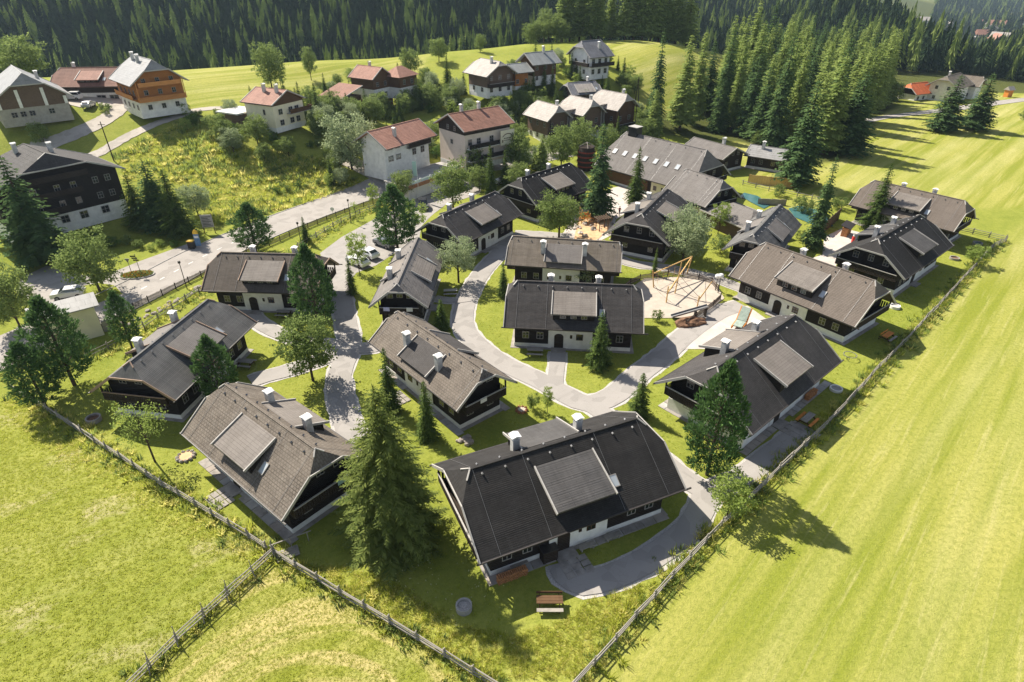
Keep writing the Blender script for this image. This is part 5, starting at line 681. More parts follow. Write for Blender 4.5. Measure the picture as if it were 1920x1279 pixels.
# substation hut by the road
h_=thing('substation_hut','tall cream substation hut with light ribbed roof beside the road','hut',(*PT['hut'],0),R(38)); MB().box(-3.1,3.1,-1.7,1.7,0,4.6).build('wall','plaster_cream',h_); MB().prism([(-3.7,-2.3,4.35),(3.7,-2.3,4.35),(3.7,0,5.3),(-3.7,0,5.3)],(0,0,.14)).prism([(-3.7,2.3,4.35),(3.7,2.3,4.35),(3.7,0.02,5.3),(-3.7,.02,5.3)],(0,0,.14)).build('roof','roof_tin',h_); MB().box(3.11,3.16,-.6,.6,0,2.1).build('door','timber_brown',h_); MB().box(3.2,4.2,-.9,-.3,0,1.5).build('switch_box','plaster_grey',h_)
# ------------------------------------------------------------------ vegetation
def qmesh(name,V,mats=None,tri=False):
    """V: (n,k,3) separate quads/triangles"""
    n,k,_=V.shape; me=bpy.data.meshes.new(name); me.vertices.add(n*k); me.vertices.foreach_set('co',V.astype(np.float32).ravel())
    me.loops.add(n*k); me.loops.foreach_set('vertex_index',np.arange(n*k,dtype=np.int32)); me.polygons.add(n); me.polygons.foreach_set('loop_start',np.arange(0,n*k,k,dtype=np.int32)); me.update(); return me
def norm(v): return v/np.maximum(np.linalg.norm(v,axis=-1,keepdims=True),1e-9)
def cards(c,d,u,l,w):
    """leaf-shaped cards: centre c, long axis d, side u, length l, width w"""
    l=l[:,None];w=w[:,None]; return np.stack([c-d*l*.5,c+u*w*.5+d*l*.05,c+d*l*.5,c-u*w*.5+d*l*.05],1)
def rdir(rg,n): return norm(rg.normal(size=(n,3)))
def spruce(seed,h,r,whorl,nb,step=.34,droop=.32,gap=.0,base=.06,fine=1.,power=.9,card=.5,wr=.32):
    rg=np.random.default_rng(seed); B=[]; z=base*h
    while z<h*.985:
        f=z/h; L0=r*(1-f)**power*(1.0 if f>.12 else .72+f*2.3); k=max(4,int(nb*(.55+.45*(1-f))))
        for a in rg.random()*6.28+np.arange(k)*6.283/k+rg.normal(0,.22,k):
            if rg.random()<gap: continue
            L=L0*rg.uniform(.70,1.16)+.12; m=max(2,int(L/step)); t=(np.arange(m)+rg.random())/m; t=np.clip(t,0.05,1)
            d=np.array([math.cos(a),math.sin(a),0]); s=np.array([-d[1],d[0],0]); up=np.array([0,0,1.])
            zz=z+rg.normal(0,.08*whorl)+L*(.16*t-(droop+.16)*t*t+.07*t**4)*(1 if f<.8 else .1)+ (f>.8)*L*.5*t
            p=d[None]*(L*t)[:,None]+up[None]*zz[:,None]
            wd=(.30*L*(1-t)**.7+.14)*card*2*fine
            for sd in(-1,1):
                q=norm(d[None]*.75+s[None]*sd*rg.uniform(.6,1.2,(m,1))-up[None]*rg.uniform(.15,.7,(m,1))); ln=wd*rg.uniform(.7,1.25,m); sdv=norm(np.cross(q,up[None]+rg.normal(0,.3,(m,3))))
                B.append(cards(p+q*ln[:,None]*.42,q,sdv,ln,ln*rg.uniform(.75,1.25,m)*wr))
            q=norm(d[None]*.9-up[None]*.5+rg.normal(0,.25,(m,3))); ln=(.24+.16*L*(1-t))*rg.uniform(.8,1.3,m)*fine; B.append(cards(p-up[None]*.06,q,norm(np.cross(q,rdir(rg,m))),ln*1.25,ln*wr*1.2))
        z+=whorl*rg.uniform(.75,1.25)
    m=14; B.append(cards(np.stack([rg.normal(0,.03,m),rg.normal(0,.03,m),h*.97+rg.random(m)*h*.035],1),norm(np.stack([rg.normal(0,.5,m),rg.normal(0,.5,m),np.ones(m)],1)),rdir(rg,m),np.full(m,.35),np.full(m,.1)))
    V=np.concatenate(B); tk=MB(); tk.tube((0,0,-.4),(0,0,h*.5),r*.055+.09,r*.035+.05,7).tube((0,0,h*.5),(0,0,h*.97),r*.035+.05,.02,6); return tk.mesh('trunk'),qmesh('crown',V),h,r
def pine(seed,h,r,n=330,tuft=15,loose=0.,low=.10):
    rg=np.random.default_rng(seed); B=[]; tk=MB(); tk.tube((0,0,-.4),(0,0,h*.55),.20,.13,7).tube((0,0,h*.55),(0,0,h*.95),.13,.03,6)
    for i in range(n):
        f=(i+rg.random())/n; zf=low+(1-low)*f; prof=math.sin(math.pi*min(1,(zf-low)/(1-low)*.80+.20))**.75*(1 if zf<.75 else (1-(zf-.75)/.27)**.6 if zf<1.02 else 0)
        a=i*2.399963+rg.normal(0,.35); rr=r*max(.06,prof)*rg.uniform(.62 if loose==0 else .35,1.08); c=np.array([math.cos(a)*rr,math.sin(a)*rr,zf*h+rg.normal(0,.05*h/10)])
        d0=norm(np.array([math.cos(a)*.8,math.sin(a)*.8,.95+.5*zf])); k=tuft; d=norm(d0[None]+rg.normal(0,.55,(k,3))); ln=rg.uniform(.26,.50,k)*(.75+r/6)
        B.append(cards(c[None]+d*ln[:,None]*.5+rg.normal(0,.12,(k,3)),d,norm(np.cross(d,rdir(rg,k))),ln,ln*.30))
        if i%9==0: tk.tube((0,0,c[2]-rr*.35),tuple(c),.045,.02,4)
    return tk.mesh('trunk'),qmesh('crown',np.concatenate(B)),h,r
def broad(seed,h,r,clumps=110,per=46,leafs=.30,crown=.30,lobes=6,spread=.62,open_=.0,trunk=.16,up=0.,squash=1.):
    rg=np.random.default_rng(seed); B=[]; tk=MB(); ch=h*(1-crown); cz=h*crown+ch*.48; tk.tube((0,0,-.4),(0,0,h*crown+.15*h),trunk,trunk*.72,7).tube((0,0,h*crown+.1*h),(0,0,h*.8),trunk*.7,trunk*.15,6)
    LB=[(np.array([0,0,cz+ch*.08]),np.array([r*.66,r*.66,ch*.42])),(np.array([0,0,cz-ch*.12]),np.array([r*.78,r*.78,ch*.30]))]
    for i in range(lobes*2):
        a=i*2.4+rg.normal(0,.3); e=-.75+1.5*(i+.5)/(lobes*2); q=math.sqrt(max(.12,1-e*e*.95)); c=np.array([math.cos(a)*r*.56*q,math.sin(a)*r*.56*q,cz+e*ch*.40]); LB.append((c,np.array([r*.40,r*.40,ch*.19])*rg.uniform(.8,1.25)))
        if i%2==0: tk.tube((0,0,max(h*crown*.9,c[2]-r*.6)),tuple(c),trunk*.4,trunk*.12,5)
    for i in range(int(clumps*1.35)):
        c,s=LB[int(rg.integers(len(LB)))]; d=rdir(rg,1)[0]; p=c+d*s*rg.uniform(.72,1.05)*squash
        if rg.random()<open_ or p[2]<h*crown*.8: continue
        k=int(per*.8); off=rg.normal(0,1,(k,3))*np.array([spread,spread,spread*.7])*r/3.2*.50; dd=norm(off+d[None]*.6+np.array([0,0,.25+up])); ld=norm(dd+rg.normal(0,.8,(k,3))); ln=leafs*.85*rg.uniform(.65,1.35,k)
        B.append(cards(p[None]+off,ld,norm(np.cross(ld,rdir(rg,k))),ln,ln*rg.uniform(.55,.85,k)))
    return tk.mesh('trunk'),qmesh('crown',np.concatenate(B)),h,r
VAR={}
def reg(kind,gens,leafm,bark='bark'):
    VAR[kind]=[]
    for tk,cr,h,r in gens: tk.materials.append(M[bark]); cr.materials.append(M[leafm]); VAR[kind].append((tk,cr,h,r))
reg('hero',[spruce(1,16,4.9,.36,12,.21,.24,fine=1.05,power=.66,base=.03,card=.46,gap=.05,wr=.27)],'needle_hero')
reg('spruce',[spruce(11+i,10,2.35,.30,11,.26,[.30,.2,.38,.25][i],base=.05,power=.78,fine=1.15) for i in range(4)],'needle')
reg('spruceL',[spruce(21+i,18,3.8,.50,10,.50,[.3,.36,.24][i],base=.07,fine=1.3,card=.6,power=.68,wr=.44) for i in range(3)],'needle_dark')
VF=None
reg('larch',[spruce(31+i,20,4.0,.50,10,.52,.12,gap=.08,base=.10,fine=1.45,power=.60,card=.62,wr=.44) for i in range(3)],'needle_larch')
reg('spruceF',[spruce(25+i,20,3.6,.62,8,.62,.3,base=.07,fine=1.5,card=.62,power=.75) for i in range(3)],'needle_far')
reg('pine',[pine(41,10,2.6,480,15),pine(42,10,2.6,480,15),pine(43,10,2.6,420,16,.4,.16)],'needle_pine')
reg('maple',[broad(51,8,3.3,150,46,crown=.17),broad(52,8,3.3,150,44,crown=.2,open_=.08),broad(53,8,3.3,140,46,crown=.14,lobes=7)],'leaf_green')
reg('round',[broad(61,7.5,3.0,120,50,.24,.24,7,.5)],'leaf_silver')
reg('willow',[broad(71,8,3.6,150,52,.30,.12,8,.62,up=.2),broad(72,8,3.6,140,52,.30,.10,8,.62,up=.2)],'leaf_silver')
reg('young',[broad(81,6.5,2.0,80,40,.24,.22,5,.6,.08,.08),broad(82,6.5,2.0,76,40,.24,.22,5,.6,.1,.08)],'leaf_light')
reg('sparse',[broad(91,7.4,2.6,46,34,.22,.36,6,.8,.1,.11)],'leaf_light')
reg('shrub',[broad(101+i,2.4,1.3,46,44,.16,.03,6,.75,trunk=.05) for i in range(3)],'leaf_green')
reg('shrubL',[broad(111,2.4,1.3,46,44,.16,.03,6,.75,trunk=.05)],'leaf_light'); reg('shrubD',[broad(112,2.4,1.3,46,44,.16,.03,6,.75,trunk=.05)],'leaf_dark')
NAME={'hero':'spruce_tree','spruce':'spruce_tree','spruceL':'spruce_tree','spruceF':'spruce_tree','larch':'larch_tree','pine':'pine_tree','maple':'leafy_tree','round':'leafy_tree','willow':'willow_tree','young':'leafy_tree','sparse':'leafy_tree','shrub':'bush','shrubL':'bush','shrubD':'bush'}
tr_=random.Random(5)
def plant(kind,x,y,h,r,label,group,z=None):
    if kind=='spruce' and h>12: kind='spruceL'
    if kind=='shrub' and group: kind=tr_.choice(['shrub','shrub','shrubL','shrubD'])
    if group and ('grove' in group or 'forest edge' in group): label=(('towering ' if h>22 else 'short ' if h<16 else 'mid-height ') if 'grove' in group else ('taller ' if h>13.5 else 'shorter '))+('broad ' if r>3.7 else 'slim ')+label
    tk,cr,h0,r0=tr_.choice(VAR[kind]); o=thing(NAME[kind],label,'bush' if 'shrub' in kind else 'tree',(x,y,(zat(x,y) if z is None else z)-.05),tr_.random()*6.28,group or None); sc=r/r0
    for n_,m_ in(('trunk',tk),('crown',cr)):
        q=obj(n_,m_,None,o); pk=.86 if kind=='pine' else 1.; q.scale=(pk*sc*tr_.uniform(.93,1.07),pk*sc*tr_.uniform(.93,1.07),h/h0)
    return o
for k_,l,g,Q in TREES:
    for x,y,h,r in Q: plant(k_,x,y,h,r,l,g)
# far forest: the front trees singly, the mass as one object per slope
def farcone(seed,h=22,r=3.3,tiers=11,pts=9):
    rg=random.Random(seed); mb=MB(); mb.tube((0,0,-2),(0,0,h*.5),.3,.2,4)
    for i in range(tiers):
        f=i/tiers; z0=h*(.10+.88*f); z1=z0+h*.15*(1-f*.35); rr=r*(1-f)**.85+.2; a0=rg.random()*6
        k=len(mb.v); mb.v.append((0,0,min(z1,h)))
        for j in range(pts*2):
            a=a0+math.pi*j/pts; q=rr*(rg.uniform(.8,1.35) if j%2==0 else rg.uniform(.30,.52)); mb.v.append((math.cos(a)*q,math.sin(a)*q,z0-(.9 if j%2==0 else -.5)+rg.uniform(-.25,.25)))
        for j in range(pts*2): mb.f.append((k,k+1+j,k+1+(j+1)%(pts*2))); mb.m.append(0)
    return mb.mesh('far_conifer')
src=bpy.data.collections.new('forest_source')
for i in range(5):
    m_=farcone(i,20+2*(i%3),3.6+.3*i); m_.materials.append(M['needle_far'] if i!=2 else M['needle_larch']); o=bpy.data.objects.new('far_conifer',m_); src.objects.link(o)
def scatterer(coll):
    ng=bpy.data.node_groups.new('scatter','GeometryNodeTree'); ng.interface.new_socket('Geometry',in_out='INPUT',socket_type='NodeSocketGeometry'); ng.interface.new_socket('Geometry',in_out='OUTPUT',socket_type='NodeSocketGeometry')
    N=ng.nodes; L=ng.links; a=N.new('NodeGroupInput'); b=N.new('NodeGroupOutput'); ci=N.new('GeometryNodeCollectionInfo'); ci.inputs['Collection'].default_value=coll; ci.inputs['Separate Children'].default_value=True; ci.inputs['Reset Children'].default_value=True
    ip=N.new('GeometryNodeInstanceOnPoints'); ip.inputs['Pick Instance'].default_value=True; rv=N.new('FunctionNodeRandomValue'); rv.data_type='FLOAT_VECTOR'; rv.inputs['Max'].default_value=(.0,.0,6.28)
    na=N.new('GeometryNodeInputNamedAttribute'); na.data_type='FLOAT_VECTOR'; na.inputs['Name'].default_value='scl'
    L.new(a.outputs[0],ip.inputs['Points']); L.new(ci.outputs[0],ip.inputs['Instance']); L.new(rv.outputs['Value'],ip.inputs['Rotation']); L.new(na.outputs['Attribute'],ip.inputs['Scale']); L.new(ip.outputs[0],b.inputs[0]); return ng
def stuff(name,label,cat,P,scl,ng):
    m_=bpy.data.meshes.new(name); m_.vertices.add(len(P)); m_.vertices.foreach_set('co',np.asarray(P,np.float32).ravel()); at=m_.attributes.new('scl','FLOAT_VECTOR','POINT'); at.data.foreach_set('vector',np.asarray(scl,np.float32).ravel()); m_.update()
    o=bpy.data.objects.new(name,m_); C.objects.link(o); md=o.modifiers.new('scatter','NODES'); md.node_group=ng; tag(o,label,cat); o['kind']='stuff'; return o
NGF=scatterer(src)
def grid_pts(x0,x1,y0,y1,sp,seed,keep):
    rg=np.random.default_rng(seed); gx,gy=np.meshgrid(np.arange(x0,x1,sp),np.arange(y0,y1,sp)); p=np.stack([gx.ravel(),gy.ravel()],1)+rg.uniform(-.46,.46,(gx.size,2))*sp; p=p[keep(p[:,0],p[:,1])]; return np.column_stack([p,zfun(p[:,0],p[:,1])-.3])
fw=lambda x,y,m=90:(np.abs(x)<y*.885+m)
A1=grid_pts(-430,96,286,600,4.1,1,lambda x,y:fw(x,y)&(y>288+np.clip(x,-60,120)*.32)&(x<92+(y-330)*.10))
near=A1[np.argsort(A1[:,1]+.0*A1[:,0])]; nI=near[:,1]<300; 
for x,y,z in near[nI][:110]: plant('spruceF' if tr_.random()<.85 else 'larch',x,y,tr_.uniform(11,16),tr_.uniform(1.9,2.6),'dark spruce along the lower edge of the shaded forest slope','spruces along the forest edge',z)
def mass(name,label,P,seed,smin=.38,smax=.78):
    rg=np.random.default_rng(seed); s=rg.uniform(smin,smax,len(P)); return stuff(name,label,'forest',P,np.stack([s*rg.uniform(.85,1.15,len(P)),s*rg.uniform(.85,1.15,len(P)),s*rg.uniform(.9,1.15,len(P))],1),NGF)
rest=np.concatenate([near[nI][110:],near[~nI]])
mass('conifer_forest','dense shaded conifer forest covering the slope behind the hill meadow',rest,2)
A2=grid_pts(96,560,330,1050,5.2,3,lambda x,y:fw(x,y)&(x<.66*y)&(x>60+(y-330)*.10)&(((x-315)/48)**2+((y-740)/110)**2>1)&~((y<400)&(x<130)))
mass('conifer_forest','conifer forest filling the middle valley behind the grove',A2,4,.5,.95)
A3=grid_pts(225,900,262,980,5.0,5,lambda x,y:fw(x,y)&(x>.66*y)&~((x<y*.66+40)&(y<330)))
mass('conifer_forest','sunlit conifer forest on the slope beyond the country road',A3,6,.45,.85)
A4=grid_pts(500,2600,1000,2500,17,7,lambda x,y:(np.abs(x-.8*y)<y*.2)&(zfun(x,y)<500)&~((y>1500)&(np.sin(x*.011+y*.004)+np.sin(y*.013)>1.0))&(np.hypot(x-820,y-1180)>60))
mass('conifer_forest','hazy far woodland around the distant valley town',A4,8,.8,1.5)
for i,(x,y) in enumerate([(690,1010),(735,1060),(700,1120),(790,1130),(830,1200),(770,1220),(880,1180),(905,1290),(760,1330),(960,1420),(850,1440),(1010,1330),(640,905),(660,930)]):
    z=zat(x,y)-.5; o=thing('town_house',['white house with pale roof in the distant valley town','white house with red roof in the distant valley town'][i%3==0],'house',(x,y,z),i*.9,'houses of the distant valley town'); s_=1.6
    MB().box(-6*s_,6*s_,-4.5*s_,4.5*s_,0,8*s_).build('wall','plaster',o); MB().prism([(-7*s_,-5.4*s_,7.8*s_),(-7*s_,5.4*s_,7.8*s_),(-7*s_,0,12*s_)],(14*s_,0,0)).build('roof','roof_red' if i%3==0 else 'roof_white',o)
# ------------------------------------------------------------------ fences
def resample(P,sp):
    P=[Vector((*p,0)) for p in P]; L=[0]
    for a,b in zip(P,P[1:]): L.append(L[-1]+(b-a).length)
    n=max(1,round(L[-1]/sp)); out=[]
    for i in range(n+1):
        s=L[-1]*i/n; k=max(0,min(len(P)-2,next((j for j in range(len(L)-1) if L[j+1]>=s-1e-6),len(P)-2))); out.append(P[k].lerp(P[k+1],(s-L[k])/max(1e-6,L[k+1]-L[k])))
    return out
fr=random.Random(3)
POST=[]
for i in range(3):
    mb=MB(); mb.tube((0,0,-.3),(fr.uniform(-.04,.04),fr.uniform(-.03,.03),1.18),.065,.055,6).tube((.11,.02,-.3),(.05,-.02,1.30),.05,.045,6); POST.append(mb.mesh('post')); POST[-1].materials.append(M['timber_grey'])
RAIL=MB().tube((0,0,0),(1,0,0),.055,.045,6).mesh('rail'); RAIL.materials.append(M['timber_grey'])
PP=[MB().tube((0,0,-.3),(.05*math.cos(i),.06,1.75),.06,.03,6).tube((.1,-.5,-.1),(0,0,1.2),.045,.04,5).mesh('post') for i in range(2)]
for q in PP: q.materials.append(M['timber_grey'])
def rail_between(parent,a,b,name='rail',me=RAIL,th=1.):
    d=b-a; o=obj(name,me,None,parent,a); o.rotation_mode='QUATERNION'; o.rotation_quaternion=d.to_track_quat('X','Z'); o.scale=(d.length,th,th); return o
for k_,(P,sp,l) in FENW.items():
    pts=resample(P,sp); o0=pts[0]; fo=thing('rail_fence',l,'fence',(o0.x,o0.y,zat(o0.x,o0.y)))
    base=Vector((o0.x,o0.y,zat(o0.x,o0.y))); hs=(.30,.62,.94) if k_ not in('stream','stream2','pasture') else (.45,.9); prev=None
    for p in pts:
        q=Vector((p.x+fr.uniform(-.05,.05),p.y+fr.uniform(-.05,.05),zat(p.x,p.y)))-base
        po=obj('post',fr.choice(PP if k_=='spur' else POST),None,fo,q,fr.random()*.6); po.scale=(1,1,fr.uniform(.92,1.08))
        if prev is not None:
            for h in hs: 
                j=Vector((fr.uniform(-.05,.05),fr.uniform(-.05,.05),h+fr.uniform(-.05,.05))); j2=Vector((fr.uniform(-.05,.05),fr.uniform(-.05,.05),h+fr.uniform(-.05,.05))); d=(q-prev).normalized()*.18
                rail_between(fo,prev+j-d,q+j2+d,th=fr.uniform(.9,1.25))
        prev=q
PICK=MB().box(-.04,.04,-.012,.012,.08,.92).mesh('picket'); PICK.materials.append(M['timber_grey'])
for k_,(P,l) in PICW.items():
    pts=resample(P,2.3); o0=pts[0]; base=Vector((o0.x,o0.y,zat(o0.x,o0.y))); fo=thing('picket_fence',l,'fence',tuple(base)); prev=None
    for p in pts:
        q=Vector((p.x,p.y,zat(p.x,p.y)))-base; MB().box(-.06,.06,-.06,.06,-.3,1.05).build('post','timber_dark',fo,q)
        if prev is not None:
            d=q-prev; a=math.atan2(d.y,d.x); mb=MB(); n=int(d.length/.15)
            for i in range(n):
                c_=prev+d*((i+.5)/n); e=Vector((math.cos(a),math.sin(a),0)); nn=Vector((-e.y,e.x,0)); hh=.86+fr.uniform(-.03,.03)
                mb.prism([c_-e*.045-nn*.01+Vector((0,0,.06)),c_+e*.045-nn*.01+Vector((0,0,.06)),c_+e*.045+nn*.01+Vector((0,0,.06)),c_-e*.045+nn*.01+Vector((0,0,.06))],(0,0,hh))
            k=mb.build('picket_panel','timber_barn',fo); k['kind']='stuff'
            for h in(.28,.72): rail_between(fo,prev+Vector((0,0,h)),q+Vector((0,0,h)),th=.7)
        prev=q
# plank bridge and handrail over the ditch at the fence corner
x,y=PT['bridge']; b=thing('plank_bridge','small plank footbridge with handrail beside the meeting fences','bridge',(x,y,0),R(28))
for i in range(5): MB().box(-.9,.9,-.55+i*.23,-.35+i*.23,.10,.16).build('plank','timber_grey',b)
for i in range(3): MB().box(-1.0+i*1.4,-.92+i*1.4,.62,.70,0,1.05).build('post','timber_grey',b)
MB().beam((-1.2,.66,1.05),(2.2,.66,1.05),.08,.06).build('handrail','timber_grey',b)
# screens round the pool
def screen(label,P,h,mat,n=None,gap=.02):
    (x0,y0),(x1,y1)=P; d=Vector((x1-x0,y1-y0,0)); a=math.atan2(d.y,d.x); o=thing('plank_screen',label,'screen',(x0,y0,0),a); n=n or int(d.length/.5); w_=d.length/n
    for i in range(n): MB().box(i*w_,(i+1)*w_-gap,-.04,.04,0,h*fr.uniform(.97,1.03)).build('plank',mat,o)
    for x in(0,d.length/2,d.length): MB().box(x-.07,x+.07,.045,.16,0,h+.05).build('post','timber_dark',o)
def gp(a,b): return (a,b)
screen('tall plank screen between pool terrace and courtyard',((55.3,104.5),(62.0,112.5)),2.2,'timber_barn'); screen('grey plank screen on the pool bank',((49.5,120.8),(54.8,120.2)),1.2,'timber_grey'); screen('new wooden plank screen before the tin roofed cottage',((52.0,134.8),(60.5,131.4)),1.9,'timber_new')
# ------------------------------------------------------------------ street furniture and garden things
def picnic(label,pt,rz,top='timber_grey',seat='timber_grey',one=False):
    o=thing('picnic_table',label,'picnic table',(*pt,0),rz)
    for i in range(3): MB().box(-1.,1.,-.36+i*.245,-.13+i*.245,.70,.745).build('table_board',top,o)
    for s in((-1,) if one else(-1,1)):
        MB().box(-1.,1.,s*.72-.15,s*.72+.15,.42,.465).build('seat',seat,o)
    if one:
        MB().box(-1.,1.,.50,.54,.75,.98).build('backrest',top,o)
    for sx in(-.75,.75):
        for sy in(-1,1): MB().beam((sx,sy*.22,.70),(sx,sy*.68,0),.07,.09).build('leg','timber_brown',o)
        MB().beam((sx,-.75,.39),(sx,.75,.39),.06,.09).build('cross_beam','timber_brown',o)
picnic('brown topped picnic table with one pale bench in the shade of the near-black roof',PT['bench1'],0.,'timber_brown','timber_grey',True)
picnic('picnic table with two orange benches beside the gravel path of the pale dormer chalet',PT['bench2'],R(42),'timber_grey','orange'); picnic('picnic table with orange top and pale bench beside the taupe roofed chalet',PT['bench3'],R(38),'orange','timber_grey',True)
picnic('grey picnic table on the lawn before the arched door of the fork-facing chalet',PT['bench4'],R(-5)); picnic('grey picnic table beside the white bench of the chalet by the tall stone pine',PT['bench5'],R(-3)); picnic('grey picnic table behind the egg-shaped stone pine',PT['bench6'],R(-10)); picnic('pale garden table on the lawn beside the washing balcony chalet',PT['bench7'],R(5),'trim','trim')
def rockring(label,pt,r,mat,h=.35,n=12,fill='gravel',name='stone_ring',cat='stone ring'):
    o=thing(name,label,cat,(*pt,0))
    for i in range(n):
        a=6.283*i/n; MB().ball((r*math.cos(a),r*math.sin(a),h*.4),r*3.4/n*fr.uniform(.8,1.1),r*3.0/n*fr.uniform(.8,1.1),h*.65,7,4,.3,fr).build('stone',mat,o)
    MB().tube((0,0,0),(0,0,h*.55),r*.92,r*.92,18).build('filling',fill,o)
def tub(label,pt,r,h,mat,fill,group=None):
    o=thing('round_tub',label,'tub',(*pt,0)); MB().ring((0,0),r*.80,r,0,h,24).build('rim',mat,o); MB().tube((0,0,0),(0,0,h*.55),r*.81,r*.81,24).build('filling',fill,o)
tub('concrete well ring filled with gravel in the shade by a flowering bush',PT['ring1'],.62,.55,'concrete','gravel'); tub('dark ring planter under the great spruce',PT['ring2'],.6,.5,'stone','soil'); tub('white round water trough behind the pale dormer chalet',PT['ring3'],.7,.3,'plaster','concrete'); tub('stone ring planter between the ribbed roof chalet and the rail fence',PT['ring4'],.75,.5,'stone','soil'); tub('pale round trough at the gable of the taupe roofed chalet',PT['ring5'],.7,.4,'plaster','gravel'); tub('round stone trough beside the field corner tree',PT['ring6'],.75,.45,'stone','water'); tub('flat dark tub on the lawn of the black roof chalet',PT['ring7'],.75,.35,'timber_grey','soil')
rockring('fire ring of pale stones in the rough grass by the scalloped chalet',PT['fire1'],.75,'slab',.3,11,'sandorange'); rockring('fire ring of rust stones beside the loop path bush',PT['fire2'],.55,'rust',.3,9,'sandfine')
def pile(name,label,pt,n,r,mat,sz,cat):
    o=thing(name,label,cat,(*pt,0))
    for i in range(n):
        a=fr.random()*6.28;d=r*math.sqrt(fr.random()); s=sz*fr.uniform(.6,1.25); MB().ball((d*math.cos(a),d*math.sin(a),s*.4),s,s*fr.uniform(.7,1),s*.75,7,5,.35,fr).build('stone' if mat!='soil' else 'clod',mat,o)
pile('rock_pile','heap of pale rocks on the lawn below the mottled shingle chalet',PT['rocks1'],14,.8,'slab',.32,'rocks')
s_=thing('soil_heap','brown soil heap beside the slide','soil',(*PT['soil'],0),R(15)); MB().ball((0,0,0),2.4,1.2,.75,18,8,.35,fr).build('heap','soil',s_)
for i in range(16): MB().ball((fr.uniform(-2.2,2.2),fr.uniform(-1.1,1.1),.25),.25,.22,.2,6,4,.4,fr).build('clod','soil',s_)
o=thing('hoop','thin metal hoop leaning by the corner of the pale dormer chalet','hoop',(*PT['hoop'],.0)); MB().ring((0,0),.72,.78,.5,.56,24).build('ring','metal',o)
for a in(0,2.1,4.2): MB().tube((.75*math.cos(a),.75*math.sin(a),0),(.75*math.cos(a),.75*math.sin(a),.5),.025,.025,5).build('leg','metal',o)
# firewood stacks
def woodstack(label,pt,rz,L=2.2,h=.75,rows=5):
    o=thing('firewood_stack',label,'firewood',(*pt,0),rz); n=int(L/.17)
    for j in range(rows):
        for i in range(n):
            x=-L/2+(i+.5*(j%2))*.17; MB().tube((x,-.25+fr.uniform(-.04,.04),.09+j*.15),(x,.25,.09+j*.15),.075,.075,6).build('log','firewood',o)
woodstack('firewood stack under the eaves of the near-black roof chalet',PT['wood1'],R(24),2.6)
c24=HP['H2']; v=Vector((math.cos(R(41.6)),math.sin(R(41.6)),0)); nrm=Vector((math.sin(R(41.6)),-math.cos(R(41.6)),0)); q=Vector((c24[0],c24[1],0))+v*5.6+nrm*4.95; woodstack('firewood stack under the eaves of the pale dormer chalet',(q.x,q.y),R(41.6),2.2)
x,y=PT['bin2']; o=thing('bin_store','dark timber bin cupboard beside the door of the near-black roof chalet','cupboard',(x-.1,y+.3,0),R(24)); MB().box(-.65,.65,-.5,.5,0,1.35).build('body','timber_dark',o); MB().box(-.72,.72,-.58,.55,1.35,1.42).build('lid','gutter',o)
for i,(dx,dy,rz) in enumerate(((1.6,.5,0),(3.9,1.55,0),(-2.5,-1.3,0))):
    o=thing('wall_bench','grey slab bench against the wall of the near-black roof chalet','bench',(PT['bin2'][0]+dx+1.6*(i<2),PT['bin2'][1]+dy+.75,0),R(24),'slab benches of the near-black roof chalet'); MB().box(-.75,.75,-.25,.25,.36,.44).build('seat','timber_grey',o); MB().box(-.6,-.48,-.2,.2,0,.36).build('leg','stone',o); MB().box(.48,.6,-.2,.2,0,.36).build('leg','stone',o)
# stepping slabs along the fronts of the near chalets
for k_ in('H1','H2','H7','H9'):
    cx,cy,yaw,Lr,Le,W,hr,he,fh=HP[k_]; o=bpy.data.objects.new('paving',None); C.objects.link(o); struct(o); o.location=(cx,cy,0); o.rotation_euler=(0,0,R(yaw)); gx=Le/2-1.3; gy=W/2-1.15
    x=-gx-.5
    while x<gx+.4:
        l=fr.uniform(.7,1.5)
        for s in(-1,1):
            if not(-2.9<x<-.4 and s<0): MB().box(x,x+l-.06,s*(gy+.5)-.40,s*(gy+.5)+.42,.03,.075+fr.uniform(0,.02)).build('paving_slab',fr.choice(['slab','stone','concrete']),o)
        x+=l
    for i in range(9): 
        a,b=i%3,i//3; MB().box(-2.7+a*.85+fr.uniform(0,.05),-2.7+a*.85+.78,-gy-2.9+b*.6,-gy-2.9+b*.6+.53,.03,.085+fr.uniform(0,.015)).build('paving_slab','stone',o)
# washing on balconies
def onhouse(k_,x,y): 
    cx,cy,yaw=HP[k_][:3]; c_,s_=math.cos(R(yaw)),math.sin(R(yaw)); return (cx+c_*x-s_*y,cy+s_*x+c_*y)
for k_,x,y,mt,l in(('H8',-8.36,1.6,'towel','lilac towel hung over the gable balcony of the narrow chalet'),('H9',8.55,-.4,'white','white cloth hung over the gable balcony of the mottled chalet'),('H7',8.35,1.2,'teal','turquoise towel on the shaded balcony of the scalloped chalet'),('H8',-8.36,-1.4,'white','white shirt hung on the balcony rail of the narrow chalet')):
    p=onhouse(k_,x,y); o=tag(MB().box(-.045,.045,-.4,.4,-.5,.05).build('towel',mt,None,(*p,3.60),R(HP[k_][2])),l,'towel')
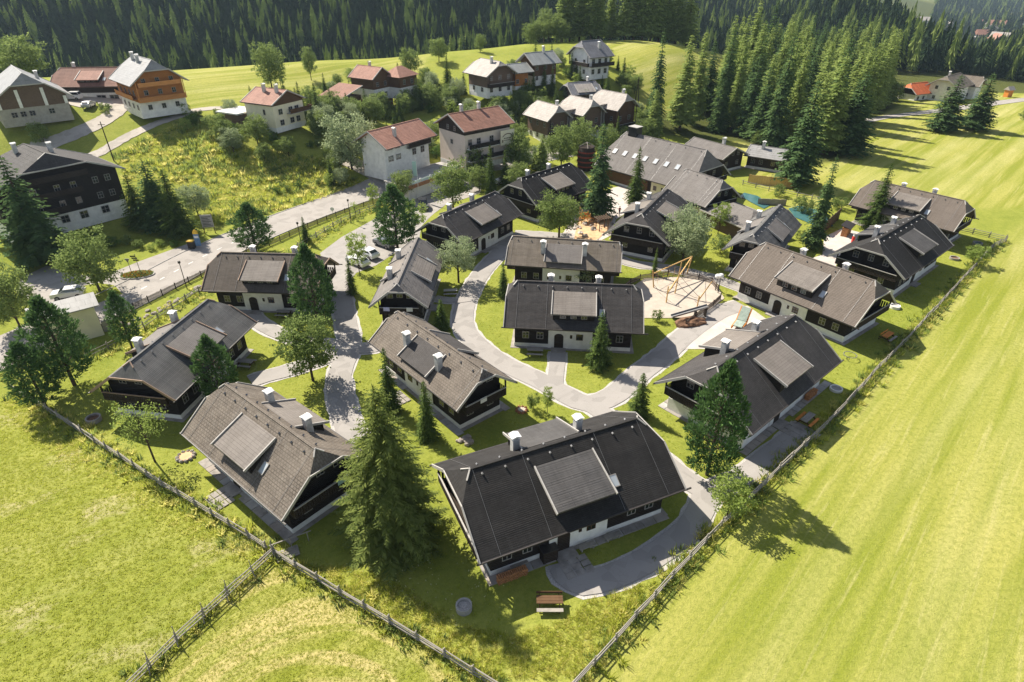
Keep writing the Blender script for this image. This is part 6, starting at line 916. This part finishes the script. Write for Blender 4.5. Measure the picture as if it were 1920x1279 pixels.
# lamps and poles
def lamp(label,pt,h=4.2,head='square'):
    o=thing('street_lamp',label,'lamp',(*pt,zat(*pt))); MB().tube((0,0,0),(0,0,h),.07,.05,8).build('pole','gutter',o)
    if head=='square': MB().box(-.14,.14,-.14,.14,h,h+.35).build('lamp_head','gutter',o)
    else: MB().ball((0,0,h+.25),.42,.42,.36,12,8).build('lamp_head','white',o)
lamp('slim black lamp post on the verge beside the brown chalet',PT['lamp1']); lamp('slim black lamp post beside the little spruce at the car park',PT['lamp2']); lamp('slim black lamp post between road fence and stream fence',PT['lamp3']); lamp('white globe lamp beside the playground, taller of two',PT['lamp4'],2.6,'globe'); lamp('white globe lamp beside the playground, lower of two',PT['lamp5'],2.1,'globe')
o=thing('traffic_sign','round traffic sign on a post above the road fence','sign',(*PT['rsign'],0)); MB().tube((0,0,0),(0,0,2.4),.035,.035,6).build('post','metal',o); MB().tube((0,-.03,2.1),(0,-.06,2.1),.36,.36,16).build('disc','white',o); MB().ring((0,0),0,.01,0,.01,3)
x,y=PT['board']; o=thing('notice_board','pale hiking notice board on two posts beside the hay meadow','sign',(x,y,zat(x,y)),R(8)); MB().box(-1.,1.,-.04,.04,1.2,3.5).build('panel','trim',o)
for s in(-.9,.9): MB().box(s-.06,s+.06,.05,.16,0,3.7).build('post','timber_brown',o)
for i in range(7): MB().box(-.8,.8-.25*(i%3),-.055,-.045,1.4+i*.28,1.5+i*.28).build('text_line','gutter',o)
x,y=PT['totem']; o=thing('banner_sign','tall rounded advertising banner, yellow top over blue','sign',(x,y,zat(x,y)),R(5)); MB().box(-.45,.45,-.04,.04,.5,2.6).build('panel','blue',o); MB().prism([(-.45,-.04,2.61),(.45,-.04,2.61),(.38,-.04,3.1),(.1,-.04,3.4),(-.2,-.04,3.35),(-.42,-.04,3.0)],(0,.08,0)).build('top','yellow',o); MB().box(-.35,.35,-.05,-.042,1.9,2.3).build('logo','white',o); MB().tube((0,.06,0),(0,.06,3.2),.05,.05,6).build('post','metal',o)
x,y=PT['bin']; o=thing('waste_bin','black waste bin at the end of the bus bay','bin',(x,y,.05)); MB().box(-.5,.5,-.4,.4,0,1.3).build('body','black',o); MB().box(-.56,.56,-.46,.46,1.3,1.45).build('lid','yellow',o)
x,y=PT['flag']; o=thing('flag_pole','tall pole with long turquoise flag at the car park entrance','flag',(x,y,0)); MB().tube((0,0,0),(0,0,8.2),.06,.04,8).build('pole','white',o); MB().prism([(-.05,0,7.4),(-.9,.12,7.3),(-.85,.2,4.4),(-.05,0,4.3)],(0,.03,0)).build('banner','teal',o)
x,y=PT['barrier']; o=thing('barrier','yellow wooden barrier rail across the side road','barrier',(x,y,zat(x,y)),R(8)); MB().box(-2.6,2.6,-.05,.05,.85,1.0).build('rail','yellow',o); MB().box(-2.6,2.6,-.05,.05,.35,.48).build('rail','yellow',o)
for s in(-2.5,0,2.5): MB().box(s-.07,s+.07,.06,.16,0,1.1).build('post','yellow',o)
x,y=PT['utilpole']; o=thing('utility_pole','leaning wooden utility pole below the hill lane','pole',(x,y,zat(x,y))); MB().tube((0,0,-.3),(-.25,.1,8.),.13,.09,8).build('pole','timber_dark',o); MB().beam((-.9,.1,7.4),(.5,.1,7.4),.1,.1).build('cross_arm','timber_dark',o)
for i,(x,y) in enumerate((PT['poles'],)):
    o=thing('utility_pole','paired wooden utility poles on the knoll beside the terrace houses','pole',(x,y,zat(x,y)))
    for s in(0,1.1): MB().tube((s,0,-.3),(.5,0,7.5),.12,.09,7).build('pole','timber_dark',o)
x,y=PT['kiosk']; o=thing('wood_kiosk','small red-brown timber shrine by the country road','shrine',(x,y,zat(x,y)),R(20)); MB().box(-1.2,1.2,-.9,.9,0,2.6).build('body','orange',o); MB().prism([(-1.6,-1.3,2.6),(-1.6,1.3,2.6),(-1.6,0,3.9)],(3.2,0,0)).build('roof','roof_white',o)
# flower island
x,y=PT['flower']; o=thing('flower_bed','raised flower island with red and yellow blooms in the road junction','flower bed',(x,y,0),R(12)); MB().ring((0,0),1.25,1.5,0,.22,22).build('kerb','concrete',o).scale=(1.7,1,1); rg=np.random.default_rng(9)
n=420; a=rg.random(n)*6.283;rr=np.sqrt(rg.random(n)); P=np.stack([np.cos(a)*rr*2.3,np.sin(a)*rr*1.3,.25+rg.random(n)*.45*(1.2-rr)],1); d=norm(rg.normal(size=(n,3))+np.array([0,0,.8])); ln=rg.uniform(.12,.26,n); P0=P
m_=qmesh('blooms',cards(P,d,norm(np.cross(d,rdir(rg,n))),ln,ln*.8)); m_.materials.append(M['flower_red']); obj('blooms',m_,None,o)['kind']='stuff'
n2=1600; a=rg.random(n2)*6.283;rr=np.sqrt(rg.random(n2)); P=np.stack([np.cos(a)*rr*2.35,np.sin(a)*rr*1.35,.2+rg.random(n2)*.42*(1.2-rr)],1); d=norm(rg.normal(size=(n2,3))+np.array([0,0,.8])); ln=rg.uniform(.12,.26,n2); m_=qmesh('foliage',cards(P,d,norm(np.cross(d,rdir(rg,n2))),ln*1.2,ln)); m_.materials.append(M['leaf_green']); obj('foliage',m_,None,o)['kind']='stuff'
for sx,hh,mt in((-.9,2.6,'metal'),(.5,3.4,'timber_grey')):
    q=thing('direction_sign',{-.9:'grey triangular give-way sign in the flower island',.5:'wooden signpost with arms in the flower island'}[sx],'sign',(x+sx,y+.2,.2)); MB().tube((0,0,0),(0,0,hh),.05,.04,6).build('post','timber_grey',q)
    if mt=='metal': MB().prism([(-.4,-.05,hh),(.4,-.05,hh),(0,-.05,hh-.7)],(0,.03,0)).build('plate','metal',q)
    else:
        for i in range(3): MB().box(-.75+i*.15,.1+i*.15,-.08,-.05,hh-.5-i*.32,hh-.28-i*.32).build('arm','timber_dark',q)
# playground
pl=thing('climbing_frame','leaning timber pole climbing frame with ropes on the sand','playground',(*PT['p2'],0)); B0=Vector((*PT['p2'],0)); bases={k:Vector((*PT[k],0))-B0 for k in('p1','p2','p3','p4','p5','p6')}
TOP={'p1':(-.5,.1,2.9),'p2':(0,.1,2.6),'p3':(.4,.3,4.9),'p4':(1.8,.5,2.9),'p5':(.5,.2,3.0),'p6':(.05,0,2.1)}; tops={}
for k,b in bases.items():
    tops[k]=b+Vector(TOP[k]); MB().tube(b-Vector((0,0,.2)),tops[k],.10,.08,8).build('pole','timber_new',pl)
MB().tube(bases['p2']+Vector((0,0,1.6)),tops['p5'],.10,.09,7).build('pole','timber_new',pl); MB().tube(tops['p1']*.9,tops['p5'],.09,.09,7).build('beam','timber_new',pl)
def rope(a,b,sag=.4,r=.028):
    mb=MB(); prev=a
    for i in range(1,9): 
        s=i/8; q=a.lerp(b,s)-Vector((0,0,sag*4*s*(1-s))); mb.tube(prev,q,r,r,4); prev=q
    mb.build('rope','rubber',pl)
for a,b,sg_ in((bases['p1']+Vector((0,0,.5)),bases['p2']+Vector((0,0,1.9)),.5),(bases['p2']+Vector((0,0,2.2)),bases['p3']+Vector((0,0,2.2)),.5),(bases['p3']+Vector((.1,0,2)),bases['p4']+Vector((0,0,.5)),.5),(tops['p3'],tops['p4'],.1),(tops['p3'],tops['p1'],.1),(tops['p3'],tops['p5'],.1),(bases['p3']+Vector((0,0,3.4)),bases['p6']+Vector((0,0,2)),.1),(bases['p5']+Vector((0,0,1)),bases['p1']+Vector((0,0,1.2)),.3),(bases['p5']+Vector((0,0,2)),bases['p1']+Vector((0,0,2.2)),.3)): rope(a,b,sg_)
mb=MB()
for i in range(6):
    a=bases['p1'].lerp(bases['p5'],(i+.5)/6); mb.tube(a+Vector((0,0,.5)),a+Vector((0,0,2.2)),.02,.02,4)
mb.build('rope_net','timber_new',pl)
x,y=PT['slide']; o=thing('slide','long grey metal slide beside the soil heap','slide',(x,y,0),R(8)); MB().prism([(-2.8,-.3,.25),(2.2,-.3,1.5),(2.2,.3,1.5),(-2.8,.3,.25)],(0,0,.06)).build('chute','metal',o)
for s in(-1,1): MB().beam((-2.8,s*.32,.4),(2.2,s*.32,1.65),.05,.24).build('side','metal',o)
for xx in(2.0,.6): MB().box(xx-.06,xx+.06,-.35,.35,0,1.5 if xx>1 else 1.0).build('support','timber_dark',o)
x,y=PT['playhouse']; o=thing('deck_lounger','orange timber garden lounger with green-grey cushion panels on the concrete yard','lounger',(x,y,.08),R(55))
MB().prism([(-1.9,-.7,.3),(.2,-.7,.3),(1.8,-.7,2.0),(1.5,-.7,2.2),(0,-.7,.75),(-1.9,-.7,.65)],(0,.12,0)).build('side','orange',o); MB().prism([(-1.9,.62,.3),(.2,.62,.3),(1.8,.62,2.0),(1.5,.62,2.2),(0,.62,.75),(-1.9,.62,.65)],(0,.12,0)).build('side','orange',o); simple('cushion',(.30,.36,.31),.9,.1)
MB().prism([(-1.7,-.56,.62),(-.05,-.56,.70),(-.05,.6,.70),(-1.7,.6,.62)],(0,0,.12)).build('cushion','cushion',o); MB().prism([(.05,-.56,.75),(1.5,-.56,2.1),(1.5,.6,2.1),(.05,.6,.75)],(-.08,0,.10)).build('cushion','cushion',o)
# rock garden in the square
for i in range(46):
    a=fr.random()*6.28; d=math.sqrt(fr.random()); x=PT['rockA'][0]+2.2+d*math.cos(a)*6.3; y=PT['rockA'][1]+.8+d*math.sin(a)*5.6
    s=fr.uniform(.22,.62); o=thing('boulder','rounded pale boulder in the rock garden of the square','boulder',(x,y,0),fr.random()*6,'boulders of the rock garden'); MB().ball((0,0,s*.35),s,s*.75,s*.7,8,6,.35,fr).build('stone',fr.choice(['slab','stone','paving']),o)
x,y=PT['pa']; o=thing('pergola','little timber pergola in the rock garden','pergola',(x-.5,y+1.2,0),R(25))
for sx in(-.9,.9):
    for sy in(-.6,.6): MB().tube((sx,sy,0),(sx,sy,2.3),.09,.08,7).build('post','timber_brown',o)
for i in range(6): MB().beam((-1.2+i*.48,-1.,2.4),(-1.2+i*.48,1.,2.4),.12,.12).build('rafter','timber_barn',o)
x,y=PT['rockA']; o=thing('play_tower','small orange timber play tower with slide in the rock garden','playground',(x+.2,y+6.0,0),R(10))
for sx in(-.8,.8):
    for sy in(-.7,.7): MB().tube((sx,sy,0),(sx,sy,2.8 if sx<0 else 2.0),.09,.08,7).build('post','timber_new',o)
MB().box(-.85,.85,-.75,.75,1.0,1.1).build('platform','orange',o); MB().prism([(.85,-.3,1.05),(2.6,-.3,.2),(2.6,.3,.2),(.85,.3,1.05)],(0,0,.07)).build('slide','orange',o)
for s in(-.75,.75): MB().box(-.8,.8,s-.03,s+.03,1.15,1.7).build('rail','orange',o)
x,y=PT['barrel']; o=thing('barrel_tower','giant wooden barrel with red hoops beside the lodge','barrel',(x,y,0)); mb=MB(); pr=[(0,1.75),(1.2,2.0),(2.8,2.08),(4.2,1.95),(5.3,1.7)]
for (z0,r0),(z1,r1) in zip(pr,pr[1:]): mb.tube((0,0,z0),(0,0,z1),r0,r1,18)
mb.build('staves','timber_dark',o)
for z_,r_ in((.9,1.98),(2.0,2.1),(3.1,2.12),(4.1,2.02)): MB().ring((0,0),r_,r_+.06,z_,z_+.3,22).build('hoop','plaster_red',o)
for i in range(4): MB().beam((0,0,6.3),(1.9*math.cos(i*1.57),1.9*math.sin(i*1.57),5.3),.12,.12).build('rafter','timber_grey',o)
x,y=PT['ext']; o=thing('red_dispenser','red dispenser post with white top in the courtyard','post',(x,y,0)); MB().box(-.18,.18,-.18,.18,0,1.1).build('body','red',o); MB().ball((0,0,1.3),.2,.2,.22).build('top','white',o)
x,y=PT['crate']; o=thing('wood_store','dark roofed firewood store against the plank screen','store',(x,y,0),R(50)); MB().box(-1.4,1.4,-.5,.5,0,1.6).build('logs','firewood',o); MB().prism([(-1.7,-.9,1.6),(1.7,-.9,1.6),(1.7,.8,2.0),(-1.7,.8,2.0)],(0,0,.1)).build('roof','gutter',o)
# stream stones
cs=catmull([(-52.5,71.5),(-49.2,78.2),(-45.6,85.5)],1.2)
for i,c_ in enumerate(cs):
    for j in range(2):
        s=fr.uniform(.25,.6); o=thing('stream_stone','pale flat stone lining the stream between the two fences','stone',(c_.x+fr.uniform(-1.1,1.1),c_.y+fr.uniform(-.8,.8),0),fr.random()*6,'stones lining the stream'); MB().ball((0,0,.12),s,s*.8,s*.4,8,5,.35,fr).build('stone','slab',o)
# ------------------------------------------------------------------ cars
def car_meshes(van=False):
    hb=1.0 if not van else 1.15; hr_=1.48 if not van else 1.85; prof=[(-2.1,.35),(-2.12,.8),(-2.0,hb),(-1.05,hb+.06),(-.3,hr_),(1.15 if not van else 1.7,hr_-.02),(1.9 if not van else 2.05,hb+.1),(2.12,.85),(2.1,.35)]
    body=[(x,.88,z) for x,z in prof]; mb=MB(); mb.prism([(x,-.80 if z>hb+.1 else -.88,z) for x,z in prof],(0,1.76,0)); me_=mb.mesh('body')
    for v in me_.vertices:
        if v.co.z>hb+.1: v.co.y*=.82
    g=MB(); 
    xf=-.92; xr=1.05 if not van else 1.6
    for s in(-1,1): g.prism([(-.80,s*.80,hb+.10),(-.28,s*.735,hr_-.10),(xr,s*.735,hr_-.10),(xr+.45,s*.80,hb+.12)],(0,s*.03,0))
    g.prism([(-1.0,-.70,hb+.09),(-1.0,.70,hb+.09),(-.36,.64,hr_-.05),(-.36,-.64,hr_-.05)],(-.03,0,.03)); g.prism([(1.80 if not van else 2.0,-.66,hb+.16),(1.80 if not van else 2.0,.66,hb+.16),(1.22 if not van else 1.76,.62,hr_-.06),(1.22 if not van else 1.76,-.62,hr_-.06)],(.03,0,.03))
    w=MB().tube((0,-.11,0),(0,.11,0),.33,.33,14).mesh('wheel'); w.materials.append(M['rubber']); rim=MB().tube((0,-.125,0),(0,.125,0),.19,.19,10).mesh('rim'); rim.materials.append(M['metal']); gl=g.mesh('windows'); gl.materials.append(M['carglass']); hl=MB().box(-.03,.03,-.17,.17,-.08,.08).mesh('headlight'); hl.materials.append(M['white']); return me_,gl,w,rim,hl
CM={v:car_meshes(v) for v in(False,True)}
def car(label,pt,rz,paint,van=False,z=None):
    x,y=pt; o=thing('parked_car',label,'car',(x,y,(zat(x,y) if z is None else z)+.10),rz); b_,g_,w_,r_,h_=CM[van]; b2=b_.copy(); b2.materials.append(M[paint]); obj('body',b2,None,o); obj('windows',g_,None,o)
    for sx in(-1.3,1.3):
        for sy in(-.82,.82): q=obj('wheel',w_,None,o,(sx,sy,.33)); obj('rim',r_,None,q)
    for sy in(-.6,.6): obj('headlight',h_,None,o,(-2.12,sy,.72))
    for sy in(-.6,.6): k=obj('tail_light',h_,None,o,(2.12,sy,.8))
car('silver car parked on the side street behind the substation hut',PT['car1'],R(20),'car_silver'); car('white van beside the old barn, front one of two',PT['car2'],R(8),'car_white',True); car('white van beside the old barn, rear one of two',(PT['car3'][0],PT['car3'][1]+2.4),R(8),'car_white',True); car('silver car on the farmyard beside the shrubs',PT['car4'],R(-80),'car_silver'); car('white car at the car park fence under the light green ash',PT['car5'],R(-38),'car_white'); car('white car half hidden by the ash at the car park fence',PT['car6'],R(-38),'car_white'); car('dark grey car under the loose dark pine',PT['car7'],R(-38),'car_grey'); car('black van at the car park entrance',PT['car8'],R(100),'car_black',True); car('white car behind the black roof chalet, nearest the narrow dark spruce',PT['car9'],R(15),'car_white'); car('white car behind the black roof chalet, nearest the avenue',PT['car10'],R(15),'car_white')
# ------------------------------------------------------------------ the walker in the square
def person(label,pt,rz):
    J=[(0,0,.95,.13),(0,0,1.15,.125),(0,0,1.38,.15),(0,0,1.50,.06),(0,0,1.58,.075),(0,0.01,1.70,.095),(.10,0,.90,.10),(.11,-.10,.50,.07),(.11,.02,.10,.05),(.11,-.12,.05,.045),(-.10,0,.90,.10),(-.11,.12,.50,.07),(-.11,.22,.12,.05),(-.11,.10,.06,.045),(.20,0,1.40,.065),(.24,.06,1.14,.05),(.22,-.08,.92,.035),(-.20,0,1.40,.065),(-.24,-.06,1.14,.05),(-.22,-.18,.95,.035)]
    E_=[(0,1),(1,2),(2,3),(3,4),(4,5),(0,6),(6,7),(7,8),(8,9),(0,10),(10,11),(11,12),(12,13),(2,14),(14,15),(15,16),(2,17),(17,18),(18,19)]
    m_=bpy.data.meshes.new('body'); m_.from_pydata([j[:3] for j in J],E_,[]); o=bpy.data.objects.new('body',m_); C.objects.link(o); md=o.modifiers.new('skin','SKIN'); 
    for i,j in enumerate(J): m_.skin_vertices[0].data[i].radius=(j[3],j[3])
    m_.skin_vertices[0].data[0].use_root=True; o.modifiers.new('sub','SUBSURF').levels=1; o.modifiers['sub'].render_levels=1
    bpy.context.view_layer.update(); dg=bpy.context.evaluated_depsgraph_get(); me2=bpy.data.meshes.new_from_object(o.evaluated_get(dg)); bpy.data.objects.remove(o)
    for k in('skin','cloth_red','cloth_dark'): me2.materials.append(M[k])
    for p in me2.polygons:
        z=p.center.z; p.material_index=1 if .98<z<1.47 and abs(p.center.x)<.28 else 2 if .12<z<=.98 and abs(p.center.x)<.19 else 0
    root=thing('person',label,'person',(*pt,.03),rz); obj('body',me2,None,root,smooth=True); MB().ball((0,.03,1.76),.105,.115,.10,10,6).build('hair','cloth_dark',root)
person('person in dark red top and dark trousers walking across the square',PT['person'],R(150))
# ------------------------------------------------------------------ grass: uncountable tufts
def tuft(seed,n,h,sp,wd):
    rg=np.random.default_rng(seed); B=[]
    a=rg.random(n)*6.283; b=np.stack([np.cos(a),np.sin(a),np.zeros(n)],1)*rg.random((n,1))*sp; d=norm(np.stack([np.cos(a)*.55,np.sin(a)*.55,np.ones(n)],1)+rg.normal(0,.3,(n,3))); l=h*rg.uniform(.6,1.2,n); s=norm(np.cross(d,rdir(rg,n)))*wd
    return qmesh('tuft',np.stack([b-s,b+s,b+d*l[:,None]],1))
def tuftset(name,mats,args):
    cc=bpy.data.collections.new(name)
    for i,mt in enumerate(mats):
        m_=tuft(i+7*len(name),*args); m_.materials.append(M[mt]); cc.objects.link(bpy.data.objects.new(name,m_))
    return scatterer(cc)
NGL=tuftset('lawn_tuft',['grass_blade','grass_blade','grass_blade'],(9,.16,.16,.022)); NGR=tuftset('hay_tuft',['grass_blade','grass_blade','grass_dry'],(12,.42,.28,.03)); NGS=tuftset('weed_tuft',['leaf_green','leaf_light','grass_dry','grass_blade'],(14,.55,.34,.06)); NGW=tuftset('white_bloom',['flower'],(6,.10,.05,.05))
houses=[(v[0],v[1],R(v[2]),v[4]/2,v[5]/2) for v in HP.values()]
from mathutils import kdtree
pathc=[(c_.x,c_.y,wd/2+.25) for P,wd in RIBW.values() for c_ in catmull(P,.8)]+[(c_.x,c_.y,4.3) for c_ in catmull(ROADW['main'][0],1.5)]
kd=kdtree.KDTree(len(pathc)); [kd.insert((a,b,0),i) for i,(a,b,_) in enumerate(pathc)]; kd.balance()
def clear(p,ov=.4):
    k=np.ones(len(p),bool)
    for cx,cy,a,l,w_ in houses:
        dx=(p[:,0]-cx)*math.cos(a)+(p[:,1]-cy)*math.sin(a); dy=-(p[:,0]-cx)*math.sin(a)+(p[:,1]-cy)*math.cos(a); k&=~((np.abs(dx)<l-.5)&(np.abs(dy)<w_-.35))
    for q in('carpark','entrance','square','sand','terrace','court','junction','pool','pool2','rockbed'): k&=~inpoly(p[:,0],p[:,1],AREAW[q])
    idx=np.where(k)[0]
    for i in idx:
        co,j,d=kd.find((p[i,0],p[i,1],0))
        if d<pathc[j][2]+.1: k[i]=False
    return k
rg=np.random.default_rng(77)
def sow(poly,n,seed):
    P=np.array(poly); lo,hi=P.min(0),P.max(0); q=np.random.default_rng(seed).uniform(lo,hi,(n,2)); return q[inpoly(q[:,0],q[:,1],P)]
def fin(name,label,p,ng,s0,s1,cat='grass'):
    s=rg.uniform(s0,s1,len(p)); return stuff(name,label,cat,np.column_stack([p,zfun(p[:,0],p[:,1])]),np.stack([s,s,s*rg.uniform(.7,1.3,len(p))],1),ng)
vil=[(-2,23.9),(4.6,23.9),(84.6,99.8),(80,105),(62,118),(30,112),(0,118),(-30,104),(-46,86),(-57,62),(-56,57),(-20,34.4)]
p=sow(vil,60000,1); side=79.98*(p[:,1]-fy)-75.98*(p[:,0]-fx); p=p[side>20]; p=p[clear(p)]; fin('lawn_grass','short green grass of the lawns between the chalets',p,NGL,.4,.95)
p=np.concatenate([sow(ZONEW['roughn'],9000,2),sow(ZONEW['roughw'],3500,3),sow(ZONEW['dry'],9000,4)]); p=p[clear(p)]; fin('tall_grass','tall seeding grass along the rail fences',p,NGR,.3,.75)
p=sow(ZONEW['hay'],38000,5); p=p[clear(p)]; fin('hay_grass','tall yellow-green hay grass on the hillside meadow',p,NGR,.3,.7); p=sow(ZONEW['hay'],5200,15); p=p[clear(p)]; fin('meadow_weeds','leafy weeds among the hay grass of the hillside',p[rg.random(len(p))<(.3+.7*(np.sin(p[:,0]*.35)+np.sin(p[:,1]*.28+1)>.3))],NGS,.8,2.2,'weeds')
p=sow(ZONEW['pasture'],52000,6); p=p[(p[:,0]>-62)&(p[:,1]>14)]; fin('pasture_grass','short lumpy grass of the left pasture',p,NGL,.45,1.05)
p=sow(ZONEW['bottom'],26000,7); fin('pasture_grass','short mown grass of the pasture below the fence corner',p,NGL,.3,.7)
def along(P,sp,off,seed,k):
    g=np.random.default_rng(seed); c_=catmull(P,sp); q=np.array([(v.x,v.y) for v in c_]); q=np.repeat(q,k,0); return q+g.normal(0,off,(len(q),2))
p=np.concatenate([along(FENW['right'][0][1:],.6,.55,1,7),along(FENW['left'][0],.6,.6,2,6),along(FENW['bottom'][0],.6,.5,3,6),along(FENW['spur'][0],.6,.4,4,5),along(FENW['stream'][0],.7,1.,5,8),along(FENW['stream2'][0],.7,1.,6,8)]); fin('fence_weeds','dark weeds and uncut grass under the rail fences',p,NGS,.5,1.25,'weeds')
p=np.concatenate([sow(ZONEW['roughn'],420,9),sow([(-16,32),(-6,26),(0,32),(-6,42)],380,10)]); fin('wild_flowers','tiny white meadow flowers in the rough grass',p+0,NGW,.5,1.0,'flowers')
# ------------------------------------------------------------------ air
t=NT('air'); t.t.nodes.remove(t.b); v=t.n('ShaderNodeVolumePrincipled'); v.inputs['Color'].default_value=(.62,.80,1,1); v.inputs['Density'].default_value=.00009; v.inputs['Anisotropy'].default_value=.25; t.l(v.outputs[0],t.out.inputs['Volume'])
zmin=float(vz.min())-2; zmax=float(vz.max())+34
hz_=MB().box(float(vx.min())-9,float(vx.max())+9,float(vy.min())-9,float(vy.max())+9,zmin,zmax).build('haze','air'); struct(hz_,'stuff'); hz_['label']='thin bluish summer haze filling the valley'; hz_['category']='haze'
